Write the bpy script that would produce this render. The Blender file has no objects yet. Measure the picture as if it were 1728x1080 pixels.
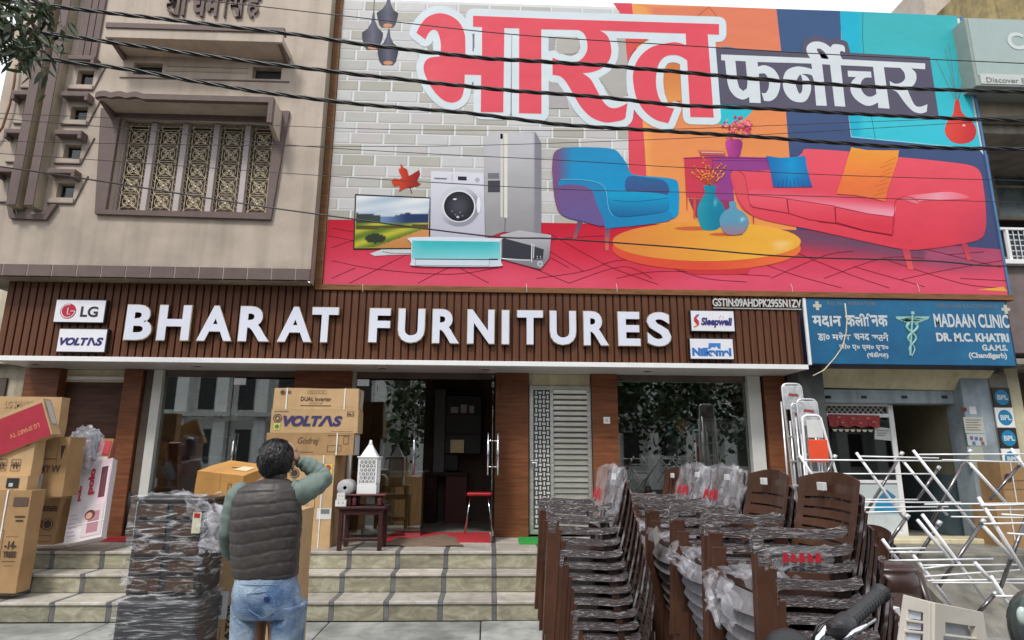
import bpy, bmesh, math, random
from mathutils import Vector, Matrix
from mathutils.geometry import delaunay_2d_cdt
R = math.radians
random.seed(7)
SC = bpy.context.scene
COL = SC.collection
FPX = 1046.33                                   # focal length in pixels of a 1728 px wide picture
CAM = Vector((0, 0, 1.55))
def _rot(p):
    rx, ry, rz = p
    yaw = Matrix.Rotation(ry, 3, 'Z'); pit = Matrix.Rotation(rx, 3, 'X'); rol = Matrix.Rotation(rz, 3, 'Y')
    return yaw @ pit @ rol
CM = _rot((0.218948, -0.0377232, -0.00565084))   # columns: right, forward, up
cd = bpy.data.cameras.new('camera'); cam = bpy.data.objects.new('camera', cd); COL.objects.link(cam)
cd.sensor_width = 36; cd.lens = FPX / 1728 * 36; cd.clip_start = 0.05; cd.clip_end = 600
mw = Matrix((CM.col[0], CM.col[2], -CM.col[1])).transposed().to_4x4(); mw.translation = CAM
cam.matrix_world = mw
SC.camera = cam
w = bpy.data.worlds.new('World'); SC.world = w; w.use_nodes = True
nt = w.node_tree; bg = nt.nodes['Background']
sky = nt.nodes.new('ShaderNodeTexSky'); sky.sky_type = 'NISHITA'; sky.sun_disc = False
SUN_EL, SUN_AZ = 52, 205                         # azimuth clockwise from +Y: the sun stands behind the viewer
sky.sun_elevation = R(SUN_EL); sky.sun_rotation = R(SUN_AZ); sky.altitude = 200; sky.air_density = 1.3; sky.dust_density = 3
ns = nt.nodes.new('ShaderNodeTexNoise'); ns.inputs['Scale'].default_value = 2.2; ns.inputs['Detail'].default_value = 6
tc = nt.nodes.new('ShaderNodeTexCoord'); nt.links.new(tc.outputs['Generated'], ns.inputs['Vector'])
rp = nt.nodes.new('ShaderNodeValToRGB'); rp.color_ramp.elements[0].position = .3; rp.color_ramp.elements[0].color = (.72, .72, .72, 1)
rp.color_ramp.elements[1].position = .62; rp.color_ramp.elements[1].color = (1, 1, 1, 1)
nt.links.new(ns.outputs['Fac'], rp.inputs['Fac'])
mx = nt.nodes.new('ShaderNodeMix'); mx.data_type = 'RGBA'; mx.inputs[7].default_value = (9.2, 9.6, 10.2, 1)
nt.links.new(rp.outputs['Color'], mx.inputs[0]); nt.links.new(sky.outputs['Color'], mx.inputs[6]); nt.links.new(mx.outputs[2], bg.inputs['Color'])
bg.inputs['Strength'].default_value = .105
sd = bpy.data.lights.new('sun', 'SUN'); sd.energy = 2.0; sd.angle = R(11); sd.color = (1, .96, .9)
so = bpy.data.objects.new('sun', sd); COL.objects.link(so)
so.rotation_euler = (R(90 - SUN_EL), 0, R(180 - SUN_AZ) + math.pi * 0)
_d = Vector((math.sin(R(SUN_AZ)) * math.cos(R(SUN_EL)), math.cos(R(SUN_AZ)) * math.cos(R(SUN_EL)), math.sin(R(SUN_EL))))
so.rotation_euler = _d.to_track_quat('Z', 'Y').to_euler()
SC.view_settings.view_transform = 'Standard'; SC.view_settings.look = 'None'; SC.view_settings.gamma = 1; SC.view_settings.use_curve_mapping = False
SC.view_settings.exposure = 0.42
try:
    SC.cycles.max_bounces = 7; SC.cycles.transparent_max_bounces = 24; SC.cycles.caustics_reflective = False; SC.cycles.caustics_refractive = False
except Exception: pass
def ray(x, y): return CM @ Vector(((x - 864) / FPX, 1, -(y - 540) / FPX))
def atY(x, y, Y):
    d = ray(x, y); return CAM + d * (Y / d.y)
def atZ(x, y, Z):
    d = ray(x, y); return CAM + d * ((Z - CAM.z) / d.z)
def atX(x, y, X):
    d = ray(x, y); return CAM + d * (X / d.x)
OFF = {}                                        # world offset of each thing's local frame
def link(o): COL.objects.link(o); return o
def tag(o, label=None, cat=None, group=None, kind=None):
    if label: o['label'] = label
    if cat: o['category'] = cat
    if group: o['group'] = group
    if kind: o['kind'] = kind
    return o
def thing(name, label, cat, loc=(0, 0, 0), rz=0, group=None, kind=None):
    o = bpy.data.objects.new(name, None); link(o); o.location = loc; o.rotation_euler = (0, 0, rz); o.empty_display_size = .1
    OFF[o.name] = Vector(loc) if rz == 0 else Vector((0, 0, 0))
    return tag(o, label, cat, group, kind)
def children(o): return [c for c in COL.objects if c.parent == o]
def dup(root, loc, rz=None, label=None, group=None, kids=None):
    r = root.copy(); link(r); r.location = loc
    if rz is not None: r.rotation_euler = (0, 0, rz)
    if label: r['label'] = label
    if group: r['group'] = group
    for ch in (kids or root.children):
        c = ch.copy(); link(c); c.parent = r
        for g in ch.children:
            d = g.copy(); link(d); d.parent = c
    return r
class MB:
    def __init__(s): s.v = []; s.f = []; s.m = []; s.c = None; s.mi = 0
    def add(s, vs, fs):
        n = len(s.v); s.v += [tuple(v) for v in vs]; s.f += [tuple(i + n for i in f) for f in fs]; s.m += [s.mi] * len(fs); return s
    def box(s, a, b):
        x0, y0, z0 = [min(a[i], b[i]) for i in range(3)]; x1, y1, z1 = [max(a[i], b[i]) for i in range(3)]
        return s.add([(x0, y0, z0), (x1, y0, z0), (x1, y1, z0), (x0, y1, z0), (x0, y0, z1), (x1, y0, z1), (x1, y1, z1), (x0, y1, z1)],
                     [(0, 3, 2, 1), (4, 5, 6, 7), (0, 1, 5, 4), (1, 2, 6, 5), (2, 3, 7, 6), (3, 0, 4, 7)])
    def bbox(s, a, b, r=.01):                   # box with chamfered vertical and horizontal edges
        bm = bmesh.new(); x0, y0, z0 = [min(a[i], b[i]) for i in range(3)]; x1, y1, z1 = [max(a[i], b[i]) for i in range(3)]
        bmesh.ops.create_cube(bm, size=1)
        for v in bm.verts: v.co = Vector((x0 + (v.co.x + .5) * (x1 - x0), y0 + (v.co.y + .5) * (y1 - y0), z0 + (v.co.z + .5) * (z1 - z0)))
        bmesh.ops.bevel(bm, geom=bm.edges[:], offset=r, segments=2, affect='EDGES', profile=.5)
        return s.frombm(bm)
    def frombm(s, bm):
        bm.verts.index_update(); vs = [v.co.copy() for v in bm.verts]; fs = [[v.index for v in f.verts] for f in bm.faces]; bm.free(); return s.add(vs, fs)
    def bar(s, p, q, w, h=None, up=(0, 0, 1)):  # square bar between two points
        p = Vector(p); q = Vector(q); h = h or w; d = (q - p).normalized(); u = Vector(up)
        if abs(d.dot(u)) > .98: u = Vector((1, 0, 0))
        a = d.cross(u).normalized() * (w / 2); b = a.cross(d).normalized() * (h / 2)
        vs = [o + e for o in (p, q) for e in (-a - b, a - b, a + b, -a + b)]
        return s.add(vs, [(3, 2, 1, 0), (4, 5, 6, 7), (0, 1, 5, 4), (1, 2, 6, 5), (2, 3, 7, 6), (3, 0, 4, 7)])
    def tube(s, pts, r, n=8, closed=False, caps=True):
        pts = [Vector(p) for p in pts]; N = len(pts); rs = r if isinstance(r, (list, tuple)) else [r] * N
        vs = []; a = None
        for i, p in enumerate(pts):
            t = (pts[(i + 1) % N] - pts[i - 1]) if closed else (pts[min(i + 1, N - 1)] - pts[max(i - 1, 0)])
            t.normalize()
            if a is None: a = t.cross(Vector((0, 0, 1)) if abs(t.z) < .9 else Vector((1, 0, 0))).normalized()
            a = (a - t * a.dot(t)).normalized(); b = t.cross(a)
            for k in range(n):
                th = 2 * math.pi * k / n; vs.append(p + (a * math.cos(th) + b * math.sin(th)) * rs[i])
        fs = []
        for i in range(N if closed else N - 1):
            j = (i + 1) % N
            for k in range(n):
                l = (k + 1) % n; fs.append((i * n + k, i * n + l, j * n + l, j * n + k))
        if caps and not closed: fs += [tuple(range(n))[::-1], tuple((N - 1) * n + k for k in range(n))]
        return s.add(vs, fs)
    def lathe(s, prof, c=(0, 0, 0), n=16, sx=1, sy=1):
        vs = []; N = len(prof)
        for r, z in prof:
            for k in range(n):
                th = 2 * math.pi * k / n; vs.append((c[0] + r * sx * math.cos(th), c[1] + r * sy * math.sin(th), c[2] + z))
        fs = [(i * n + k, i * n + (k + 1) % n, (i + 1) * n + (k + 1) % n, (i + 1) * n + k) for i in range(N - 1) for k in range(n)]
        if prof[0][0] > 1e-5: fs.append(tuple(range(n))[::-1])
        if prof[-1][0] > 1e-5: fs.append(tuple((N - 1) * n + k for k in range(n)))
        return s.add(vs, fs)
    def prism(s, poly, y0, y1):                 # polygon in (x, z) pushed from y0 to y1
        n = len(poly); vs = [(p[0], y0, p[1]) for p in poly] + [(p[0], y1, p[1]) for p in poly]
        return s.add(vs, [tuple(range(n)), tuple(range(2 * n - 1, n - 1, -1))] + [(i, (i + 1) % n, n + (i + 1) % n, n + i) for i in range(n)])
    def quad(s, a, b, c, d): return s.add([a, b, c, d], [(0, 1, 2, 3)])
    def xf(s, M, start=0):
        for i in range(start, len(s.v)): s.v[i] = tuple(M @ Vector(s.v[i]))
        return s
    def build(s, name, mats, parent=None, smooth=False, world=False, bevel=0, solid=0):
        me = bpy.data.meshes.new(name)
        off = Vector((0, 0, 0))
        if world and parent is not None:
            r = parent
            while r.parent: r = r.parent
            off = OFF.get(r.name, off)
        me.from_pydata([Vector(v) - off for v in s.v], [], s.f)
        if not isinstance(mats, (list, tuple)): mats = [mats]
        for m in mats: me.materials.append(m)
        me.polygons.foreach_set('material_index', s.m)
        if smooth: me.polygons.foreach_set('use_smooth', [True] * len(s.f))
        if s.c:
            at = me.color_attributes.new('Col', 'FLOAT_COLOR', 'POINT')
            fl = []
            for c in s.c: fl += [c[0], c[1], c[2], 1]
            at.data.foreach_set('color', fl)
        me.update(); o = bpy.data.objects.new(name, me); link(o)
        if parent is not None: o.parent = parent
        if bevel:
            b = o.modifiers.new('bevel', 'BEVEL'); b.width = bevel; b.segments = 2; b.limit_method = 'ANGLE'
        if smooth and smooth != 2:
            try: me.shade_smooth() if False else None
            except Exception: pass
        return o
def inst(src, parent, loc=(0, 0, 0), rot=None, name=None, scale=None):
    o = bpy.data.objects.new(name or src.name.split('.')[0], src.data); link(o); o.parent = parent; o.location = loc
    if rot: o.rotation_euler = rot
    if scale: o.scale = scale
    return o
def lin(c):
    def f(u):
        u = u / 255
        return u / 12.92 if u <= .04045 else ((u + .055) / 1.055) ** 2.4
    return tuple(f(u) for u in c[:3])
MATS = {}
def mat(name, col, rough=.6, metal=0, var=.15, scale=6, bump=.0, bscale=60, col2=None, stretch=None, spec=.5, coat=0, alpha=1, dirt=0):
    """principled material: two colours mixed by noise, fine bump"""
    if name in MATS: return MATS[name]
    m = bpy.data.materials.new(name); m.use_nodes = True; t = m.node_tree; b = t.nodes['Principled BSDF']
    b.inputs['Roughness'].default_value = rough; b.inputs['Metallic'].default_value = metal
    b.inputs['Specular IOR Level'].default_value = spec; b.inputs['Coat Weight'].default_value = coat; b.inputs['Alpha'].default_value = alpha
    c1 = tuple(max(0, c * (1 - var)) for c in col); c2 = col2 or tuple(min(1, c * (1 + var)) for c in col)
    co = t.nodes.new('ShaderNodeTexCoord'); mp = t.nodes.new('ShaderNodeMapping'); t.links.new(co.outputs['Object'], mp.inputs['Vector'])
    if stretch: mp.inputs['Scale'].default_value = stretch
    n1 = t.nodes.new('ShaderNodeTexNoise'); n1.inputs['Scale'].default_value = scale; n1.inputs['Detail'].default_value = 6; n1.inputs['Roughness'].default_value = .62
    t.links.new(mp.outputs['Vector'], n1.inputs['Vector'])
    r = t.nodes.new('ShaderNodeValToRGB'); r.color_ramp.elements[0].position = .32; r.color_ramp.elements[1].position = .68
    r.color_ramp.elements[0].color = (*c1, 1); r.color_ramp.elements[1].color = (*c2, 1)
    t.links.new(n1.outputs['Fac'], r.inputs['Fac']); out = r.outputs['Color']
    oi = t.nodes.new('ShaderNodeObjectInfo')
    hv = t.nodes.new('ShaderNodeHueSaturation'); mr = t.nodes.new('ShaderNodeMapRange'); mr.inputs[3].default_value = 1 - var * .5; mr.inputs[4].default_value = 1 + var * .5
    t.links.new(oi.outputs['Random'], mr.inputs[0]); t.links.new(mr.outputs[0], hv.inputs['Value']); t.links.new(out, hv.inputs['Color']); out = hv.outputs['Color']
    if dirt:
        n3 = t.nodes.new('ShaderNodeTexNoise'); n3.inputs['Scale'].default_value = 1.3; n3.inputs['Detail'].default_value = 8; t.links.new(co.outputs['Object'], n3.inputs['Vector'])
        r3 = t.nodes.new('ShaderNodeValToRGB'); r3.color_ramp.elements[0].position = .38; r3.color_ramp.elements[0].color = (1 - dirt,) * 3 + (1,); r3.color_ramp.elements[1].position = .6; r3.color_ramp.elements[1].color = (1, 1, 1, 1)
        t.links.new(n3.outputs['Fac'], r3.inputs['Fac'])
        mm = t.nodes.new('ShaderNodeMix'); mm.data_type = 'RGBA'; mm.blend_type = 'MULTIPLY'; mm.inputs[0].default_value = 1
        t.links.new(out, mm.inputs[6]); t.links.new(r3.outputs['Color'], mm.inputs[7]); out = mm.outputs[2]
        m4 = t.nodes.new('ShaderNodeMapping'); m4.inputs['Scale'].default_value = (7, 7, .45); t.links.new(co.outputs['Object'], m4.inputs[0]); n4 = t.nodes.new('ShaderNodeTexNoise'); n4.inputs['Scale'].default_value = 1; n4.inputs['Detail'].default_value = 7; t.links.new(m4.outputs[0], n4.inputs[0])
        r4 = t.nodes.new('ShaderNodeValToRGB'); r4.color_ramp.elements[0].position = .34; r4.color_ramp.elements[0].color = (1 - dirt * .9,) * 3 + (1,); r4.color_ramp.elements[1].position = .52; r4.color_ramp.elements[1].color = (1, 1, 1, 1); t.links.new(n4.outputs['Fac'], r4.inputs[0])
        m5 = t.nodes.new('ShaderNodeMix'); m5.data_type = 'RGBA'; m5.blend_type = 'MULTIPLY'; m5.inputs[0].default_value = .9; t.links.new(out, m5.inputs[6]); t.links.new(r4.outputs['Color'], m5.inputs[7]); out = m5.outputs[2]
    t.links.new(out, b.inputs['Base Color'])
    if bump:
        n2 = t.nodes.new('ShaderNodeTexNoise'); n2.inputs['Scale'].default_value = bscale; n2.inputs['Detail'].default_value = 5; t.links.new(mp.outputs['Vector'], n2.inputs['Vector'])
        bp = t.nodes.new('ShaderNodeBump'); bp.inputs['Strength'].default_value = min(1, bump); bp.inputs['Distance'].default_value = .01
        t.links.new(n2.outputs['Fac'], bp.inputs['Height']); t.links.new(bp.outputs['Normal'], b.inputs['Normal'])
    MATS[name] = m; return m
def wood(name, ca, cb, axis='z', scale=1.0, rough=.45):
    s = {'x': (1.2, 14, 14), 'y': (14, 1.2, 14), 'z': (14, 14, 1.2)}[axis]
    return mat(name, ca, rough, var=.1, scale=2.2 * scale, bump=.12, bscale=9, col2=cb, stretch=s, spec=.22)
def glass(name, tint=(.75, .8, .78), refl=.0, rough=.0):
    m = bpy.data.materials.new(name); m.use_nodes = True; t = m.node_tree; t.nodes.clear()
    o = t.nodes.new('ShaderNodeOutputMaterial'); mxs = t.nodes.new('ShaderNodeMixShader'); tr = t.nodes.new('ShaderNodeBsdfTransparent'); gl = t.nodes.new('ShaderNodeBsdfGlossy')
    fr = t.nodes.new('ShaderNodeFresnel'); fr.inputs['IOR'].default_value = 1.5; ad = t.nodes.new('ShaderNodeMath'); ad.operation = 'ADD'; ad.inputs[1].default_value = refl; ad.use_clamp = True
    tr.inputs['Color'].default_value = (*tint, 1); gl.inputs['Roughness'].default_value = rough; gl.inputs['Color'].default_value = (.95, .97, .96, 1)
    t.links.new(fr.outputs[0], ad.inputs[0]); t.links.new(ad.outputs[0], mxs.inputs[0]); t.links.new(tr.outputs[0], mxs.inputs[1]); t.links.new(gl.outputs[0], mxs.inputs[2]); t.links.new(mxs.outputs[0], o.inputs[0])
    MATS[name] = m; return m
def film(name, base=.12, streak=.5, scale=7, stretch=(1, 1, 6), tint=(.9, .92, .95)):
    """cling film: clear, glossy, with whitish stretched streaks and wrinkles"""
    m = bpy.data.materials.new(name); m.use_nodes = True; t = m.node_tree; t.nodes.clear(); L = t.links.new
    o = t.nodes.new('ShaderNodeOutputMaterial'); co = t.nodes.new('ShaderNodeTexCoord'); mp = t.nodes.new('ShaderNodeMapping'); mp.inputs['Scale'].default_value = stretch
    L(co.outputs['Object'], mp.inputs['Vector'])
    n = t.nodes.new('ShaderNodeTexNoise'); n.inputs['Scale'].default_value = scale; n.inputs['Detail'].default_value = 5; n.inputs['Distortion'].default_value = 1.2; L(mp.outputs[0], n.inputs['Vector'])
    r = t.nodes.new('ShaderNodeValToRGB'); e = r.color_ramp.elements; e[0].position = .5; e[0].color = (base,) * 3 + (1,); e[1].position = .72; e[1].color = (base + streak,) * 3 + (1,)
    L(n.outputs['Fac'], r.inputs['Fac'])
    bp = t.nodes.new('ShaderNodeBump'); bp.inputs['Strength'].default_value = .9; bp.inputs['Distance'].default_value = .02; L(n.outputs['Fac'], bp.inputs['Height'])
    tr = t.nodes.new('ShaderNodeBsdfTransparent'); pb = t.nodes.new('ShaderNodeBsdfPrincipled'); pb.inputs['Base Color'].default_value = (*tint, 1); pb.inputs['Roughness'].default_value = .18; pb.inputs['Specular IOR Level'].default_value = .8
    L(bp.outputs[0], pb.inputs['Normal']); mxs = t.nodes.new('ShaderNodeMixShader'); L(r.outputs[0], mxs.inputs[0]); L(tr.outputs[0], mxs.inputs[1]); L(pb.outputs[0], mxs.inputs[2]); L(mxs.outputs[0], o.inputs[0])
    MATS[name] = m; return m
def printmat(name, rough=.5, bump=0, k=1.0):
    m = bpy.data.materials.new(name); m.use_nodes = True; t = m.node_tree; b = t.nodes['Principled BSDF']; L = t.links.new
    a = t.nodes.new('ShaderNodeVertexColor'); a.layer_name = 'Col'; L(a.outputs['Color'], b.inputs['Base Color']); b.inputs['Roughness'].default_value = rough; b.inputs['Specular IOR Level'].default_value = .12
    if bump:
        co = t.nodes.new('ShaderNodeTexCoord'); n = t.nodes.new('ShaderNodeTexNoise'); n.inputs['Scale'].default_value = 1.1; n.inputs['Detail'].default_value = 3; L(co.outputs['Object'], n.inputs['Vector'])
        bp = t.nodes.new('ShaderNodeBump'); bp.inputs['Strength'].default_value = bump; bp.inputs['Distance'].default_value = .05; L(n.outputs['Fac'], bp.inputs['Height']); L(bp.outputs[0], b.inputs['Normal'])
    MATS[name] = m; return m
M = MATS
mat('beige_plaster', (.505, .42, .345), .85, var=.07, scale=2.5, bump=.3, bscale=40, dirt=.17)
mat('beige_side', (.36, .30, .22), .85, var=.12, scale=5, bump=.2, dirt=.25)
mat('mauve_paint', (.145, .102, .093), .75, var=.1, scale=8, bump=.15)
mat('grey_stone', (.33, .29, .24), .8, var=.2, scale=3, bump=.4, dirt=.3)
mat('white_alu', (.80, .80, .80), .35, var=.03)
mat('soffit', (.62, .62, .62), .4, var=.04)
mat('grille_cream', (.60, .52, .38), .6, var=.15, scale=30)
mat('grille_white', (.44, .38, .37), .5, var=.05)
mat('rust', (.16, .075, .04), .9, var=.3, scale=10, bump=.3)
wood('slat_wood', (.098, .037, .018), (.148, .060, .030), 'z', 1, .5)
wood('slat_back', (.045, .012, .006), (.06, .018, .009), 'z')
wood('pillar_wood', (.13, .045, .020), (.235, .088, .040), 'x', .9, .4)
wood('panel_wood', (.06, .026, .016), (.12, .052, .034), 'x', .9, .45)
wood('counter_wood', (.36, .19, .07), (.58, .32, .13), 'z', 1, .45)
wood('frame_wood', (.15, .065, .025), (.26, .12, .05), 'x', 1.5, .5)
wood('dark_table_wood', (.030, .012, .012), (.06, .024, .022), 'x', 1.5, .35)
mat('acrylic_white', (.74, .76, .86), .3, var=.02)
mat('gold_edge', (.50, .38, .22), .3, .9, var=.25, scale=30)
mat('black_plastic', (.015, .015, .016), .45, var=.2)
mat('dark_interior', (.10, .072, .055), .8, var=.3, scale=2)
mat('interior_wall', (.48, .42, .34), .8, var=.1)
mat('interior_floor', (.33, .32, .29), .25, var=.15, scale=3)
mat('jamb_white', (.58, .58, .54), .5, var=.05)
mat('steel', (.60, .61, .58), .42, .9, var=.2, scale=5, bump=.05, stretch=(1, 1, 8))
mat('chrome', (.8, .8, .82), .12, 1, var=.03)
mat('alu', (.68, .69, .70), .35, .7, var=.08, scale=20)
mat('cable_black', (.016, .015, .015), .32, var=.3, bump=.1)
mat('black_strip', (.13, .13, .135), .4, var=.2, scale=12)
mat('asphalt', (.055, .055, .057), .9, var=.2, scale=30, bump=.5)
mat('slab', (.30, .31, .29), .6, var=.22, scale=2.6, bump=.25, bscale=80, dirt=.3)
mat('cement', (.24, .225, .19), .9, var=.2, scale=4, bump=.6, bscale=50, dirt=.4)
mat('cream_paint', (.66, .59, .40), .8, var=.12, scale=3, dirt=.22, bump=.1)
mat('blue_paint', (.32, .38, .42), .55, var=.15, scale=6, dirt=.25)
mat('paper', (.62, .62, .60), .8, var=.08, scale=9)
mat('red_mat', (.42, .022, .03), .95, var=.2, scale=40, bump=.5, bscale=300)
mat('green_mat', (.02, .30, .045), .95, var=.2, scale=40, bump=.5, bscale=300)
mat('brown_cloth', (.19, .125, .085), .95, var=.25, scale=20, bump=.6, bscale=120)
glass('shop_glass', (.84, .88, .85), .14); glass('window_glass', (.22, .25, .24), .02, .02)
printmat('banner_print', .42, .7); printmat('flat_print', .55)
_mk = {}
def flatmat(rgb, rough=.6, srgb=True, k=.9):
    key = (tuple(rgb), rough)
    if key not in _mk:
        c = lin(rgb) if srgb else rgb; c = tuple(x * k for x in c)
        _mk[key] = mat('ink_%02x%02x%02x' % tuple(int(x) for x in rgb) + ('' if rough == .6 else '_r%d' % int(rough * 100)), c, rough, var=.03)
    return _mk[key]
def marble(name, a, b, c):
    m = bpy.data.materials.new(name); m.use_nodes = True; t = m.node_tree; L = t.links.new; p = t.nodes['Principled BSDF']; p.inputs['Roughness'].default_value = .38
    co = t.nodes.new('ShaderNodeTexCoord'); oi = t.nodes.new('ShaderNodeObjectInfo')
    mp = t.nodes.new('ShaderNodeMapping'); L(co.outputs['Object'], mp.inputs['Vector'])
    cx = t.nodes.new('ShaderNodeCombineXYZ'); mu = t.nodes.new('ShaderNodeMath'); mu.operation = 'MULTIPLY'; mu.inputs[1].default_value = 37; L(oi.outputs['Random'], mu.inputs[0])
    for i in range(3): L(mu.outputs[0], cx.inputs[i])
    L(cx.outputs[0], mp.inputs['Location'])
    rt = t.nodes.new('ShaderNodeCombineXYZ'); m2 = t.nodes.new('ShaderNodeMath'); m2.operation = 'MULTIPLY'; m2.inputs[1].default_value = 9.4; L(oi.outputs['Random'], m2.inputs[0]); L(m2.outputs[0], rt.inputs[1]); L(rt.outputs[0], mp.inputs['Rotation'])
    mp.inputs['Scale'].default_value = (1.6, 1.6, 3.6)
    n = t.nodes.new('ShaderNodeTexNoise'); n.inputs['Scale'].default_value = 2.6; n.inputs['Detail'].default_value = 12; n.inputs['Roughness'].default_value = .72; n.inputs['Distortion'].default_value = 1.1; L(mp.outputs[0], n.inputs['Vector'])
    r = t.nodes.new('ShaderNodeValToRGB'); e = r.color_ramp.elements; e[0].position = .3; e[0].color = (*a, 1); e[1].position = .5; e[1].color = (*b, 1); x = e.new(.64); x.color = (*c, 1); x = e.new(.74); x.color = (*a, 1)
    L(n.outputs['Fac'], r.inputs[0]); hv = t.nodes.new('ShaderNodeHueSaturation'); mr = t.nodes.new('ShaderNodeMapRange'); mr.inputs[3].default_value = .72; mr.inputs[4].default_value = 1.15
    wn = t.nodes.new('ShaderNodeMath'); wn.operation = 'FRACT'; L(mu.outputs[0], wn.inputs[0]); L(wn.outputs[0], mr.inputs[0]); L(mr.outputs[0], hv.inputs['Value']); L(r.outputs[0], hv.inputs['Color']); L(hv.outputs[0], p.inputs['Base Color'])
    MATS[name] = m; return m
marble('riser_marble', (.155, .135, .105), (.29, .27, .19), (.42, .40, .30))
marble('tread_marble', (.30, .26, .24), (.44, .40, .34), (.55, .52, .50))
_tc = {}
def textmesh(s, bold=0.0, shear=0.0, depth=0.0, res=4):
    key = (s, bold, shear, depth)
    if key not in _tc:
        cu = bpy.data.curves.new('lettering', 'FONT'); cu.body = s; cu.offset = bold; cu.shear = shear; cu.resolution_u = res; cu.extrude = depth; cu.size = 1
        o = bpy.data.objects.new('lettering', cu); link(o); bpy.context.view_layer.update()
        dg = bpy.context.evaluated_depsgraph_get(); me = o.evaluated_get(dg).to_mesh()
        vs = [v.co.copy() for v in me.vertices]; fs = [tuple(p.vertices) for p in me.polygons]
        o.evaluated_get(dg).to_mesh_clear(); bpy.data.objects.remove(o); bpy.data.curves.remove(cu)
        xs = [v.x for v in vs]; ys = [v.y for v in vs]
        _tc[key] = (vs, fs, (min(xs), min(ys), max(xs), max(ys)))
    return _tc[key]
def words(s, O, U, V, bold=0, shear=0, depth=0.0, off=.0015, fit=True, mb=None, dscale=1, flip=False):
    """lettering fitted into the parallelogram O (bottom left), O+U (bottom right), O+V (top left); normal = U x V"""
    vs, fs, (x0, y0, x1, y1) = textmesh(s, bold, shear, depth)
    O = Vector(O); U = Vector(U); V = Vector(V); N = U.cross(V).normalized(); mb = mb or MB(); out = []
    for v in vs:
        u = (v.x - x0) / (x1 - x0); t = (v.y - y0) / (y1 - y0)
        if flip: u, t = 1 - u, 1 - t
        out.append(O + U * u + V * t + N * (off + (v.z + depth) * dscale))
    mb.add(out, fs); return mb
def front_words(s, Y, x0, y0, x1, y1, **k):
    """lettering on a plane facing the viewer (y = Y), from photo pixel (x0,y0) top left to (x1,y1) bottom right"""
    a = atY(x0, y1, Y); b = atY(x1, y1, Y); c = atY(x0, y0, Y); b2 = atY(x1, y0, Y)
    zb = (a.z + b.z) / 2; zt = (c.z + b2.z) / 2; xa = (a.x + c.x) / 2; xb = (b.x + b2.x) / 2
    return words(s, (xa, Y, zb), (xb - xa, 0, 0), (0, 0, zt - zb), **k)
def prect(Y, x0, y0, x1, y1):
    a = atY((x0 + x1) / 2, y1, Y); c = atY((x0 + x1) / 2, y0, Y); l = atY(x0, (y0 + y1) / 2, Y); r = atY(x1, (y0 + y1) / 2, Y)
    return l.x, a.z, r.x, c.z                    # x0, z0, x1, z1
def wall_holes(mb, x0, x1, z0, z1, Y, depth, holes):
    xs = sorted(set([x0, x1] + [h[0] for h in holes] + [h[2] for h in holes])); zs = sorted(set([z0, z1] + [h[1] for h in holes] + [h[3] for h in holes]))
    for i in range(len(xs) - 1):
        for j in range(len(zs) - 1):
            cx = (xs[i] + xs[i + 1]) / 2; cz = (zs[j] + zs[j + 1]) / 2
            if any(h[0] < cx < h[2] and h[1] < cz < h[3] for h in holes): continue
            mb.quad((xs[i], Y, zs[j]), (xs[i + 1], Y, zs[j]), (xs[i + 1], Y, zs[j + 1]), (xs[i], Y, zs[j + 1]))
    for a, b, c, d in holes:
        mb.quad((a, Y, b), (a, Y, d), (a, Y + depth, d), (a, Y + depth, b)); mb.quad((c, Y, b), (c, Y + depth, b), (c, Y + depth, d), (c, Y, d))
        mb.quad((a, Y, b), (a, Y + depth, b), (c, Y + depth, b), (c, Y, b)); mb.quad((a, Y, d), (c, Y, d), (c, Y + depth, d), (a, Y + depth, d))
g = MB(); g.quad((-90, -90, -.03), (90, -90, -.03), (90, 60, -.03), (-90, 60, -.03)); tag(g.build('ground', M['asphalt']), kind='structure')
pv = thing('pavement', None, None, (0, 0, 0), kind='structure')
xs = [-9, -7.4, -5.55, -3.58, -1.5, -.04, 1.9, 3.7, 5.6, 7.6, 9.6]; ys = [2.2, 3.5, 4.85, 6.53]
for i in range(len(xs) - 1):
    for j in range(3):
        MB().bbox((xs[i] + .006, ys[j] + .006, -.06), (xs[i + 1] - .006, ys[j + 1] - .006, random.uniform(-.003, .003)), .006).build('slab', M['slab'], pv)
PZ = .545; RY = [6.54, 6.95, 7.24]; RZ = [.181, .366, PZ]; XL = [-6.0, -5.55, -5.12]; XR = [4.15, 4.1, 4.1]
st = thing('entrance_steps', None, None, (0, 6.5, 0), kind='structure')
core = MB()
for k in range(3): core.box((XL[k] + .01, RY[k] + .02, -.05), (XR[k] - .01, 8.5, RZ[k] - .032))
core.build('step_core', M['cement'], st, world=True)
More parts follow.
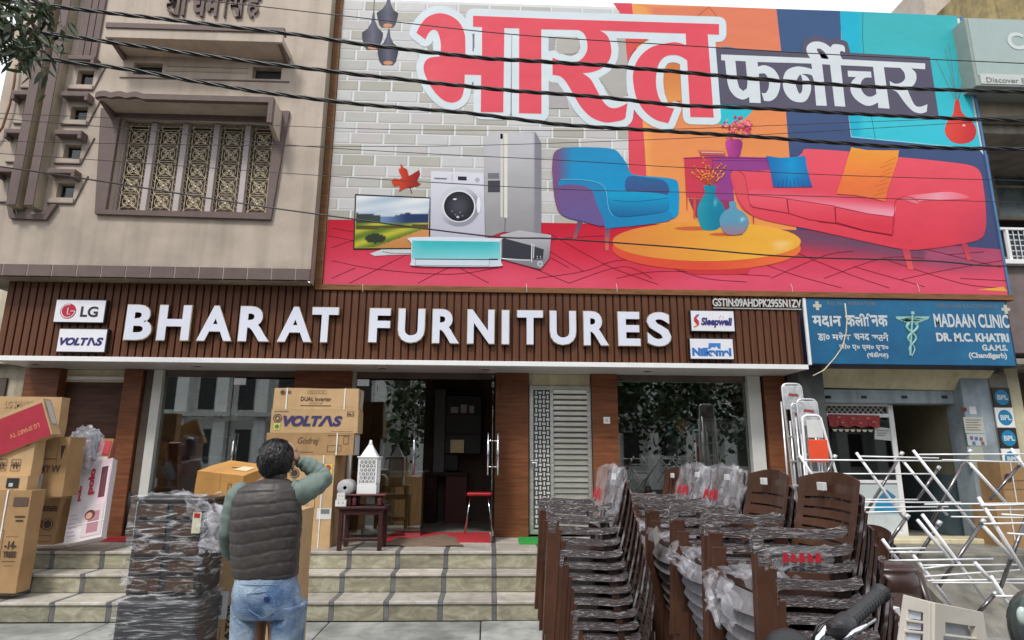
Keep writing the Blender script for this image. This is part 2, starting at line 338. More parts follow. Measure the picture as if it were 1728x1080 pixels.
for k in range(3):
    z0 = RZ[k - 1] if k else 0.0; n0 = int(math.floor((XL[k] - .09) / .527)); x = .09 + n0 * .527
    while x < XR[k]:
        a, b = max(x + .0235, XL[k]), min(x + .527 - .0235, XR[k])
        if b - a > .04:
            MB().bbox((a + .001, RY[k], z0 + .002), (b - .001, RY[k] + .022, RZ[k] - .031), .003).build('riser_tile', M['riser_marble'], st, world=True)
            back = RY[k + 1] if k < 2 else 7.9
            MB().bbox((a + .001, RY[k] - .018, RZ[k] - .029), (b - .001, back - .001, RZ[k]), .006).build('tread_tile', M['tread_marble'], st, world=True)
            if k == 2: MB().bbox((a + .001, 7.904, RZ[k] - .029), (b - .001, 8.5, RZ[k]), .003).build('tread_tile', M['tread_marble'], st, world=True)
        if XL[k] < x - .03 and x + .03 < XR[k]:
            back = RY[k + 1] if k < 2 else 8.5
            MB().box((x - .022, RY[k] + .002, z0 + .002), (x + .022, RY[k] + .022, RZ[k] - .031)).build('black_strip', M['black_strip'], st, world=True)
            MB().box((x - .022, RY[k] - .015, RZ[k] - .029), (x + .022, back - .002, RZ[k] - .002)).build('black_strip', M['black_strip'], st, world=True)
        x += .527
F = 8.44; CZ = 2.685
shop = thing('shop_building', 'furniture shop front with brown wood laminate pillars, glass bays and a dark showroom', 'building', (-1, F, PZ))
def pillar(x0, x1, y0=F, d=.25, m='pillar_wood', z1=CZ): return MB().bbox((x0, y0, PZ), (x1, y0 + d, z1), .004).build('pillar', M[m], shop, world=True)
pillar(-6.15, -5.70, F, .3); pillar(-4.86, -4.62); pillar(-2.61, -1.85); pillar(.10, .55); pillar(1.42, 1.77); pillar(3.82, 4.12)
MB().box((-5.70, F + .16, PZ), (-4.86, F + .2, 2.52)).build('recessed_panel', M['panel_wood'], shop, world=True)
MB().box((-5.70, F + .14, 2.52), (-4.86, F + .2, CZ)).build('recess_header', M['cream_paint'], shop, world=True)
MB().box((-5.66, F + .1, 2.55), (-4.9, F + .14, 2.59)).build('recess_batten', M['white_alu'], shop, world=True)
MB().box((-4.60, F + .05, PZ), (-4.50, F + .2, CZ)).build('jamb', M['dark_interior'], shop, world=True)  # shade of the gap beside the pillar, painted as a dark strip, no jamb
MB().bbox((-4.49, F + .03, PZ), (-4.37, F + .2, CZ), .004).build('jamb', M['jamb_white'], shop, world=True)
MB().bbox((3.60, F + .03, PZ), (3.78, F + .2, CZ), .004).build('jamb', M['jamb_white'], shop, world=True)
MB().box((.56, F + .1, 2.53), (1.41, F + .16, CZ)).build('lintel_slab', M['cream_paint'], shop, world=True)
room = MB(); room.box((-4.7, 12.4, PZ), (4.3, 12.5, 3.1)); room.box((-4.8, F + .3, PZ), (-4.7, 12.5, 3.1)); room.box((4.2, F + .3, PZ), (4.3, 12.5, 3.1))
room.build('showroom_wall', M['interior_wall'], shop, world=True)
MB().box((-4.7, 8.502, .35), (4.2, 12.4, PZ - .002)).build('showroom_floor', M['interior_floor'], shop, world=True)
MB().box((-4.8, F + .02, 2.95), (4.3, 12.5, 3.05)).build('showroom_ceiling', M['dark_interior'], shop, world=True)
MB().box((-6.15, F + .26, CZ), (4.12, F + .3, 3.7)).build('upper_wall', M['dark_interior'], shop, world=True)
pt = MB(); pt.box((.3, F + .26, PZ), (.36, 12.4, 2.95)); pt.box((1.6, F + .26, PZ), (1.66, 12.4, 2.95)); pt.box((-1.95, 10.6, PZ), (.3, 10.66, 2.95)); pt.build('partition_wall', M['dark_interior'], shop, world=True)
def pane(x0, x1, y, z0=PZ + .01, z1=2.60, name='glass_pane', p=None): return MB().box((x0, y, z0), (x1, y + .01, z1)).build(name, M['shop_glass'], p or shop, world=True)
pane(-4.36, -3.46, F + .10); pane(1.78, 3.59, F + .12)
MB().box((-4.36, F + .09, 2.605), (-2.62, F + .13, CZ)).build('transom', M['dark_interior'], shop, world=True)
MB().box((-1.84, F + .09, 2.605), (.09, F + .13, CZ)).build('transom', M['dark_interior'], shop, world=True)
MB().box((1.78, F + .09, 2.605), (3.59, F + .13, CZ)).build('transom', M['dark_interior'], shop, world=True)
MB().box((-1.85, F + .06, PZ), (-1.80, F + .12, CZ)).build('jamb', M['jamb_white'], shop, world=True)
def hbar(x, y, z0, z1, name='handle', p=None, dy=.05):
    m = MB(); m.tube([(x, y - dy, z0), (x, y - dy, z1)], .014, 10)
    for z in (z0 + .1, z1 - .1): m.tube([(x, y - dy, z), (x, y + .004, z)], .009, 8)
    return m.build(name, M['chrome'], p, smooth=True, world=True)
def glass_door(loc, label, x0, x1, y, hx, hz=(1.3, 1.85), both=False):
    t = thing('glass_door', label, 'glass door', loc)
    pane(x0, x1, y, PZ + .02, 2.58, 'door_leaf', t)
    MB().box((x0, y - .012, PZ + .005), (x0 + .16, y + .022, PZ + .085)).build('patch_fitting', M['chrome'], t, world=True)
    MB().box((x1 - .2, y - .012, PZ + .005), (x1, y + .022, PZ + .085)).build('patch_fitting', M['chrome'], t, world=True)
    MB().box((x0, y - .012, 2.5), (x0 + .16, y + .022, 2.59)).build('patch_fitting', M['chrome'], t, world=True)
    hbar(hx, y, *hz, 'handle', t); hbar(hx, y + .01, *hz, 'handle', t, dy=-.05)
    return t
glass_door((-2.9, F, PZ), 'closed glass door leaf between the seated man and the stack of air conditioner cartons', -3.45, -2.63, F + .11, -3.36)
h2 = hbar(-2.86, F + .09, 1.32, 1.98, 'handle', shop)
glass_door((-1.3, F, PZ), 'glass door leaf left of the open doorway, wooden counter showing through it', -1.79, -.86, F + .11, -.98, (1.32, 1.9))
t = thing('glass_door', 'glass door leaf swung open against the pillar right of the red mat', 'glass door', (.06, F, PZ))
MB().box((.055, F - .56, PZ + .02), (.067, F + .12, 2.58)).build('door_leaf', M['shop_glass'], t, world=True)
MB().box((.045, F - .08, 2.48), (.078, F + .12, 2.55)).build('patch_fitting', M['chrome'], t, world=True); MB().box((.045, F - .1, PZ + .005), (.078, F + .12, PZ + .08)).build('patch_fitting', M['chrome'], t, world=True)
for sx in (-.05, .07):
    m = MB(); m.tube([(.06 + sx, F - .46, 1.34), (.06 + sx, F - .46, 1.86)], .014, 10)
    for z in (1.44, 1.76): m.tube([(.06 + sx, F - .46, z), (.06, F - .46, z)], .009, 8)
    m.build('handle', M['chrome'], t, smooth=True, world=True)
sdoor = thing('steel_door', 'narrow stainless steel door with a lattice strip and louvred slats between two wood pillars', 'door', (1.0, F, PZ))
y = F + .08; fr = MB()
for a in ((.565, .62), (.85, .895), (1.36, 1.415)): fr.bbox((a[0], y, PZ + .03), (a[1], y + .05, 2.53), .004)
for z in (PZ + .03, 2.47): fr.bbox((.62, y + .003, z), (1.36, y + .047, z + .055), .004)
fr.build('door_frame', M['steel'], sdoor, world=True)
MB().box((.62, y + .03, PZ + .03), (1.36, y + .034, 2.5)).build('backing_sheet', mat('steel_back', (.09, .09, .085), .5, .6), sdoor, world=True)
lv0 = None; z = PZ + .11
while z < 2.44:
    if lv0 is None:
        lv = MB(); lv.add([(-.23, 0, 0), (.23, 0, 0), (.23, -.024, .046), (-.23, -.024, .046), (.23, .010, .060), (-.23, .010, .060), (-.23, .01, 0), (.23, .01, 0)], [(0, 1, 2, 3), (3, 2, 4, 5), (0, 6, 7, 1)])
        lv0 = lv.build('louvre_slat', M['steel'], sdoor); lv0.location = (1.128 - 1.0, y + .016 - F, z - PZ)
    else: inst(lv0, sdoor, (.128, y + .016 - F, z - PZ))
    z += .0735
cell = 0.0605; rows = int(1.82 / cell)
ti = None; tv = None; bright = mat('steel_bright', (.80, .80, .77), .4, .5, var=.1)
for r in range(rows):
    for c in range(4):
        hor = (r + c) % 2 == 0
        zz = PZ + .1 + r * cell; xx = .635 + c * .0525
        w2, h_ = (.045, .030) if hor else (.020, .056)
        b = MB().box((xx + .026 - w2 / 2, y + .012, zz + .03 - h_ / 2), (xx + .026 + w2 / 2, y + .024, zz + .03 + h_ / 2)) if (ti if hor else tv) is None else None
        if b:
            o = b.build('lattice_piece', bright, sdoor, world=True)
            if hor: ti = (o, xx, zz)
            else: tv = (o, xx, zz)
        else:
            s = ti if hor else tv; inst(s[0], sdoor, (xx - s[1], 0, zz - s[2]))
lk = MB(); lk.bbox((.575, y - .008, 1.42), (.63, y, 1.52), .003); lk.tube([(.60, y - .008, 1.49), (.60, y - .05, 1.49), (.66, y - .055, 1.49)], .008, 8); lk.build('lock', M['chrome'], sdoor, smooth=False, world=True)
sw = thing('switch_plate', 'small white bell switch plate on the wood pillar right of the steel door', 'switch', (1.6, F, 1.98))
MB().bbox((1.565, F - .012, 2.01), (1.655, F, 2.10), .003).build('plate', M['white_alu'], sw, world=True); MB().bbox((1.59, F - .018, 2.035), (1.63, F - .012, 2.075), .002).build('button', M['grille_cream'], sw, world=True)
x0, z0, x1, z1 = prect(F, 845, 640, 862, 672)
MB().bbox((x0, F - .006, z0), (x1, F, z1), .002).build('meter_cover', M['pillar_wood'], shop, world=True)
FY = 7.85
fas = thing('shop_fascia', 'long brown slatted fascia with a white canopy edge running over the furniture shop entrance', 'fascia', (-1, FY, CZ))
MB().box((-6.12, FY + .024, 2.74), (4.12, FY + .06, 3.76)).build('backing', M['slat_back'], fas, world=True)
s0 = None; x = -6.12 + .004; i = 0
while x < 4.08:
    if s0 is None: s0 = MB().bbox((-.037, 0, -.5), (.037, .022, .5), .003).build('slat', M['slat_wood'], fas); s0.location = (x + .037 + 1, 0, 3.249 - CZ); 
    else: inst(s0, fas, (x + .037 + 1, 0, 3.249 - CZ))
    x += .0945; i += 1
MB().bbox((-6.13, FY - .06, CZ + .002), (4.13, FY + .022, 2.748), .004).build('canopy_edge', M['white_alu'], fas, world=True)
MB().box((-6.12, FY + .0222, CZ + .004), (4.12, F + .26, CZ + .03)).build('soffit', M['soffit'], fas, world=True)
for px_ in (70, 330, 640, 820, 1110): 
    p = atZ(px_, 617, CZ); MB().lathe([(.055, 0), (.055, .006), (.07, .006), (.07, 0)], (p.x, 8.1, CZ - .003), 20).build('downlight', M['white_alu'], fas, world=True)
def fletter(ch, x0, x1, y0, y1):
    a, b_, c, d = prect(FY - .07, x0, y0, x1, y1)
    mb = words(ch, (a, FY - .07, b_), (c - a, 0, 0), (0, 0, d - b_), bold=.036, depth=.001, off=0, dscale=1)
    rim = words(ch, (a - .009, FY - .062, b_ - .009), (c - a + .018, 0, 0), (0, 0, d - b_ + .018), bold=.036, depth=.05, off=-.052, dscale=.55)
    r = rim.build('letter_return', M['gold_edge'], fas, world=True); f_ = mb.build('letter_face', M['acrylic_white'], fas, world=True)
for ch, a, b in zip('BHARAT', (212, 267, 334.5, 404, 470, 526), (257, 321, 393, 456, 527, 570)): fletter(ch, a, b, 514.5 + (a - 210) * .014, 573.5 + (a - 210) * .012)
for ch, a, b in zip('FURNITURES', (623, 672, 730, 789, 847, 873, 928, 985, 1043, 1092), (658, 716.5, 775, 834, 859, 916, 972, 1027, 1080, 1132)): fletter(ch, a, b, 520.5 + (a - 623) * .014, 577.5 + (a - 623) * .014)
def plaque(name, label, x0, y0, x1, y1):
    a, b, c, d = prect(FY - .07, x0, y0, x1, y1)
    t = thing(name, label, 'sign', ((a + c) / 2, FY - .07, b))
    MB().bbox((a, FY - .065, b), (c, FY - .002, d), .004).build('sign_box', M['black_plastic'], t, world=True)
    MB().box((a + .012, FY - .072, b + .012), (c - .012, FY - .0655, d - .012)).build('face_panel', mat('plaque_white', (.80, .79, .84), .35, var=.02), t, world=True)
    return t
PY = FY - .0735
def disc(x, y, r, Y, n=28, ry=None):             # flat disc given in photo pixels on the plane y = Y
    c = atY(x, y, Y); rr = (atY(x + r, y, Y) - c).length; m = MB()
    m.add([(c.x + rr * math.cos(2 * math.pi * k / n), Y, c.z + rr * (ry or 1) * math.sin(2 * math.pi * k / n)) for k in range(n)], [tuple(range(n))]); return m
def ppoly(pts, Y):
    m = MB(); m.add([atY(x, y, Y) for x, y in pts], [tuple(range(len(pts)))]); return m
t = plaque('brand_plaque', 'white lightbox plaque with a red round face logo and the black letters LG', 91.5, 505, 178, 545)
disc(115, 525, 13.5, PY).build('logo_disc', flatmat((190, 16, 60)), t, world=True)
m = MB(); c = atY(115, 525, PY - .001); r_ = .083
m.tube([(c.x + r_ * math.cos(a) , PY - .001, c.z + r_ * math.sin(a)) for a in [R(v) for v in range(20, -300, -20)] if 1][1:], .006, 5)
m.tube([(c.x - .005, PY - .001, c.z + .045), (c.x - .005, PY - .001, c.z - .04), (c.x + .03, PY - .001, c.z - .04)], .006, 5); m.tube([(c.x + .03, PY - .001, c.z), (c.x + r_, PY - .001, c.z)], .006, 5); m.lathe([(.012, 0), (0, .001)], (0, 0, 0), 8)
m.v = m.v[:-16] if False else m.v
m.build('logo_lines', flatmat((245, 240, 240)), t, world=True)
front_words('LG', PY, 136, 517, 165.5, 535, bold=.03).build('lettering', flatmat((40, 36, 40)), t, world=True)
t = plaque('brand_plaque', 'white lightbox plaque with slanted dark blue capitals VOLTAS under the LG one', 96.5, 554, 180, 595)
front_words('VOLT', PY, 100.5, 569.5, 149, 583, bold=.055, shear=.25).build('lettering', flatmat((42, 36, 110)), t, world=True)
ppoly([(146, 583), (152, 569.5), (157, 569.5), (161, 583), (157.5, 583), (154, 573), (150, 583)], PY - .0015).build('lettering', flatmat((42, 36, 110)), t, world=True)
front_words('S', PY, 161, 569.5, 174, 583.5, bold=.055, shear=.2).build('lettering', flatmat((42, 36, 110)), t, world=True)
t = plaque('brand_plaque', 'white lightbox plaque with a blue Sleepwell word and a red and orange swirl', 1165, 523.5, 1240, 560)
front_words('Sleepwell', PY, 1183, 536, 1236, 553, bold=.05, shear=.2).build('lettering', flatmat((46, 42, 120)), t, world=True)
ppoly([(1180, 531), (1176, 531), (1171, 536), (1171, 542), (1176, 547), (1173, 551), (1169, 552), (1175, 552), (1180, 547), (1179, 541), (1175, 537)], PY - .0015).build('logo_swirl', flatmat((200, 40, 60)), t, world=True)
ppoly([(1169, 552), (1172, 550), (1177, 547), (1175, 552)], PY - .002).build('logo_swirl', flatmat((240, 150, 40)), t, world=True)
ppoly([(1180, 530), (1175, 531), (1173, 534), (1178, 533)], PY - .002).build('logo_swirl', flatmat((60, 110, 190)), t, world=True)
for q in ((1216, 533), (1220, 535), (1214, 536)): disc(q[0], q[1], .9, PY - .001, 6).build('logo_star', flatmat((200, 60, 70)), t, world=True)
t = plaque('brand_plaque', 'white lightbox plaque with the light blue word Nilkamal and a small house logo', 1163.5, 570.5, 1238.5, 607)
front_words('Nilkamal', PY, 1168, 587, 1234, 601, bold=.06).build('lettering', flatmat((48, 120, 196)), t, world=True)
ppoly([(1196, 579), (1216, 579), (1216, 589), (1212, 588), (1209, 584), (1205, 587), (1202, 585), (1198, 589), (1195, 589)], PY - .0012).build('logo', flatmat((60, 130, 205)), t, world=True)
t = thing('tax_number_sign', 'raised white letters GSTIN:09AHDPK2955N1ZV at the top right of the slatted fascia', 'sign', (3.5, FY, 3.5))
front_words('GSTIN:09AHDPK2955N1ZV', FY - .012, 1202, 505, 1351, 518.5, bold=.02, depth=.03, off=0, dscale=.3).build('lettering', flatmat((205, 205, 205)), t, world=True)
a = atY(1203, 519.5, FY); b = atY(1351, 521.5, FY); MB().box((a.x, FY - .02, a.z - .012), (b.x, FY - .001, a.z)).build('underline_bar', flatmat((190, 190, 190)), t, world=True)
B = 7.62
bb = thing('beige_building', 'beige plastered house at upper left with mauve trim and an ornamental grilled window', 'building', (-4.4, B, 3.7))
rowsz = [(6.39, 6.60), (5.87, 6.06), (5.32, 5.51), (4.77, 4.97)]
holes = []
for a, b in rowsz: holes += [(-5.56, a, -5.345, b), (-6.17, a, -5.975, b)]
holes += [(-4.84, 6.56, -4.46, 6.74), (-3.26, 6.545, -2.87, 6.73), (-4.875, 4.605, -2.885, 5.91)]
wm = MB(); wall_holes(wm, -6.49, -2.27, 3.86, 9.2, B, .22, holes); wm.build('wall', M['beige_plaster'], bb, world=True)
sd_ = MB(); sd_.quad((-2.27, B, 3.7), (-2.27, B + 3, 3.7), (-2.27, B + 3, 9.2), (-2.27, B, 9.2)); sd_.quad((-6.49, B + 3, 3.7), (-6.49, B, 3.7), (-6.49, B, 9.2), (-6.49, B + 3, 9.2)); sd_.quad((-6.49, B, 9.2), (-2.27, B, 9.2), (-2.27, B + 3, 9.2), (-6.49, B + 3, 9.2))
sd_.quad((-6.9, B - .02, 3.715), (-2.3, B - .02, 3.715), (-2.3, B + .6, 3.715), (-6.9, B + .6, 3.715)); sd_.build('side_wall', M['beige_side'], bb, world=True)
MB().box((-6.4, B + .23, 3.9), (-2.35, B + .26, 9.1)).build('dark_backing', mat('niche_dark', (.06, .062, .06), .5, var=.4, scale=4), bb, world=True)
x = -6.92; k = 0
while x < -2.3:
    w_ = min(.292, -2.262 - x); MB().bbox((x + .003, B - .03, 3.715), (x + w_ - .003, B + .02, 3.866), .005).build('band_tile', M['mauve_paint'], bb, world=True); x += .2985
MB().box((-6.9, B - .022, 3.719), (-2.27, B + .018, 3.862)).build('band_joint', M['beige_plaster'], bb, world=True)
MB().box((-6.95, B + .05, 3.716), (-6.49, B + .1, 3.862)).build('band_end', M['beige_plaster'], bb, world=True)
for a, b in rowsz:
    for (p, q, sgn) in ((-5.56, -5.345, 1), (-6.17, -5.975, -1)):
        wf = thing  # each small window: frame, pane, hood and sill line
        fr = MB(); 
        for (u, v, s_, t_) in ((p, q, a, a + .012), (p, q, b - .012, b), (p, p + .012, a + .012, b - .012), (q - .012, q, a + .012, b - .012)): fr.box((u + .001, B + .07, s_ + .001), (v - .001, B + .09, t_ - .001))
        wfo = fr.build('niche_window', M['beige_side'], bb, world=True)
        MB().box((p + .001, B + .094, a + .001), (q - .001, B + .1, b - .001)).build('niche_back', MATS['niche_dark'], bb, world=True); MB().box((p + .012, B + .078, a + .012), (q - .012, B + .082, b - .012)).build('pane', M['window_glass'], wfo, world=True)
        hd = MB(); e0, e1 = (p - .07, q + .06) if sgn > 0 else (p - .09, q - .01)
        hd.bbox((e0, B - .13, b + .075), (e1, B + .01, b + .14), .01)
        if sgn > 0: hd.bbox((e1 - .05, B - .129, b + .02), (e1 - .001, B + .01, b + .08), .01)
        else: hd.bbox((e0 + .001, B - .129, b + .01), (e0 + .04, B + .01, b + .08), .01)
        hd.build('window_hood', M['mauve_paint'], bb, world=True)
        MB().box((p - .08, B - .022, a - .075), (q + .02 if sgn > 0 else q - .02, B + .01, a - .02)).build('sill', M['beige_plaster'], bb, world=True)
        MB().box((p - .085, B - .026, a - .09), (q + .03 if sgn > 0 else q - .02, B + .009, a - .076)).build('sill_line', M['mauve_paint'], bb, world=True)
        if sgn > 0:
            m = MB(); m.bar((q + .03, B - .008, a - .085), (q + .15, B - .008, b + .1), .012, .016, (0, 1, 0)); m.build('sill_line', M['mauve_paint'], bb, world=True)
for x0, x1 in ((-6.02, -5.90), (-5.80, -5.69)):
    MB().box((x0 + .002, B - .165, 4.58), (x1 - .002, B + .01, 9.2)).build('fin', M['beige_side'], bb, world=True)
    MB().bbox((x0, B - .18, 4.585), (x1, B - .1655, 9.2), .004).build('fin_cap', M['mauve_paint'], bb, world=True)
MB().box((-5.899, B - .04, 4.62), (-5.801, B + .012, 9.2)).build('fin_recess', M['beige_side'], bb, world=True)
ub = MB(); ub.prism([(-6.12, 4.66), (-6.05, 4.46), (-5.60, 4.45), (-5.50, 4.66), (-5.57, 4.66), (-5.64, 4.52), (-6.0, 4.52), (-6.06, 4.66)], B - .05, B + .01); ub.build('bracket', M['mauve_paint'], bb, world=True)
for x0, x1, z0 in ((-6.2, -6.0, 6.78), (-5.60, -5.33, 6.74)):
    n = 3; w_ = (x1 - x0) / n
    for k in range(n): MB().bbox((x0 + k * w_ + .005, B - .035, z0 + .01), (x0 + (k + 1) * w_ - .005, B + .01, 9.2), .004).build('rib', M['mauve_paint'], bb, world=True)
    MB().bbox((x0 - .03, B - .1, z0 - .06), (x1 + .05, B + .01, z0 + .008), .02).build('rib_base', M['mauve_paint'], bb, world=True)
HY = 7.24
for p, q, a, b in ((-4.84, -4.46, 6.56, 6.74), (-3.26, -2.87, 6.545, 6.73)):
    fr = MB()
    for (u, v, s_, t_) in ((p, q, a, a + .02), (p, q, b - .02, b), (p, p + .02, a + .02, b - .02), (q - .02, q, a + .02, b - .02)): fr.box((u + .001, B + .06, s_ + .001), (v - .001, B + .08, t_ - .001))
    fr.build('vent_frame', M['beige_side'], bb, world=True); MB().box((p + .001, B + .09, a + .001), (q - .001, B + .1, b - .001)).build('niche_back', MATS['black_plastic'], bb, world=True)
MB().box((-5.0, B - .012, 6.50), (-2.75, B + .005, 6.515)).build('plaster_line', M['mauve_paint'], bb, world=True)
for z in (6.62, 6.69): MB().box((-4.4, B - .006, z), (-3.32, B + .005, z + .012)).build('plaster_line', M['beige_side'], bb, world=True)
def hood(z0, zt, x0, x1, right_leg, wave, white):
    a = MB(); a.bbox((x0, HY + .02, z0), (x1, B + .01, z0 + .09), .008); o = a.build('hood_slab', M['beige_plaster'], bb, world=True)
    return o
ha = atY(177, 62, HY); hb = atY(476, 72, HY); hz = (ha.z + hb.z) / 2; ht = (atY(176, 38, HY).z + atY(470, 49, HY).z) / 2
hood(hz, 0, ha.x, hb.x, 0, 0, 0)
MB().bbox((ha.x - .003, HY, hz - .001), (hb.x + .003, HY + .06, ht), .006).build('hood_face', M['beige_plaster'], bb, world=True)
MB().bbox((ha.x - .006, HY - .02, ht - .075), (hb.x + .02, HY + .09, ht + .005), .008).build('hood_band', M['mauve_paint'], bb, world=True)
m = MB(); m.add([(ha.x + .02, HY + .03, hz), (ha.x + .02, B, hz), (ha.x + .02, B, hz - .07), (ha.x + .07, HY + .03, hz), (ha.x + .07, B, hz), (ha.x + .07, B, hz - .07)], [(0, 1, 2), (5, 4, 3), (0, 2, 5, 3)])
m.build('hood_bracket', M['mauve_paint'], bb, world=True); m = MB(); m.add([(hb.x - .07, HY + .03, hz), (hb.x - .07, B, hz), (hb.x - .07, B, hz - .07), (hb.x - .02, HY + .03, hz), (hb.x - .02, B, hz), (hb.x - .02, B, hz - .07)], [(0, 1, 2), (5, 4, 3), (0, 2, 5, 3)])
m.build('hood_bracket', M['mauve_paint'], bb, world=True)
ga = atY(161, 168, HY); gb = atY(452, 173, HY); gz = (atY(300, 171, HY).z); gt = gz + .085
hood(gz + .012, 0, ga.x + .01, gb.x + .05, 0, 0, 0)
pts = []
for k in range(61):
    u = k / 60; xx = ga.x + (gb.x + .07 - ga.x) * u; lift = .028 * abs(math.sin(u * math.pi / .087)) if u < .26 else 0
    pts.append((xx, gt + lift))
low = [(p[0], p[1] - .075) for p in pts][::-1]
mb_ = MB()
for k in range(60):
    a_, b_ = pts[k], pts[k + 1]; mb_.prism([(a_[0], a_[1] - .075), (b_[0], b_[1] - .075), b_, a_], HY - .02, HY + .05)
mb_.build('hood_band', M['mauve_paint'], bb, world=True)
xr = gb.x + .012; zr = atY(456, 208, HY).z
MB().bbox((xr, HY - .021, zr), (xr + .065, HY + .05, gt), .006).build('hood_band', M['mauve_paint'], bb, world=True)
m = MB(); m.add([(xr + .01, HY + .05, zr), (xr + .06, HY + .05, zr), (xr + .06, HY + .05, gt - .01), (xr + .01, HY + .05, gt - .01), (xr + .01, B, zr - .1), (xr + .06, B, zr - .1), (xr + .06, B, gt - .01), (xr + .01, B, gt - .01)],
     [(0, 1, 2, 3), (0, 4, 5, 1), (1, 5, 6, 2), (0, 3, 7, 4)]); m.build('hood_cheek', M['beige_plaster'], bb, world=True)
m = MB(); m.add([(ga.x + .01, HY + .05, gz + .01), (ga.x + .01, B, gz + .01), (ga.x + .01, B, gz - .1), (ga.x + .06, HY + .05, gz + .01), (ga.x + .06, B, gz + .01), (ga.x + .06, B, gz - .1)], [(0, 1, 2), (5, 4, 3), (0, 2, 5, 3)]); m.build('hood_bracket', M['mauve_paint'], bb, world=True)
outer = [(-5.15, 6.02), (-5.01, 4.54), (-2.81, 4.51), (-2.70, 6.05)]; inner = [(-4.885, 5.90), (-4.885, 4.60), (-2.88, 4.60), (-2.875, 5.90)]
sm_ = MB()
for k in range(4):
    a, b = outer[k], outer[(k + 1) % 4]; c, d = inner[(k + 1) % 4], inner[k]
    sm_.prism([a, b, c, d], B - .05, B + .005)
sm_.build('window_surround', M['mauve_paint'], bb, world=True)
gw = MB(); GY = B + .11
gw.box((-4.87, GY + .09, 4.61), (-2.89, GY + .1, 5.9)); wnd = gw.build('window', mat('shutter_dark', (.12, .078, .05), .6, var=.4, scale=5), bb, world=True)
def grille_mesh(W=.325, H=1.29):
    m = MB(); r = .0045
    def arc(cx, cz, rad, a0, a1, n=7): m.tube([(cx + rad * math.cos(R(a0 + (a1 - a0) * k / n)), 0, cz + rad * math.sin(R(a0 + (a1 - a0) * k / n))) for k in range(n + 1)], r, 4, caps=False)
    def ln(*p): m.tube([(q[0], 0, q[1]) for q in p], r, 4, caps=False)
    bw = .048
    for sx in (-1, 1):
        ln((sx * W / 2, 0), (sx * W / 2, H)); ln((sx * (W / 2 - bw), 0), (sx * (W / 2 - bw), H))
        n = 26; ln(*[(sx * (W / 2 - (bw if k % 2 else 0)), H * k / n) for k in range(n + 1)])
    ih = W / 2 - bw; U = .228; z0 = .06
    ln((-W / 2, .05), (W / 2, .05)); ln((-W / 2, 0.002), (W / 2, 0.002)); ln(*[(-W / 2 + W * k / 8, .05 if k % 2 else .002) for k in range(9)]); ln((-W / 2, H - .045), (W / 2, H - .045)); ln(*[(-W / 2 + W * k / 8, H - (.045 if k % 2 else .002)) for k in range(9)])
    for u in range(5):
        cz = z0 + U * (u + .5)
        m.lathe([(.0, -.004), (.016, -.004), (.016, .004), (0, .004)], (0, 0, 0), 8)
        k0 = len(m.v) - 32
        for i in range(k0, len(m.v)): v = m.v[i]; m.v[i] = (v[0], v[2] - .004, v[1] + cz)
        ln((-ih, cz - U / 2), (ih, cz + U / 2)); ln((-ih, cz + U / 2), (ih, cz - U / 2)); ln((-ih, cz + U / 2), (ih, cz + U / 2))
        for sx in (-1, 1):
            for sz in (-1, 1):
                arc(sx * .038, cz + sz * .038, .024, 0, 360, 8)
                arc(sx * ih, cz + sz * .001, .085, 90 + 90 * sx - 62, 90 + 90 * sx + 62, 6) if sz > 0 else None
        arc(0, cz + U / 2, .07, 200, 340, 6); arc(0, cz - U / 2, .07, 20, 160, 6)
        arc(0, cz, .088, 0, 360, 14)
    return m
gp0 = None
for k in range(5):
    cx = -4.87 + .0035 + .1625 + k * (.325 + .0865)
    if gp0 is None: gp0 = grille_mesh().build('grille_panel', M['grille_cream'], wnd, smooth=False); gp0.location = (cx + 4.4, GY - B, 4.61 - 3.7)
    else: o = inst(gp0, wnd, (cx + 4.4, GY - B, 4.61 - 3.7))
    if k < 4: MB().bbox((cx + .168, GY - .04, 4.612), (cx + .168 + .075, GY + .04, 5.895), .006).build('mullion', M['grille_white'], wnd, world=True)
MB().bbox((-4.86, GY - .05, 4.607), (-2.9, GY + .05, 4.64), .004).build('frame_sill', M['grille_white'], wnd, world=True)
MB().bbox((-4.874, GY - .03, 4.64), (-4.855, GY + .04, 5.9), .002).build('frame_side', M['grille_white'], wnd, world=True)
MB().bbox((-2.905, GY - .03, 4.64), (-2.886, GY + .04, 5.9), .002).build('frame_side', M['grille_white'], wnd, world=True)
lt = MB(); a = atY(281, 28, B); b = atY(438, 32, B)
for s_, u0, u1 in (('शा', 0, .22), ('धम', .27, .57), ('ि', .61, .69), ('सं', .675, .83), ('ह', .85, 1)):
    words(s_, (a.x + (b.x - a.x) * u0, B - .01, a.z), ((b.x - a.x) * (u1 - u0), 0, 0), (0, 0, .36 if s_ not in ('सं', 'ि') else .44), bold=.025, depth=.03, off=-.03, dscale=1, mb=lt)
lt.bar((a.x + .02, B - .03, a.z + .09), (a.x + .14, B - .03, a.z + .02), .02, .03); lt.bar((a.x, B - .03, a.z + .35), (b.x, B - .03, a.z + .35), .035, .03)
lt.build('name_letters', M['mauve_paint'], bb, world=True)
dp = thing('drain_pipe', 'thin dark pipe running down the left end of the beige house', 'pipe', (-6.4, B, 4)); MB().tube([atY(27, 112, B - .06), atY(24, 140, B - .06), atY(17, 175, B - .06), atY(4, 215, B - .06), atY(-14, 240, B - .06)], .014, 8).build('pipe', M['rust'], dp, smooth=True, world=True)
uw = thing('upper_storey', 'plain plastered upper storey wall hidden behind the big banner', 'building', (2, 8.2, 3.7))
MB().box((-2.26, 8.15, 3.7), (7.0, 8.3, 7.7)).build('wall', M['beige_side'], uw, world=True)
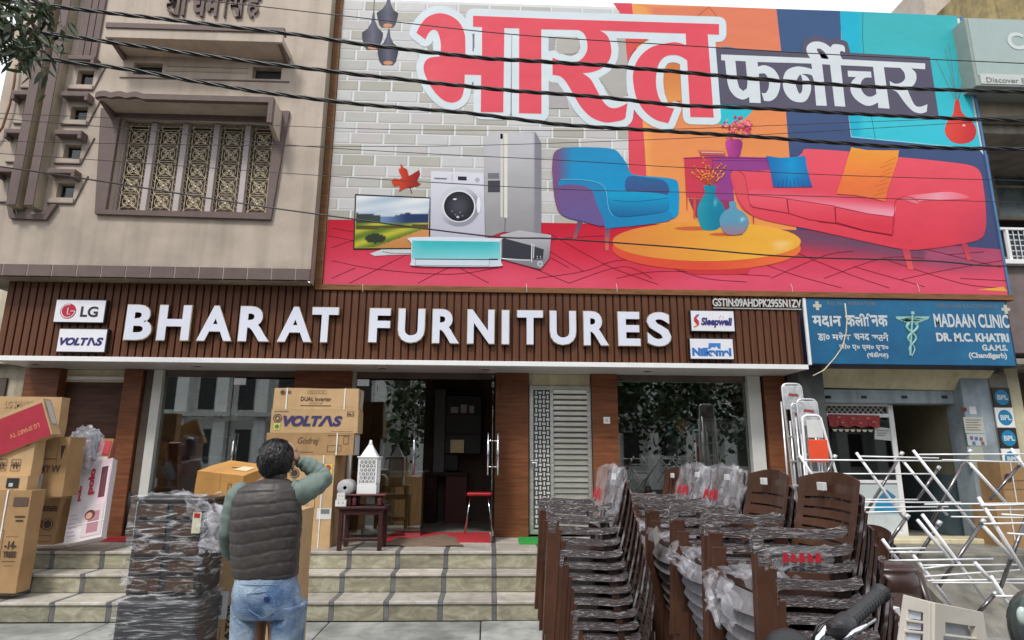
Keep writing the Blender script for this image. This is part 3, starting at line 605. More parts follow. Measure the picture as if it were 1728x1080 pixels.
MB().box((-2.265, 7.95, 6.1), (-2.17, 8.14, 8.6)).build('corner_pillar', M['beige_plaster'], uw, world=True)
MB().box((-2.26, 8.0, 3.7), (-2.18, 8.14, 6.08)).build('dark_gap', mat('gap_dark', (.03, .035, .03), .8), uw, world=True)
NY = 7.85
ban = thing('shop_banner', 'huge colourful printed banner with red Hindi lettering, armchair, sofa and home appliances', 'banner', (2.4, NY, 3.7))
def Z(ox, oy, s): return lambda pts: [(ox + x / s, oy + y / s) for x, y in pts]
zA = Z(580, 200, 3.7237); zB = Z(900, 190, 3.6); zC = Z(1140, 180, 4.0); zD = Z(1380, 200, 3.6); t1 = Z(680, 0, 4.696); t2 = Z(940, 0, 4.697); t3 = Z(1200, 40, 6); t4 = Z(1380, 40, 6); zL = Z(580, 0, 8.307)
_lay = [0]
def plane_pt(x, y): p = atY(x, y, NY); return (p.x, p.z)
def unit(p): return p
def toworld(x, y, lay): p = atY(x, y, NY); return (p.x, NY - .0012 * lay, p.z)
X0, Z0, X1, Z1 = -2.165, 3.735, 7.01, 8.04
def cr(pts, n=5, closed=True):                  # smooth curve through the points
    out = []; N = len(pts)
    for i in range(N if closed else N - 1):
        p0, p1, p2, p3 = (pts[(i - 1) % N], pts[i], pts[(i + 1) % N], pts[(i + 2) % N]) if closed else (pts[max(i - 1, 0)], pts[i], pts[i + 1], pts[min(i + 2, N - 1)])
        for k in range(n):
            t = k / n; out.append(tuple(.5 * (2 * p1[j] + (p2[j] - p0[j]) * t + (2 * p0[j] - 5 * p1[j] + 4 * p2[j] - p3[j]) * t * t + (3 * p1[j] - p0[j] - 3 * p2[j] + p3[j]) * t ** 3) for j in (0, 1)))
    if not closed: out.append(pts[-1])
    return out
def mixc(a, b, t): t = max(0, min(1, t)); return tuple(a[i] + (b[i] - a[i]) * t for i in range(3))
def inpoly(x, y, P):
    c = False; j = len(P) - 1
    for i in range(len(P)):
        if (P[i][1] > y) != (P[j][1] > y) and x < (P[j][0] - P[i][0]) * (y - P[i][1]) / (P[j][1] - P[i][1]) + P[i][0]: c = not c
        j = i
    return c
KP = .88
def pr(mb, poly, col, lay, step=None):
    """printed patch: polygon in photo pixels, colour = (r,g,b) or function of (x,y)"""
    if mb.c is None: mb.c = []
    fn = col if callable(col) else (lambda x, y: col)
    P = [Vector(p) for p in poly]; edges = [(i, (i + 1) % len(P)) for i in range(len(P))]
    if step:
        xa = min(p[0] for p in poly); xb = max(p[0] for p in poly); ya = min(p[1] for p in poly); yb = max(p[1] for p in poly)
        y = ya + step / 2
        while y < yb:
            x = xa + step / 2
            while x < xb:
                if inpoly(x, y, poly): P.append(Vector((x, y)))
                x += step
            y += step
        vs, _, fs, *_r = delaunay_2d_cdt(P, edges, [list(range(len(poly)))], 1, 1e-4)
        vs = [(v.x, v.y) for v in vs]
        base = len(mb.v); mb.add([toworld(x, y, lay) for x, y in vs], [tuple(f) if (vs[f[1]][0] - vs[f[0]][0]) * (vs[f[2]][1] - vs[f[0]][1]) - (vs[f[1]][1] - vs[f[0]][1]) * (vs[f[2]][0] - vs[f[0]][0]) < 0 else tuple(f)[::-1] for f in fs])
        mb.c += [tuple(v * KP for v in lin(fn(x, y))) for x, y in vs]
    else:
        vs, _, fs, *_r = delaunay_2d_cdt(P, edges, [list(range(len(poly)))], 1, 1e-4)
        vs = [(v.x, v.y) for v in vs]
        mb.add([toworld(x, y, lay) for x, y in vs], [tuple(f) for f in fs]); mb.c += [tuple(v * KP for v in lin(fn(x, y))) for x, y in vs]
def stroke(mb, pts, wd, col, lay, closed=False, round_=True):
    """printed line: quads and round joints merged into one sheet of triangles (nothing overlaps)"""
    if mb.c is None: mb.c = []
    N = len(pts); c = tuple(v * KP for v in lin(col)); n = 12 if wd > 8 else 6; P = []; E_ = []; F_ = []
    def face(q):
        b = len(P); P.extend(Vector((v[0], v[1])) for v in q); F_.append(list(range(b, b + len(q)))); E_.extend((b + i, b + (i + 1) % len(q)) for i in range(len(q)))
    for i in range(N if closed else N - 1):
        a = Vector(pts[i]); b = Vector(pts[(i + 1) % N]); d = b - a
        if d.length < 1e-3: continue
        nn = Vector((-d.y, d.x)).normalized() * wd / 2
        face([a - nn, b - nn, b + nn, a + nn])
    if round_ or N > 2:
        for p in (pts if (round_ or closed) else pts[1:-1]): face([(p[0] + wd / 2 * math.cos(2 * math.pi * k / n + .1), p[1] + wd / 2 * math.sin(2 * math.pi * k / n + .1)) for k in range(n)])
    vs, _, fs, _a, _b, of = delaunay_2d_cdt(P, E_, F_, 1, 1e-3); fs = [f for f, o_ in zip(fs, of) if o_]
    vs = [(v.x, v.y) for v in vs]
    mb.add([toworld(x, y, lay) for x, y in vs], [tuple(f) for f in fs]); mb.c += [c] * len(vs)
def ell(cx, cy, rx, ry=None, n=28, a0=0, a1=360): return [(cx + rx * math.cos(R(a0 + (a1 - a0) * k / n)), cy + (ry or rx) * math.sin(R(a0 + (a1 - a0) * k / n))) for k in range(n)]
BP = M['banner_print']
def part(name, mb, parent=None): return mb.build(name, BP, parent or ban, world=True)
fm = [((X0 - .09, NY - .03, 3.66), (X1 + .06, NY + .08, 3.735)), ((X0 - .10, NY - .03, 3.735), (X0 - .004, NY + .08, Z1 + .03))]
for a, b in fm: MB().bbox(a, b, .004).build('frame_rail', M['frame_wood'], ban, world=True)
MB().bbox((X1 + .004, NY - .02, 3.735), (X1 + .035, NY + .2, Z1 + .03), .004).build('frame_rail', mat('blue_edge', (.06, .16, .32), .5), ban, world=True)
MB().bbox((X0, NY + .012, Z1 - .03), (X1, NY + .08, Z1 + .0), .004).build('frame_rail', M['frame_wood'], ban, world=True)
def corner(x, y): return (x, y)
from bisect import bisect
def pxof(X, Zz):                                 # plane point -> photo pixel
    q = CM.transposed() @ (Vector((X, NY, Zz)) - CAM); return (864 + FPX * q.x / q.y, 540 - FPX * q.z / q.y)
def wpoly(mb, pts, col, lay):                   # print patch given in metres on the sheet
    if mb.c is None: mb.c = []
    mb.add([(x, NY - .0012 * lay, z) for x, z in pts], [tuple(range(len(pts)))]); mb.c += [tuple(v * KP for v in lin(col))] * len(pts)
def wgrid(mb, x0, z0, x1, z1, fn, lay, nx, nz):
    if mb.c is None: mb.c = []
    vs = []; 
    for j in range(nz + 1):
        for i in range(nx + 1):
            x = x0 + (x1 - x0) * i / nx; z = z0 + (z1 - z0) * j / nz; vs.append((x, NY - .0012 * lay, z)); mb.c.append(tuple(v * KP for v in lin(fn(*pxof(x, z)))))
    mb.add(vs, [(j * (nx + 1) + i, j * (nx + 1) + i + 1, (j + 1) * (nx + 1) + i + 1, (j + 1) * (nx + 1) + i) for j in range(nz) for i in range(nx)])
def hz(x): return 378 + (x - 560) * -.0 if x < 700 else 378
m = MB(); wgrid(m, X0, Z0, X1, Z1, lambda x, y: (222, 224, 224), 0, 40, 20); part('banner_sheet', m)
m = MB(); rnd = random.Random(3); bx = .452; bz = .1615; row = 0; z = 4.62 - bz * 2
pal = [(196, 192, 186), (186, 182, 172), (204, 203, 203), (178, 174, 164), (190, 188, 182), (208, 206, 204), (198, 192, 190)]
while z < Z1 - .02:
    x = X0 - bx * (.5 if row % 2 else .12) - (.1 if row % 4 > 1 else 0)
    while x < 2.75:
        a = max(x + .014, X0 + .01); b = min(x + bx - .014, 2.75); zt = min(z + bz - .016, Z1 - .01)
        if b - a > .04 and zt - z > .03:
            c = rnd.choice(pal); wpoly(m, [(a, z), (b, z), (b, zt), (a, zt)], tuple(v * .90 for v in c), 1); wpoly(m, [(a, z + .012), (b - .012, z + .012), (b - .012, zt), (a, zt)], c, 1.6)
        x += bx
    z += bz; row += 1
part('printed_brick_wall', m)
m = MB()
def orange(x, y): return mixc((224, 128, 96), (240, 158, 80), (y - 60) / 330) if x > 1090 else mixc((238, 165, 92), (242, 168, 84), (y - 200) / 200)
pr(m, [(1034, 5), (1066, 5.6), (1072, 60), (1080, 150), (1088, 250), (1096, 385), (1062, 385), (1060, 200), (1052, 110), (1045, 20)], lambda x, y: (222, 78, 92), 2.4, 12)
pr(m, [(1064, 6), (1310, 15), (1318, 85), (1335, 300), (1345, 400), (1094, 400), (1088, 250)], orange, 2.2, 16)
pr(m, [(1310, 15), (1418, 18.5), (1420, 100), (1436, 232), (1652, 252), (1660, 262), (1667, 260), (1692, 425), (1500, 420), (1330, 390), (1324, 200)], lambda x, y: mixc((66, 92, 132), (70, 78, 118), (y - 100) / 300), 2.0, 18)
pr(m, [(1417, 18.5), (1614, 27), (1655, 250), (1648, 250), (1437, 231), (1424, 140)], lambda x, y: mixc((66, 180, 186), (60, 196, 214), (y - 60) / 150) if x > 1456 else (34, 178, 206), 2.6, 12)
stroke(m, [(1456, 22), (1455, 60), (1462, 150), (1477, 235)], 1.0, (30, 120, 140), 3.4)
stroke(m, [(1436, 231), (1540, 241), (1652, 252)], 2, (130, 210, 224), 3.4)
pr(m, ell(1225, 145, 58, 66, 36), lambda x, y: mixc((70, 130, 150), (50, 190, 206), (y - 90) / 60), 2.9, 12)
stroke(m, [(1176, 28), (1196, 12), (1212, 30)], 1, (180, 90, 70), 3.4)
part('printed_room_wall', m)
m = MB()
def floorc(x, y):
    c = mixc((196, 30, 52), (228, 86, 112), (y - 378) / 95)
    c = mixc(c, (206, 40, 62), max(0, 1 - abs(x - 985) / 130) * max(0, 1 - abs(y - 410) / 60) * .9)
    c = mixc(c, (208, 50, 66), max(0, 1 - abs(x - 1080) / 90) * max(0, 1 - abs(y - 460) / 35) * .8)
    if x > 1320: c = mixc(c, (106, 78, 104), max(0, 1 - abs((y - (395 + (x - 1330) * .13))) / 34) * (1 if x < 1600 else max(0, (1690 - x) / 90)))
    if x > 1560: c = mixc(c, (176, 84, 116), max(0, 1 - abs(y - 430) / 30))
    return c
def floor_top(x): return 372 if x < 600 else 378 if x < 1090 else 378 + (x - 1090) * .08 if x < 1300 else 395 if x < 1500 else 395 + (x - 1500) * .15
bot = [pxof(X0 + (X1 - X0) * k / 20, Z0 + .002) for k in range(21)]; lft = pxof(X0, 4.6); 
pr(m, [(553.5, 371), (600, 371), (735, 374), (912, 376), (1040, 378), (1100, 378), (1160, 382), (1340, 388), (1500, 398), (1600, 414), (1688, 421)] + [bot[20]] + bot[1:20][::-1] + [bot[0]], floorc, 3.0, 9)
rl = random.Random(5)
seg = [((553, 398), (590, 405), (640, 418)), ((600, 420), (720, 418)), ((560, 440), (640, 455), (760, 463), (840, 452)), ((590, 478), (690, 428)), ((705, 478), (762, 450), (800, 440)), ((775, 452), (825, 478)), ((560, 418), (600, 404)),
       ((930, 405), (980, 400), (1030, 398)), ((905, 470), (985, 458), (1040, 440), (1110, 440)), ((925, 393), (990, 430), (1040, 455), (1110, 480)), ((905, 422), (960, 452)), ((985, 458), (940, 432), (908, 412)), ((960, 478), (1050, 450), (1100, 470)), ((1100, 438), (1180, 468), (1260, 476)), ((1040, 470), (1120, 458), (1300, 466)),
       ((1290, 446), (1340, 464), (1420, 486)), ((1300, 470), (1390, 432), (1440, 424)), ((1340, 425), (1430, 462), (1500, 486)), ((1390, 470), (1490, 436), (1560, 436)), ((1440, 450), (1560, 484)), ((1500, 440), (1620, 478), (1690, 486)), ((1520, 472), (1600, 455), (1690, 440)), ((1560, 420), (1690, 452)), ((1620, 470), (1700, 474)), ((1600, 430), (1660, 425)), ((600, 452), (560, 470)), ((870, 440), (960, 478)), ((560, 385), (600, 392))]
for s in seg: stroke(m, cr(list(s), 5, False), 1.1, (120, 30, 52), 4.2, round_=False)
pr(m, [(1648, 489), (1693, 484), (1700, 492)], (238, 170, 70), 4.4)
part('printed_floor', m)
bha = [cr(t1([(108, 262), (140, 200), (200, 135), (290, 108), (380, 130), (450, 185), (488, 270), (494, 350), (494, 440)]), 5, False) + t1([(627, 447), (627, 217), (556, 213), (556, 128)]) + t1([(1100, 150), (1315, 158)]) + t2([(1282, 194), (1282, 277), (1192, 274), (1240, 933), (1056, 929), (1018, 268)]) + t2([(700, 258), (340, 244)])
       + cr(t2([(340, 244), (400, 290), (428, 380), (420, 460), (370, 530), (290, 570), (200, 583)]), 5, False)[1:] + cr(t2([(200, 583), (260, 625), (300, 690), (360, 800), (410, 850), (460, 860), (510, 845), (556, 820)]), 5, False)[1:]
       + cr(t2([(556, 825), (545, 900), (532, 945), (450, 968), (370, 970), (270, 930), (190, 850), (130, 750), (70, 650), (30, 610), (0, 600)]), 5, False)[1:] + t1([(1185, 595), (1185, 458)]) + cr(t1([(1190, 462), (1260, 490), (1310, 508)]) + t2([(60, 515), (140, 500), (200, 465), (238, 400), (235, 320), (210, 265), (170, 240)]), 4, False) + t1([(1095, 234), (1097, 903), (920, 899), (921, 228), (803, 224), (794, 893), (617, 889), (620, 597), (489, 593)])
       + cr(t1([(489, 593), (484, 700), (460, 780), (400, 814), (330, 800), (260, 740), (200, 650), (166, 560), (172, 500), (210, 462), (290, 450)]), 5, False)[1:] + cr(t1([(290, 450), (300, 400), (298, 330), (275, 255), (240, 238), (205, 262), (178, 315)]), 5, False)[1:]]
ta = [cr(t2([(1015, 358), (940, 338), (850, 350), (740, 380), (650, 460), (606, 560), (604, 660), (630, 780), (690, 880), (780, 950), (880, 978)]), 5, False) + t2([(926, 862)]) + cr(t2([(926, 862), (850, 840), (800, 760), (782, 640), (800, 520), (850, 455), (920, 438), (980, 450), (1028, 478)]), 5, False)[1:]]
m = MB(); WH = (214, 225, 230)
for q, P in enumerate(bha + ta):
    pr(m, P, WH, 5.0 + q * .15); stroke(m, P, 25, WH, 5.5 + q * .3, True)
part('printed_headline_outline', m)
m = MB(); 
for P in bha: pr(m, P, (226, 84, 98), 7.0); stroke(m, P, 1.4, (244, 200, 200), 6.2, True, False)
for P in ta: pr(m, P, (226, 84, 98), 7.5); stroke(m, P, 1.4, (244, 200, 200), 6.45, True, False)
pr(m, t2([(1015, 358), (1028, 478), (1060, 520), (1040, 350)]), (226, 84, 98), 7.3)
for P in (t1([(553, 270), (564, 270), (561, 408), (551, 408)]), t1([(550, 655), (556, 655), (553, 700), (548, 700)]), t1([(861, 282), (864, 282), (858, 920), (854, 920)])): pr(m, P, (120, 120, 130), 7.4)
part('printed_headline', m)
m = MB()
pr(m, t2([(880, 520), (930, 498), (968, 510), (975, 640), (985, 800), (930, 805), (880, 820), (850, 740), (848, 620)]), lambda x, y: mixc((206, 120, 70), (226, 150, 84), (y - 106) / 60), 6.6, 6)
pr(m, t2([(470, 305), (720, 312), (640, 360), (590, 430), (556, 510), (548, 620), (556, 760), (470, 790), (420, 745), (330, 620), (430, 560), (480, 480), (488, 380)]), (178, 174, 168), 6.6)
pr(m, t2([(540, 308), (720, 312), (640, 360), (590, 430), (558, 500)]), (216, 84, 80), 6.9)
pr(m, t2([(0, 290), (150, 300), (180, 360), (170, 410), (130, 430), (20, 428), (0, 410)]), (184, 180, 172), 6.6)
pr(m, t1([(1158, 290), (1210, 300), (1200, 345), (1195, 400), (1156, 402)]), (170, 164, 166), 6.7)
pr(m, t1([(1158, 655), (1210, 655), (1260, 700), (1300, 790), (1315, 860), (1160, 860)]), (176, 170, 170), 6.7)
pr(m, t2([(0, 680), (40, 740), (95, 850), (0, 855)]), (176, 170, 170), 6.8)
pr(m, t1([(230, 345), (240, 410), (206, 405), (190, 372)]), (160, 156, 152), 6.6)
part('printed_wall_gap', m)
m = MB(); DK = (92, 88, 106)
pr(m, t3([(45, 250), (920, 292)]) + cr(t3([(920, 292), (918, 230), (950, 160), (1040, 128), (1130, 145), (1190, 175)]) + t4([(160, 158), (230, 165), (292, 190), (310, 240), (326, 298)]), 4, False)[1:] + t4([(1130, 343), (1218, 925)]) + t4([(1218, 965), (700, 925), (0, 880)]) + t3([(92, 815)]), DK, 7.6)
part('printed_dark_panel', m)
W2 = (216, 222, 226); m = MB()
pr(m, t3([(98, 316), (600, 336), (1000, 352)]) + cr(t3([(1000, 352), (968, 300), (965, 240), (1010, 195), (1080, 185), (1150, 205), (1205, 245)]), 5, False)[1:] + cr(t3([(1205, 245)]) + t4([(150, 215), (200, 213), (262, 232), (272, 290)]), 4, False)[1:] + t4([(262, 292), (240, 280), (218, 290), (225, 330), (245, 365), (1082, 406), (1082, 466), (940, 456)])
   + cr(t4([(940, 456), (985, 500), (994, 560), (970, 620), (930, 650), (900, 662)]), 4, False)[1:] + cr(t4([(900, 662), (940, 760), (980, 830), (1030, 845), (1105, 820)]), 4, False)[1:] + t4([(1098, 895)]) + cr(t4([(1098, 895), (1040, 912), (960, 890), (880, 810), (800, 700), (735, 668)]), 4, False)[1:] + t4([(722, 585)]) + cr(t4([(722, 585), (780, 612), (840, 600), (878, 560), (870, 500), (830, 452)]), 4, False)[1:]
   + t4([(664, 444), (722, 864), (608, 857), (605, 800)]) + cr(t4([(605, 800), (540, 832), (470, 828), (380, 770), (330, 690), (335, 600), (385, 545)]), 4, False)[1:] + t4([(302, 540), (298, 480), (534, 490), (540, 550)]) + cr(t4([(540, 550), (470, 555), (430, 610), (440, 680), (490, 735), (540, 742), (590, 715)]), 4, False)[1:] + t4([(555, 440), (228, 425), (275, 844), (168, 838), (120, 420), (40, 415), (88, 836)])
   + t3([(1060, 832), (1040, 590), (1020, 530)]) + cr(t3([(1020, 530), (980, 515), (910, 512)]), 4, False)[1:] + cr(t3([(910, 512), (970, 545), (1004, 610), (1004, 690), (960, 780), (890, 800), (800, 770), (735, 680), (724, 570), (760, 480), (850, 440), (940, 445), (1020, 465)]), 4, False)[1:] + t3([(1010, 408), (466, 392), (472, 440)]) + cr(t3([(472, 440), (540, 425), (630, 465), (685, 550), (695, 640), (660, 740), (600, 785), (534, 785)]), 4, False)[1:] + t3([(508, 704)])
   + cr(t3([(508, 704), (550, 705), (580, 650), (578, 570), (540, 510), (480, 512)]), 4, False)[1:] + t3([(500, 808), (386, 803), (382, 745)]) + cr(t3([(382, 745), (320, 772), (240, 740), (180, 660), (155, 550)]), 4, False)[1:] + t3([(138, 378), (100, 374)]), W2, 9.0)
for P in (t3([(242, 380), (346, 385), (365, 600), (358, 660), (320, 685), (280, 650), (262, 580)]), cr(t3([(870, 560), (900, 520), (920, 580), (918, 680), (890, 712), (865, 660), (852, 600)]), 3), cr(t3([(1065, 265), (1100, 258), (1150, 300), (1185, 358), (1130, 355), (1090, 310)]), 3), t4([(8, 290), (60, 310), (104, 358), (30, 356)]) ): pr(m, P, DK, 10.2)
part('printed_second_word', m)
for k, (ox, oy, pts) in enumerate(((0, 0, [(612, -10), (650, -10), (662, 60), (700, 140), (764, 185), (755, 250), (725, 350), (690, 390), (530, 388), (500, 350), (475, 260), (462, 182), (540, 130), (590, 60)]),
                                 (0, 0, [(418, 150), (432, 170), (440, 290), (480, 390), (552, 462), (545, 540), (510, 640), (470, 695), (330, 700), (290, 660), (262, 560), (256, 460), (340, 400), (385, 320), (398, 240)]),
                                 (0, 0, [(628, 400), (645, 410), (655, 520), (700, 610), (770, 670), (760, 750), (730, 870), (690, 915), (540, 912), (500, 860), (480, 760), (474, 690), (560, 600), (600, 520), (618, 440)]))):
    m = MB(); P = zL(pts); xm = sum(p[0] for p in P) / len(P); yb = max(p[1] for p in P)
    pr(m, P, lambda x, y, xm=xm: mixc((96, 96, 116), (52, 54, 68), abs(x - xm) / 16), 3.0 + 1.2 * k, 4); pr(m, ell(xm, yb - 3.5, 8, 3.4, 14), (206, 140, 100), 4.0 + 1.2 * k)
    if k == 1: stroke(m, zL([(430, -10), (422, 160)]), 1.2, (60, 58, 66), 3.0)
    part('printed_lamp', m)
m = MB(); c = (392, 385)
pr(m, zA([(358, 282), (378, 310), (398, 320), (410, 362), (430, 352), (448, 340), (474, 325), (480, 350), (468, 378), (458, 398), (486, 412), (462, 428), (440, 430), (420, 434), (385, 440), (346, 462), (352, 440), (350, 422), (320, 428), (305, 410), (300, 388), (322, 378), (352, 384), (366, 372), (350, 340), (345, 318), (358, 315)]), lambda x, y: mixc((206, 66, 40), (150, 36, 32), (x - 675) / 30), 6, 4)
stroke(m, zA([(415, 430), (428, 470)]), 1.4, (90, 30, 30), 7)
part('printed_leaf', m)
m = MB()
pr(m, zA([(165, 850), (245, 822), (430, 815), (430, 855), (300, 858), (195, 865)]), (206, 208, 212), 7); stroke(m, zA([(245, 838), (300, 848), (425, 850)]), 1, (110, 112, 118), 8)
pr(m, zA([(72, 476), (546, 497), (540, 822), (60, 825)]), (36, 36, 40), 7.6)
def tvc(x, y):
    u = (x - 598) / 127; v = (y - 329) / 90
    if v < .34 + .05 * math.sin(u * 9) * .3:
        return mixc((176, 194, 214), (232, 234, 232), .5 + .5 * math.sin(u * 7 + v * 18) * math.sin(v * 9 + 1))
    mt = .40 - .10 * max(0, 1 - abs(u - .02) / .35) * 1 - .16 * max(0, 1 - abs(u - .95) / .42)
    if v < mt: return (196, 206, 214)
    if v < .54: return (58, 70, 66) if u < .35 else mixc((110, 140, 180), (40, 58, 100), (u - .4) / .3)
    pth = .52 + (v - .6) * -.55 + .25 * (1 - v)
    if v > .66 and u > 1.1 - (v - .55) * 1.9 and u < 1.25 - (v - .6) * .3: return mixc((222, 172, 110), (196, 130, 76), v)
    g = mixc((190, 186, 60), (96, 120, 40), .5 + .5 * math.sin(u * 11 + v * 25)); 
    if abs(v - (.62 - .03 * u)) < .03: g = (84, 76, 40)
    if ((u - .28) / .14) ** 2 + ((v - .82) / .09) ** 2 < 1: g = (52, 58, 46)
    return g
pr(m, zA([(80, 486), (540, 505), (534, 814), (68, 817)]), tvc, 8.8, 2.2)
part('printed_television', m)
m = MB()
pr(m, zA([(880, 112), (1000, 95), (1205, 85), (1240, 155), (1240, 722), (1000, 715), (890, 755)]), lambda x, y: mixc(mixc((196, 194, 198), (150, 148, 150), (y - 240) / 150), (118, 116, 124), (x - 900) / 8), 8, 5)
for P, c in ((zA([(985, 98), (1000, 97), (1000, 622), (985, 620)]), (214, 210, 204)), (zA([(1008, 97), (1030, 96), (1028, 626), (1008, 624)]), (226, 222, 208)), (zA([(906, 345), (976, 345), (976, 380), (906, 380)]), (120, 118, 124)), (zA([(906, 393), (982, 391), (982, 465), (906, 465)]), (70, 68, 76)), (zA([(1012, 628), (1018, 628), (1014, 715), (1010, 715)]), (100, 96, 100)), (zA([(985, 95), (1002, 95), (1002, 130), (985, 130)]), (236, 234, 230)), (zA([(1200, 88), (1240, 155), (1240, 722), (1202, 718)]), (134, 132, 142))): pr(m, P, c, 9.2)
part('printed_fridge', m)
m = MB()
pr(m, zA([(548, 332), (880, 345), (888, 752), (545, 745)]), lambda x, y: mixc((222, 222, 232), (190, 190, 204), (y - 290) / 110), 10, 6)
for P, c in ((zA([(548, 400), (882, 418), (882, 422), (548, 404)]), (150, 150, 162)), (zA([(570, 374), (648, 377), (648, 386), (570, 383)]), (120, 122, 130)), (zA([(718, 366), (773, 368), (773, 392), (718, 390)]), (40, 42, 52)), (zA([(680, 350), (683, 350), (683, 405), (680, 405)]), (160, 160, 170))): pr(m, P, c, 11.2)
pr(m, ell(580 + 840 / 3.7237, 200 + 388 / 3.7237, 4), (176, 178, 188), 11.2)
cx, cy = 580 + 725 / 3.7237, 200 + 555 / 3.7237
pr(m, ell(cx, cy, 35, 34), lambda x, y: mixc((204, 206, 214), (150, 150, 160), (x - cx + y - cy) / 40 + .5), 11.2, 7); pr(m, ell(cx, cy, 28, 27), (226, 228, 234), 12.4); pr(m, ell(cx, cy, 25.5, 25), lambda x, y: mixc((74, 74, 84), (34, 34, 42), ((x - cx) ** 2 + (y - cy) ** 2) / 500), 13.6, 7)
pr(m, ell(cx - 7, cy - 12, 3, 1.4), (230, 230, 236), 14.8); pr(m, ell(cx - 2, cy + 18, 2.4, 2), (200, 200, 210), 14.8); pr(m, ell(cx + 33, cy - 2, 3.4, 14), (232, 234, 240), 14.8)
for q in ((-12, 8), (-6, 14), (2, 10), (6, 16)): pr(m, ell(cx + q[0], cy + q[1], 1.1), (150, 150, 160), 14.8)
part('printed_washing_machine', m)
m = MB()
pr(m, zA([(985, 735), (1100, 705), (1303, 735), (1290, 880), (1240, 948), (1195, 940), (990, 885)]), lambda x, y: mixc((186, 184, 190), (134, 132, 138), (y - 395) / 50), 15, 5)
pr(m, zA([(995, 752), (1175, 800), (1257, 825), (1250, 890), (1190, 890), (995, 878)]), (58, 58, 68), 16.2); stroke(m, zA([(990, 882), (1100, 892), (1170, 893)]), 1.5, (228, 228, 232), 17); stroke(m, zA([(1182, 790), (1180, 905)]), 1.8, (222, 222, 226), 17); stroke(m, zA([(1195, 792), (1192, 880)]), 1.2, (222, 222, 226), 17)
pr(m, ell(580 + 1233 / 3.7237, 200 + 916 / 3.7237, 4.6), (214, 214, 218), 17.2); pr(m, ell(580 + 1233 / 3.7237, 200 + 916 / 3.7237, 3), (150, 150, 156), 18.2)
for i in range(2):
    for j in range(2): pr(m, ell(580 + (1216 + 20 * i) / 3.7237, 200 + (870 + 12 * j) / 3.7237, 1, n=6), (200, 200, 206), 18)
part('printed_microwave', m)
m = MB()
pr(m, cr(zA([(440, 748), (960, 756), (984, 775), (988, 900), (975, 932), (700, 934), (440, 928), (425, 900), (428, 790)]), 3), (214, 224, 234), 18.4)
pr(m, zA([(432, 770), (980, 778), (986, 888), (428, 884)]), lambda x, y: mixc(mixc((60, 184, 190), (150, 214, 218), (y - 412) / 30), (180, 222, 226), abs(x - 770) / 75 - .75), 19.6, 5)
stroke(m, zA([(450, 886), (968, 890)]), 1.2, (40, 50, 60), 20.4); pr(m, zA([(915, 884), (968, 885), (968, 892), (915, 891)]), (34, 54, 70), 20.8); stroke(m, zA([(452, 890), (452, 926), (915, 930), (915, 892)]), .7, (140, 150, 164), 20.4)
part('printed_air_conditioner', m)
m = MB()
for P in (zB([(268, 660), (300, 665), (262, 765), (240, 768)]), zB([(432, 690), (468, 690), (456, 838), (436, 838)])): pr(m, P, lambda x, y: mixc((112, 78, 112), (214, 108, 84), (y - 385) / 30), 6, 5)
pr(m, cr(zB([(115, 300), (130, 240), (190, 215), (340, 212), (480, 222), (530, 260), (570, 320), (600, 375), (720, 390), (850, 405), (880, 440), (884, 560), (860, 640), (700, 675), (500, 700), (430, 690), (300, 665), (180, 630), (135, 560), (115, 400)]), 3),
   lambda x, y: mixc((120, 84, 130), mixc((38, 140, 190), (24, 150, 204), (y - 250) / 80), ((x - 940) - max(0, (y - 300)) * .55) / 26), 7.2, 6)
pr(m, cr(zB([(165, 410), (280, 405), (400, 430), (440, 470), (470, 600), (500, 640), (660, 632), (815, 600), (820, 660), (500, 700), (430, 690), (380, 560), (350, 470), (260, 440), (160, 450)]), 3), (34, 134, 186), 8.4)
pr(m, cr(zB([(165, 445), (260, 440), (350, 470), (385, 560), (432, 688), (300, 662), (185, 628), (160, 560), (155, 480)]), 3), lambda x, y: mixc((114, 84, 134), (108, 92, 150), (y - 310) / 60), 9.6, 6)
pr(m, cr(zB([(575, 390), (700, 400), (800, 420), (812, 500), (620, 485), (560, 470)]), 3), lambda x, y: mixc((50, 100, 150), (66, 86, 140), (y - 300) / 25), 9.6, 6)
pr(m, cr(zB([(460, 490), (620, 483), (800, 500), (820, 540), (805, 600), (640, 628), (520, 634), (475, 605), (462, 545)]), 3), lambda x, y: mixc((24, 158, 204), (34, 104, 156), (y - 332) / 34), 10.8, 5)
stroke(m, zB([(480, 535), (600, 545), (760, 530), (812, 520)]), .8, (26, 96, 140), 11.6, round_=False)
stroke(m, cr(zB([(165, 408), (290, 410), (400, 432), (440, 480), (455, 580), (480, 630)]), 3, False), 1.1, (110, 190, 225), 11.6, round_=False)
part('printed_armchair', m)
m = MB()
pr(m, zC([(55, 345), (250, 335), (640, 345), (640, 470), (380, 450), (395, 640), (70, 610)]), lambda x, y: mixc((206, 62, 84), (150, 66, 140), (x - 1190) / 25), 6, 6)
stroke(m, zC([(55, 350), (250, 345), (640, 352)]), 1.4, (120, 40, 100), 7); stroke(m, zC([(250, 365), (620, 368)]), .8, (110, 40, 100), 7); stroke(m, zC([(250, 350), (250, 460)]), .8, (120, 40, 90), 7)
for P in (zC([(118, 610), (138, 612), (132, 755), (120, 752)]), zC([(70, 610), (80, 610), (78, 700), (72, 700)])): pr(m, P, (214, 78, 74), 7)
pr(m, zC([(85, 620), (395, 640), (400, 740), (140, 752)]), (150, 60, 90), 5.4)
for P, c in ((zC([(150, 292), (330, 300), (330, 312), (158, 308)]), (214, 120, 96)), (zC([(160, 312), (332, 316), (336, 334), (165, 330)]), (190, 84, 96)), (zC([(170, 308), (326, 312), (326, 317), (172, 312)]), (232, 200, 180))): pr(m, P, c, 7.4)
part('printed_cabinet', m)
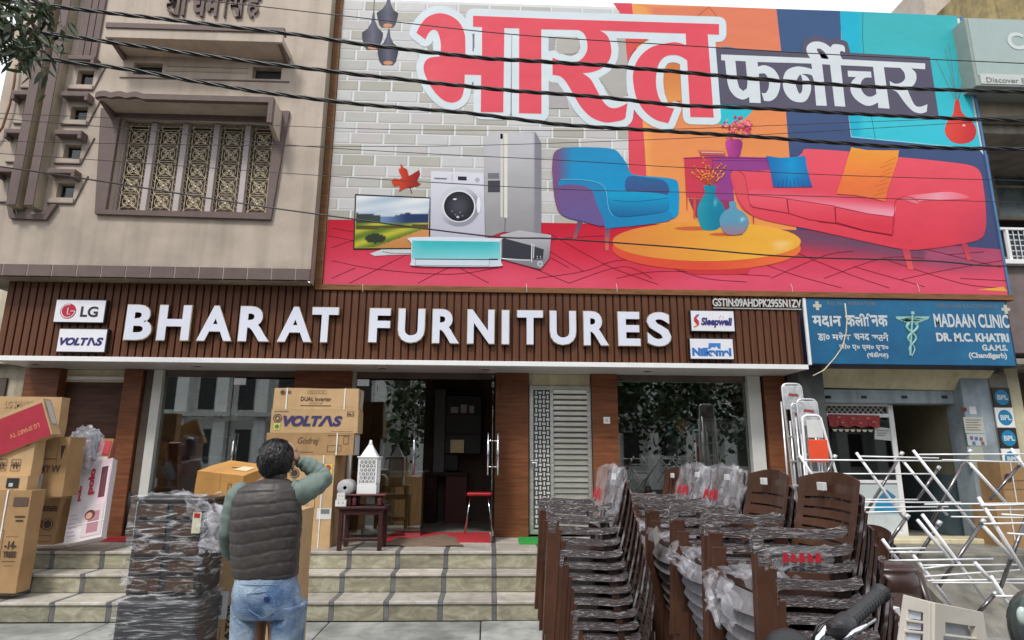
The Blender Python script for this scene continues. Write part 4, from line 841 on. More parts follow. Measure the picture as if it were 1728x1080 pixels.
m = MB()
pr(m, cr(zC([(335, 240), (360, 222), (420, 222), (450, 245), (440, 300), (425, 340), (365, 340), (345, 300)]), 3), lambda x, y: mixc((196, 74, 150), (140, 50, 120), (x - 1225) / 28), 8, 5)
rf = random.Random(2)
for k in range(70):
    a = rf.uniform(0, 6.28); r_ = rf.random() ** .5; x = 1243 + 27 * r_ * math.cos(a); y = 213 + 19 * r_ * math.sin(a) + 3
    pr(m, ell(x, y, rf.uniform(1.6, 3), n=7), rf.choice([(214, 70, 100), (232, 110, 130), (180, 50, 80), (240, 140, 150), (196, 60, 90)]), 9 + .02 * k)
part('printed_flowers', m)
m = MB()
pr(m, zB([(860, 880), (1296, 880), (1330, 930), (1300, 980), (1180, 985), (980, 985), (880, 950)]), lambda x, y: (206, 60, 66), 6.2, 9)
cx, cy = 1192, 410
pr(m, ell(cx, cy + 10, 159, 36, 48), lambda x, y: mixc((226, 84, 60), (236, 120, 60), (x - 1192) / 150), 7.4, 10)
pr(m, ell(cx, cy - 2, 159, 33, 48), lambda x, y: mixc(mixc((226, 140, 66), (240, 176, 66), (x - 1060) / 200), (246, 214, 160), max(0, 1 - math.hypot((x - 1318) / 22, (y - 414) / 9))), 8.6, 8)
pr(m, ell(1170, 386, 32, 3.5), (206, 100, 60), 9.2); pr(m, ell(1225, 396, 28, 3), (206, 100, 60), 9.2)
part('printed_table', m)
m = MB()
pr(m, cr(zC([(188, 545), (190, 535), (265, 535), (268, 600), (310, 650), (330, 710), (315, 780), (280, 830), (190, 835), (155, 780), (145, 700), (165, 640), (195, 590)]), 3), lambda x, y: mixc(mixc((40, 150, 168), (24, 130, 160), (x - 1180) / 25), (120, 196, 204), max(0, 1 - math.hypot((x - 1207) / 4, (y - 342) / 10))), 10, 4)
for k in range(9):
    a = R(-90 + (k - 4) * 13); L_ = [40, 44, 30, 52, 36, 30, 44, 46, 34][k]; x0, y0 = 1197, 314
    stroke(m, [(x0, y0), (x0 + L_ * math.cos(a), y0 + L_ * math.sin(a))], .8, (190, 100, 50), 10.4)
    for q in range(7):
        t = .4 + q * .09; pr(m, ell(x0 + L_ * t * math.cos(a) + rf.uniform(-2, 2), y0 + L_ * t * math.sin(a) + rf.uniform(-1, 1), 1.7, n=6), rf.choice([(238, 150, 70), (228, 120, 60)]), 11.2 + .03 * (k * 7 + q))
pr(m, cr(zC([(358, 652), (360, 645), (403, 645), (412, 690), (455, 715), (490, 770), (475, 830), (430, 866), (340, 862), (300, 810), (296, 750), (330, 705), (358, 690)]), 3), lambda x, y: mixc(mixc((96, 156, 186), (150, 130, 150), (y - 375) / 16), (206, 230, 240), max(0, 1 - math.hypot((x - 1252) / 5, (y - 371) / 5))), 14, 4)
part('printed_vases', m)
m = MB(); red = (230, 74, 92)
for P in (zD([(510, 795), (555, 795), (580, 920), (545, 918)]), zD([(870, 762), (905, 762), (928, 862), (905, 860)]), zC([(518, 745), (530, 745), (528, 800), (522, 800)])): pr(m, P, lambda x, y: mixc((196, 64, 84), (236, 96, 96), (y - 420) / 30), 6.6, 7)
sofa = zC([(835, 330), (860, 295), (910, 288), (1170, 305)]) + zD([(200, 215), (480, 235), (780, 265), (930, 288), (985, 330), (1005, 430), (1018, 560), (1015, 680), (970, 740), (800, 775), (620, 797), (510, 795), (300, 752), (0, 685)]) + zC([(700, 790), (560, 755), (460, 700), (410, 620), (372, 480), (378, 445), (420, 432), (640, 428)])
pr(m, cr(sofa, 3), lambda x, y: mixc(mixc((236, 90, 106), (222, 62, 80), (y - 255) / 190), (178, 62, 92), max(0, (x - 1600) / 70) * max(0, (y - 330) / 120)), 7.8, 8)
pr(m, cr(zC([(485, 590), (520, 560), (640, 552), (900, 560), (1080, 598), (1200, 620), (1360, 650)]) + zD([(300, 500), (460, 520), (455, 590), (400, 600), (105, 535), (-40, 520)]) + zC([(1060, 670), (760, 625), (500, 600)]), 3), lambda x, y: mixc(mixc((232, 96, 116), (242, 158, 176), (x - 1290) / 200), (230, 84, 104), max(0, 1 - (y - 315 - (x - 1260) * .12) / 14)), 9, 5)
for P in (zC([(490, 598), (745, 620), (760, 722), (640, 700), (520, 680), (488, 640)]), zC([(752, 625), (1068, 672), (1078, 788), (900, 765), (762, 722)]), zD([(105, 540), (300, 580), (455, 600), (450, 708), (280, 680), (108, 632)])):
    pr(m, P, lambda x, y: mixc((236, 96, 112), (222, 62, 80), (y - 330) / 50), 10.2, 7); stroke(m, P, .9, (150, 34, 56), 11, True, False)
stroke(m, zD([(0, 628), (110, 640), (280, 684), (448, 712)]), 1, (140, 30, 52), 11.2)
pr(m, cr(zD([(470, 500), (520, 475), (640, 460), (800, 448), (900, 470), (900, 490), (640, 500), (600, 520), (500, 492)]), 3), lambda x, y: mixc((240, 160, 176), (236, 100, 116), abs(x - 1580) / 60), 10.2, 6)
stroke(m, cr(zD([(455, 700), (462, 600), (466, 510), (500, 482), (560, 480), (610, 510)]), 4, False), 1, (190, 50, 70), 11.4, round_=False)
pr(m, zC([(378, 445), (430, 440), (470, 480), (490, 600), (520, 740), (470, 700), (415, 620)]), (226, 84, 96), 11.4)
stroke(m, cr(zC([(420, 436), (462, 470), (480, 560), (500, 680)]), 4, False), .9, (170, 50, 74), 12.2, round_=False)
part('printed_sofa', m)
m = MB()
pr(m, zC([(608, 335), (700, 348), (780, 345), (872, 334), (880, 400), (900, 480), (920, 545), (840, 545), (740, 548), (655, 546), (645, 480), (630, 400)]), lambda x, y: mixc((24, 150, 206), (40, 90, 160), abs(x - 1335) / 60 + max(0, (y - 290) / 60)), 13, 5)
for k in range(7): stroke(m, zC([(690 + k * 28, 545), (700 + k * 24, 505 - 12 * (k % 3))]), .8, (26, 70, 130), 14, round_=False)
part('printed_blue_cushion', m)
m = MB()
pr(m, zD([(200, 178), (300, 195), (400, 196), (490, 196), (480, 260), (450, 350), (420, 440), (405, 508), (330, 488), (220, 468), (108, 460), (150, 340), (180, 240)]), lambda x, y: mixc((240, 160, 60), (236, 120, 66), (y - 250) / 60), 13, 5)
for k in range(8): stroke(m, zD([(470 - k * 9, 240 + k * 30), (400 - k * 7 - 20 * (k % 2), 275 + k * 28)]), .9, (206, 110, 40), 14, round_=False)
part('printed_orange_cushion', m)
m = MB()
pr(m, cr([(1611, 171), (1618, 170), (1623, 190), (1640, 205), (1647, 220), (1642, 236), (1624, 243), (1604, 238), (1594, 222), (1598, 206), (1608, 192)], 4), lambda x, y: mixc((224, 78, 66), (206, 56, 60), (x - 1600) / 40), 4, 5)
pr(m, ell(1626, 212, 3, 1.6), (240, 190, 170), 5.2)
for a, b in (((1600, 72), (1614, 168)), ((1580, 102), (1611, 168)), ((1594, 82), (1613, 160)), ((1618, 82), (1616, 168)), ((1634, 108), (1617, 168)), ((1602, 130), (1613, 168)), ((1626, 120), (1617, 168))): stroke(m, [a, b], .8, (120, 130, 120), 5, round_=False)
part('printed_reed_vase', m)
for x in (612, 888, 1040, 1335, 1548):
    p = atY(x, 484, NY - .02); MB().tube([(p.x, p.y, p.z + .04), (p.x + .004, p.y - .015, p.z), (p.x + .008, p.y - .012, p.z - .07)], .0035, 5).build('tie_string', M['paper'], ban, world=True)
cs = thing('clinic_sign', 'blue painted clinic signboard in Hindi and English with a winged staff emblem', 'sign', (5.6, FY, 2.8))
cx0, cz0, cx1, cz1 = prect(FY, 1362, 505, 1707.5, 616.5); cz1 = 3.655
MB().bbox((cx0, FY + .002, cz0), (cx1, FY + .5, cz1), .004).build('sign_box', mat('navy_side', (.012, .02, .06), .5), cs, world=True)
blue = mat('sign_blue', (.006, .10, .235), .4, var=.14, scale=1.2, col2=(.008, .16, .33)); MB().box((cx0 + .02, FY - .006, cz0 + .01), (cx1 - .03, FY + .0015, cz1 - .01)).build('sign_face', blue, cs, world=True)
MB().bbox((cx0 - .02, FY - .012, cz0 - .01), (cx0 + .018, FY + .02, cz1), .003).build('edge_strip', M['white_alu'], cs, world=True)
SY = FY - .007; wt = flatmat((206, 212, 214)); dk = flatmat((118, 126, 120)); gr = flatmat((150, 200, 190))
def sw_(s, x0, y0, x1, y1, m=wt, **k): return front_words(s, SY, x0, y0, x1, y1, **k).build('lettering', m, cs, world=True)
sw_('मदान', 1371, 533, 1420, 552, bold=.035); sw_('क्लीनिक', 1427, 530, 1498, 552, bold=.035) if False else None
for s_, a, b, u, v in (('क', 1427, 1443, 532, 551), ('ली', 1442, 1462, 529, 551), ('ि', 1462, 1471, 529, 551), ('नक', 1470, 1498, 532, 551)): sw_(s_, a, u, b, v, bold=.035)
sw_('डा०', 1380, 563, 1400, 575, bold=.03); sw_('महेश', 1404, 561, 1436, 576, bold=.03); sw_('चन्द', 1441, 563, 1467, 575, bold=.03) if False else sw_('चनद', 1441, 563, 1467, 575, bold=.03); sw_('खत्री', 1471, 561, 1499, 576, bold=.03) if False else sw_('खत्री'.replace('्', ''), 1471, 561, 1499, 576, bold=.03)
sw_('जी० ए० एम० एस०', 1416, 579, 1499, 592, bold=.03); sw_('(चंडीगढ़)', 1463, 594, 1499, 605, bold=.03)
sw_('Reg. No - MZN/AY/298', 1396, 509, 1477, 517, dk); sw_('DAUC/MZN/0181', 1625, 514, 1684, 520, dk); sw_('रजिस्टर नम्बर'.replace('्', ''), 1578, 512, 1622, 520, dk)
sw_('MADAAN CLINIC', 1576, 530, 1702, 553, bold=.03); sw_('DR. M.C. KHATRI', 1580, 562, 1702, 577, bold=.05); sw_('G.A.M.S.', 1657, 581.5, 1700, 592, bold=.05); sw_('(Chandigarh)', 1635, 595, 1699, 607, bold=.04)
for cx, cy in ((1379, 516), (1697, 522)):
    m = MB(); 
    for w_, h_ in ((14, 5), (5.5, 15)):
        a, b_, c_, d_ = prect(SY, cx - w_ / 2, cy - h_ / 2, cx + w_ / 2, cy + h_ / 2); m.box((a, SY - .002 - .001 * (h_ > 10), b_), (c_, SY, d_))
    m.build('red_cross_mark', flatmat((196, 196, 176)), cs, world=True)
em = MB()
def P_(x, y): return atY(x, y, SY - .004)
em.tube([P_(1540, 529), P_(1538, 560), P_(1536, 600)], .012, 6)
for s in (-1, 1):
    for k in range(5): em.add([P_(1540, 534 + k * 1.6), P_(1540 + s * (29 - k * 4), 536 + k * 1.4 - 2 * (k == 0)), P_(1540 + s * (26 - k * 4), 539 + k * 1.6), P_(1540, 537 + k * 1.6)], [(0, 1, 2, 3)] if s > 0 else [(3, 2, 1, 0)])
    em.tube([P_(1539 + s * (9.5 * math.sin(t * 1.5 + .6)) * (1 - t / 9), 546 + t * 9.2) for t in [k * .25 for k in range(25)]], [.02 - .0006 * k for k in range(25)], 6)
em.tube([P_(1540, 526), P_(1540, 531)], .022, 8)
em.build('staff_emblem', gr, cs, world=True)
wr = MB(); wr.tube([P_(1426, 512), P_(1429, 540), P_(1428, 560), P_(1422, 585), P_(1408, 605), P_(1390, 625), P_(1372, 634)], .008, 6); wo = wr.build('loose_wire', M['grille_cream'], None, smooth=True); tag(wo, 'pale loose wire dangling across the blue clinic sign', 'wire')
cl = thing('clinic_building', 'small clinic shopfront with a cream beam, blue grey shutter box and dark doorway', 'building', (5.6, 8.5, .5))
CF = 8.5
MB().box((4.16, CF - .35, .5), (4.50, CF + .3, 3.7)).build('side_wall', mat('dark_grey_wall', (.07, .07, .07), .8), cl, world=True)
m = MB(); m.add([(4.30, CF - .3, 2.80), (6.95, CF - .3, 2.76), (6.85, CF - .1, 2.50), (4.42, CF - .1, 2.53), (4.3, CF + .3, 2.8), (6.95, CF + .3, 2.76), (6.85, CF + .3, 2.5), (4.42, CF + .3, 2.53)], [(3, 2, 1, 0), (3, 7, 6, 2), (0, 1, 5, 4), (1, 2, 6, 5), (0, 4, 7, 3)]); m.build('beam', M['cream_paint'], cl, world=True)
a, b, c, d = prect(CF, 1367, 661, 1640, 681)
MB().bbox((a, CF - .06, b), (c - .3, CF + .25, d + .02), .01).build('shutter_box', M['blue_paint'], cl, world=True)
for px_ in (1382, 1394, 1398, 1458, 1526, 1594): 
    p = atY(px_, 670, CF - .064); MB().bbox((p.x - .04, CF - .068, p.z - .02), (p.x + .04, CF - .06, p.z + .02), .003).build('slot', M['black_plastic'], cl, world=True)
G = CF + .12
def bar_px(x0, y0, x1, y1, Y, m='white_alu', w=.05, name='door_frame', p=None):
    A = atY(x0, y0, Y); B_ = atY(x1, y1, Y); mm = MB(); mm.bar(A, B_, w, .05, (0, 1, 0)); return mm.build(name, M[m], p or cl, world=True)
xa = atY(1384, 780, G).x; xb = atY(1512, 780, G).x; zt = atY(1450, 683, G).z; zm = atY(1450, 704, G).z; zl = atY(1450, 815, G).z
gd = thing('clinic_door', 'white framed glass door of the clinic with a wire mesh strip on top and pale stickers', 'glass door', (5, G, .52))
for a_, b_ in ((xa, xa + .05), (xb - .03, xb + .04)): MB().bbox((a_, G - .02, .53), (b_, G + .03, zt), .003).build('frame_stile', M['white_alu'], gd, world=True)
for z_, h_ in ((zm, .05), (zl, .04), (.53, .07), (zt - .02, .03)): MB().bbox((xa + .05, G - .018, z_), (xb - .03, G + .028, z_ + h_), .003).build('frame_rail', M['white_alu'], gd, world=True)
MB().box((xa + .05, G, zl + .04), (xb - .03, G + .008, zm)).build('glass_pane', M['window_glass'], gd, world=True)
MB().box((xa + .05, G, .6), (xb - .03, G + .01, zl)).build('lower_panel', mat('pale_panel', (.55, .60, .62), .5, var=.1), gd, world=True)
ms = MB(); k = -3
while k * .075 < xb - xa:
    for s in (-1, 1):
        x0 = xa + k * .075; h_ = zt - .02 - zm - .05
        p0 = [x0, zm + .05]; p1 = [x0 + h_, zt - .02]
        if s < 0: p0, p1 = [x0 + h_, zm + .05], [x0, zt - .02]
        if min(p0[0], p1[0]) > xa + .04 and max(p0[0], p1[0]) < xb - .02: ms.bar((p0[0], G, p0[1]), (p1[0], G, p1[1]), .006)
    k += 1
ms.build('wire_mesh', M['alu'], gd, world=True)['kind'] = 'stuff'
MB().box((xa + .05, G + .05, zm), (xb, G + .06, zt)).build('dark_backing', M['dark_interior'], gd, world=True)
def gpoly(px, col, name='sticker', y=G - .004, p=gd): m = MB(); m.add([atY(a, b, y) for a, b in px], [tuple(range(len(px)))]); return m.build(name, flatmat(col), p, world=True)
gpoly([(1446, 850), (1450, 822), (1518, 822), (1526, 868), (1450, 868)], (196, 206, 206)); gpoly([(1477, 852), (1484, 838), (1496, 826), (1512, 838), (1500, 850)], (60, 120, 160), y=G - .006); gpoly([(1474, 866), (1478, 850), (1500, 843), (1512, 852), (1516, 866)], (20, 140, 190), y=G - .0065); gpoly([(1476, 720), (1503, 723), (1506, 744), (1476, 741)], (206, 208, 204))
for i in range(2): front_words('COMPUTER CLASSES', G - .0065, 1478, 725 + i * 5, 1502, 728.5 + i * 5).build('print_line', flatmat((120, 120, 124)), gd, world=True) if False else None
for i in range(3):
    A = atY(1480, 726 + i * 4, G - .006); B_ = atY(1500 - 3 * i, 727.5 + i * 4, G - .006); MB().box((A.x, A.y - .001, A.z - .012), (B_.x, A.y, A.z)).build('print_line', flatmat((130, 130, 134)), gd, world=True)
tr = thing('door_valance', 'red and gold festive cloth valance with white scallop fringe over the clinic glass door', 'valance', atY(1440, 720, G - .05))
m = MB(); n = 16
for i in range(n + 1):
    u = i / n; A = atY(1397 + 87 * u, 699 + 2 * u, G - .05 + .012 * math.sin(u * 40)); B_ = atY(1400 + 85 * u, 719 + 2 * u + 1.5 * math.sin(u * 22), G - .05 + .012 * math.sin(u * 40)); m.v += [tuple(A), tuple(B_)]
m.f = [(2 * i, 2 * i + 1, 2 * i + 3, 2 * i + 2) for i in range(n)]; m.m = [0] * n
m.build('cloth', mat('valance_red', (.28, .012, .025), .7, var=.4, scale=25, col2=(.45, .06, .06)), tr, smooth=True, world=True)
for i in range(7):
    p = atY(1409 + i * 10, 724 + i * .2, G - .05); mm = MB(); mm.add([(p.x + .034 * math.cos(a_), p.y, p.z + .034 * math.sin(a_)) for a_ in [math.pi + math.pi * k / 8 for k in range(9)]], [tuple(range(9))]); mm.build('scallop', M['grille_cream'], tr, world=True)
for x_, y_ in ((1416, 704), (1440, 706), (1465, 706), (1422, 713), (1452, 714), (1475, 712)):
    p = atY(x_, y_, G - .064); MB().bbox((p.x - .02, p.y, p.z - .01), (p.x + .02, p.y + .004, p.z + .01), .002).build('spangle', M['gold_edge'], tr, world=True)
ci = MB(); ci.box((6.62, CF + .05, .5), (6.7, 11, 2.7)); ci.box((4.3, 11, .5), (6.7, 11.1, 2.7)); ci.box((4.3, CF + .3, 2.6), (6.7, 11, 2.68)); ci.box((4.2, CF + .3, .5), (4.3, 11, 2.7))
ci.build('interior_wall', mat('clinic_cream', (.30, .27, .19), .85, var=.1), cl, world=True)
ci = MB(); ci.box((6.6, CF + .06, .52), (6.619, 10.99, 1.35)); ci.box((4.31, 10.97, .52), (6.6, 10.995, 1.35)); ci.build('dado', mat('clinic_blue', (.12, .17, .19), .7), cl, world=True)
MB().box((4.2, CF, .40), (6.7, 11, .508)).build('floor', M['cement'], cl, world=True)
MB().bbox((5.35, 9.5, .51), (6.0, 10.2, 1.3), .01).build('table', M['dark_table_wood'], cl, world=True)
pi = thing('blue_metal_post', 'pale blue grey sheet metal post right of the clinic doorway covered with pasted papers', 'post', (6.7, 8.3, .5))
MB().bbox((6.50, 8.28, .5), (6.90, 8.62, 2.72), .006).build('post_body', M['blue_paint'], pi, world=True)
def onpost(x0, y0, x1, y1, col, nm='pasted_paper', Y=8.28, p=pi):
    a, b, c, d = prect(Y, x0, y0, x1, y1); return MB().box((a, Y - .004, b), (c, Y - .001, d)).build(nm, flatmat(col), p, world=True)
onpost(1636, 686, 1647, 699, (212, 214, 214)); onpost(1627, 704, 1660, 731, (184, 184, 174)); onpost(1632, 732, 1664, 752, (176, 188, 196)); onpost(1634, 754, 1660, 790, (160, 166, 150)); onpost(1622, 688, 1631, 694, (110, 40, 40), 'lock_plate')
for i in range(5):
    a, b, c, d = prect(8.275, 1630, 708 + i * 4.2, 1655 - 4 * (i % 2), 709.2 + i * 4.2); MB().box((a, 8.273, b), (c, 8.2755, d)).build('print_line', flatmat((120, 112, 104)), pi, world=True)
for i, (u, v) in enumerate(((1637, 736), (1645, 737), (1653, 738), (1641, 745), (1656, 745))):
    a, b, c, d = prect(8.275, u, v, u + 5, v + 6); MB().box((a, 8.273, b), (c, 8.2755, d)).build('print_photo', flatmat((90, 110, 140) if i % 2 else (140, 90, 80)), pi, world=True)
pier = thing('brand_tile_pier', 'narrow pier clad in alternating dark and white BPL tiles beside the dark doorway', 'pier', (7.0, 8.25, .5))
MB().box((6.902, 8.27, .5), (7.16, 8.6, 2.72)).build('pier_body', M['grey_stone'], pier, world=True)
z = 2.535; k = 0
th = .275
while z > .7:
    dark = k % 2 == 0
    tl = MB().bbox((6.905, 8.25, z - th + .003), (7.155, 8.269, z - .003), .003).build('brand_tile', M['black_plastic'] if dark else M['white_alu'], pier, world=True)
    c = (7.03, z - th / 2); m = MB(); m.add([(c[0] + .1 * math.cos(2 * math.pi * i / 28), 8.2485, c[1] + .105 * math.sin(2 * math.pi * i / 28)) for i in range(28)], [tuple(range(28))]); m.build('logo_disc', flatmat((20, 130, 176)), tl, world=True)
    words('BPL', (c[0] - .07, 8.247, c[1] - .035), (.15, 0, 0), (0, 0, .07), bold=.05).build('lettering', flatmat((196, 214, 222)), tl, world=True)
    z -= th; k += 1
cp = thing('cream_pillar', 'weathered cream pillar between the BPL tiles and the dark doorway at the right edge', 'pillar', (7.3, 8.3, .5))
MB().bbox((7.165, 8.3, .5), (7.36, 8.7, 2.85), .01).build('pillar', M['cream_paint'], cp, world=True)
rb = thing('right_building', 'neighbour building at the right edge with a stained canopy slab, dark window and balcony above', 'building', (8, 8.6, .5))
MB().bbox((6.95, 7.9, 2.80), (10.5, 9.0, 2.88), .01).build('canopy_slab', M['grey_stone'], rb, world=True)
MB().box((7.36, 8.72, .5), (10.5, 8.76, 2.8)).build('dark_opening', M['dark_interior'], rb, world=True)
MB().bbox((7.42, 8.6, .5), (7.47, 8.71, 2.78), .004).build('door_frame', M['beige_side'], rb, world=True)
onpost(1703, 738, 1740, 764, (150, 150, 156), 'pale_box', 8.5, rb)
MB().bbox((7.12, 8.6, 4.0), (10.5, 11, 4.55), .02).build('balcony_wall', mat('mauve_wall', (.17, .13, .125), .8), rb, world=True)
MB().box((7.0, 8.25, 3.02), (10.5, 8.9, 4.0)).build('wall', mat('mauve_wall', (.17, .13, .125), .8), rb, world=True)
a, b, c, d = prect(8.6, 1688, 441, 1760, 449); MB().bbox((a, 8.5, b), (10.5, 8.8, d), .01).build('balcony_ledge', M['white_alu'], rb, world=True)
a, b, c, d = prect(8.6, 1688, 387, 1760, 441)
MB().bbox((a, 8.55, d - .03), (10.5, 8.6, d + .01), .004).build('balcony_rail', M['white_alu'], rb, world=True); MB().bbox((a + .08, 8.55, b), (a + .12, 8.6, d - .03), .004).build('balcony_post', M['white_alu'], rb, world=True)
x = a + .2; 
while x < 9.6: MB().box((x, 8.57, b), (x + .012, 8.582, d)).build('grid_bar', M['alu'], rb, world=True); x += .085
z = b + .07
while z < d: MB().box((a + .12, 8.584, z), (9.7, 8.594, z + .012)).build('grid_bar', M['alu'], rb, world=True); z += .085
MB().box((a + .1, 8.62, b), (10, 8.63, d)).build('grid_backing', mat('mesh_dark', (.10, .11, .13), .7, var=.4, scale=18), rb, world=True)
MB().box((7.3, 10.0, 4.5), (11, 10.1, 7.2)).build('balcony_back', mat('brown_room', (.10, .085, .07), .8), rb, world=True)
a, b, c, d = prect(9.6, 1674, 288, 1730, 372)
for (u, v, s_, t_) in ((a, a + .06, b, d), (a + .62, a + .70, b, d), (a, 11, d - .05, d), (a + .06, 11, (b + d) / 2 + .12, (b + d) / 2 + .17), (a + .06, 11, b, b + .05)): MB().box((u, 9.56, s_), (v, 9.62, t_)).build('window_frame', M['beige_side'], rb, world=True)
MB().box((a + .06, 9.6, b), (11, 9.605, d)).build('window_pane', mat('balcony_glass', (.14, .18, .18), .15, var=.6, scale=3), rb, world=True)
MB().bbox((7.0, 8.2, 6.35), (11, 9.9, 6.5), .02).build('storey_slab', M['grey_stone'], rb, world=True); MB().box((7.0, 8.0, 6.5), (11, 9.9, 6.75)).build('storey_beam', M['beige_side'], rb, world=True)
MB().bbox((atY(1668, 18, 8.9).x, 8.9, atY(1690, 34, 8.9).z - .2), (13, 12, 9.9), .02).build('parapet', mat('yellow_plaster', (.35, .27, .12), .85, var=.3, dirt=.4), rb, world=True)
gs = thing('grey_signboard', 'pale grey green lightbox signboard reading C and Discover at the upper right corner', 'sign', (7.5, 7.6, 6.8))
a, b, c, d = prect(7.6, 1636, 35, 1728, 153)
MB().bbox((6.86, 7.6, 6.74), (9.6, 8.15, 7.85), .01).build('sign_box', mat('sage', (.27, .31, .28), .5, var=.06), gs, world=True)
MB().box((6.90, 7.594, 6.90), (9.58, 7.599, 7.83)).build('sign_face', mat('sage_face', (.32, .40, .38), .4, var=.04), gs, world=True)
MB().box((6.93, 7.591, 6.77), (9.58, 7.596, 6.90 + .03)).build('sign_strip', flatmat((196, 200, 196)), gs, world=True)
front_words('Co', 7.590, 1700, 55, 1752, 84, bold=.03).build('lettering', flatmat((206, 214, 210)), gs, world=True)
front_words('Discover Elegance', 7.589, 1665, 132, 1775, 143, bold=.005).build('lettering', flatmat((110, 112, 112)), gs, world=True)
fh = thing('pale_house', 'pale pink house with a dark rain pipe rising behind the right end of the banner', 'house', (9, 11, 0))
MB().bbox((atY(1562, 20, 10.6).x, 10.6, 6), (atY(1636, 20, 10.6).x, 11.6, 11.2), .02).build('wall', mat('pink_plaster', (.46, .39, .33), .85), fh, world=True)
MB().tube([(atY(1618, 20, 10.5).x, 10.5, 6), (atY(1618, 20, 10.5).x, 10.5, 11.2)], .05, 8).build('rain_pipe', M['rust'], fh, smooth=True, world=True)
lh = thing('stone_house', 'pale stone house with a dark lattice window seen at the left edge below the canopy', 'house', (-9, 11, 0))
MB().box((-16, 10.5, 0), (-7.0, 14, 3.4)).build('wall', mat('pale_stone', (.55, .48, .36), .85, var=.25, scale=3, dirt=.3), lh, world=True)
a, b, c, d = prect(10.5, -40, 638, 12, 672); MB().box((a, 10.46, b), (c, 10.49, d)).build('lattice_window', M['dark_interior'], lh, world=True)
MB().bbox((-16, 10.3, 3.0), (-7.0, 10.5, 3.12), .01).build('cornice', M['cream_paint'], lh, world=True)
MB().box((-16, 10.52, 3.4), (-7.6, 14, 7.2)).build('wall', mat('pale_stone', (.55, .48, .36)), lh, world=True)
cpf = thing('clinic_steps', None, None, (5.7, 7, 0), kind='structure')
MB().bbox((4.16, 7.32, -.05), (10.5, 8.6, .50), .015).build('platform', M['cement'], cpf, world=True)
MB().bbox((4.3, 8.18, .497), (6.9, 8.55, .56), .01).build('door_sill', M['cream_paint'], cpf, world=True)
MB().bbox((4.2, 7.0, -.05), (10.5, 7.33, .32), .015).build('step', M['cement'], cpf, world=True)
MB().bbox((4.4, 6.62, -.05), (10.5, 7.01, .15), .015).build('step', M['cement'], cpf, world=True)
m = MB(); m.add([(4.4, 5.9, .0), (5.3, 5.9, .0), (5.3, 6.62, .0), (4.4, 6.62, .0), (4.4, 6.62, .42), (5.3, 6.62, .42), (4.4, 5.95, .05), (5.3, 5.95, .05)], [(0, 1, 7, 6), (6, 7, 5, 4), (1, 2, 5, 7), (0, 6, 4, 3)]); m.build('ramp_block', M['cement'], cpf, world=True)
MB().bbox((5.6, 6.1, 0), (6.4, 6.6, .3), .02).build('kerb_block', M['cement'], cpf, world=True)
def ext(pts):
    a, b = pts[0], pts[1]; k = 260 / max(1, b[0] - a[0]); p0 = (a[0] - 260, a[1] - (b[1] - a[1]) * k * .9)
    a, b = pts[-2], pts[-1]; k = 300 / (b[0] - a[0]); p1 = (b[0] + 300, b[1] + (b[1] - a[1]) * k)
    return [p0] + pts + [p1]
def pathY(pts, Y, n=10):
    P = [atY(x, y, Y) for x, y in cr(ext(pts), n, False)]
    return P
def cable(name, label, pts, Y, r, twist=False, grp=None):
    P = pathY(pts, Y, 14 if twist else 5); t = thing(name, label, 'cable', P[len(P) // 2], group=grp)
    if not twist: MB().tube(P, r, 6).build('wire', M['cable_black'], t, smooth=True, world=True); return
    L = [0]
    for i in range(1, len(P)): L.append(L[-1] + (P[i] - P[i - 1]).length)
    n = int(L[-1] / .035); Q = []; j = 0
    for k in range(n + 1):
        s = L[-1] * k / n
        while j < len(L) - 2 and L[j + 1] < s: j += 1
        Q.append(P[j].lerp(P[j + 1], (s - L[j]) / (L[j + 1] - L[j])))
    rn = random.Random(name + label); ph = rn.uniform(0, 6)
    for st_ in range(3):
        S = []
        for k, q in enumerate(Q):
            a = ph + k * .035 * 2 * math.pi / .75 + st_ * 2.094 + .5 * math.sin(k * .05 + ph); rr = r * (1.08 + .35 * max(0, math.sin(k * .021 + ph * 3 + st_)) ** 6)
            S.append(q + Vector((0, math.cos(a) * rr, math.sin(a) * rr)))
        MB().tube(S, r, 6).build('strand', M['cable_black'], t, smooth=True, world=True)
gC = None
cable('twisted_cable', 'topmost thick twisted black power cable crossing the red headline', [(92, 11), (220, 26), (267, 31), (489, 57), (600, 73), (725, 88), (818, 98), (940, 105.5), (1026, 111), (1140, 121), (1285, 134), (1424, 143.6), (1563, 150.5), (1728, 155)], 6.2, .0115, True, gC)
cable('twisted_cable', 'middle thick twisted black power cable crossing the lower half of the red headline', [(0, 41), (49, 52), (200, 73), (400, 101), (540, 118), (725, 139), (864, 153), (1003, 163), (1140, 177), (1285, 183), (1424, 191), (1563, 198), (1728, 204)], 6.2, .0115, True, gC)
cable('twisted_cable', 'lowest thick twisted black power cable running just above the printed armchair and sofa', [(0, 91), (110, 104), (222, 118), (400, 149), (540, 168), (633, 178), (771, 189), (864, 200), (957, 211), (1100, 220), (1285, 231.6), (1424, 242), (1563, 249), (1728, 252)], 6.2, .0115, True, gC)
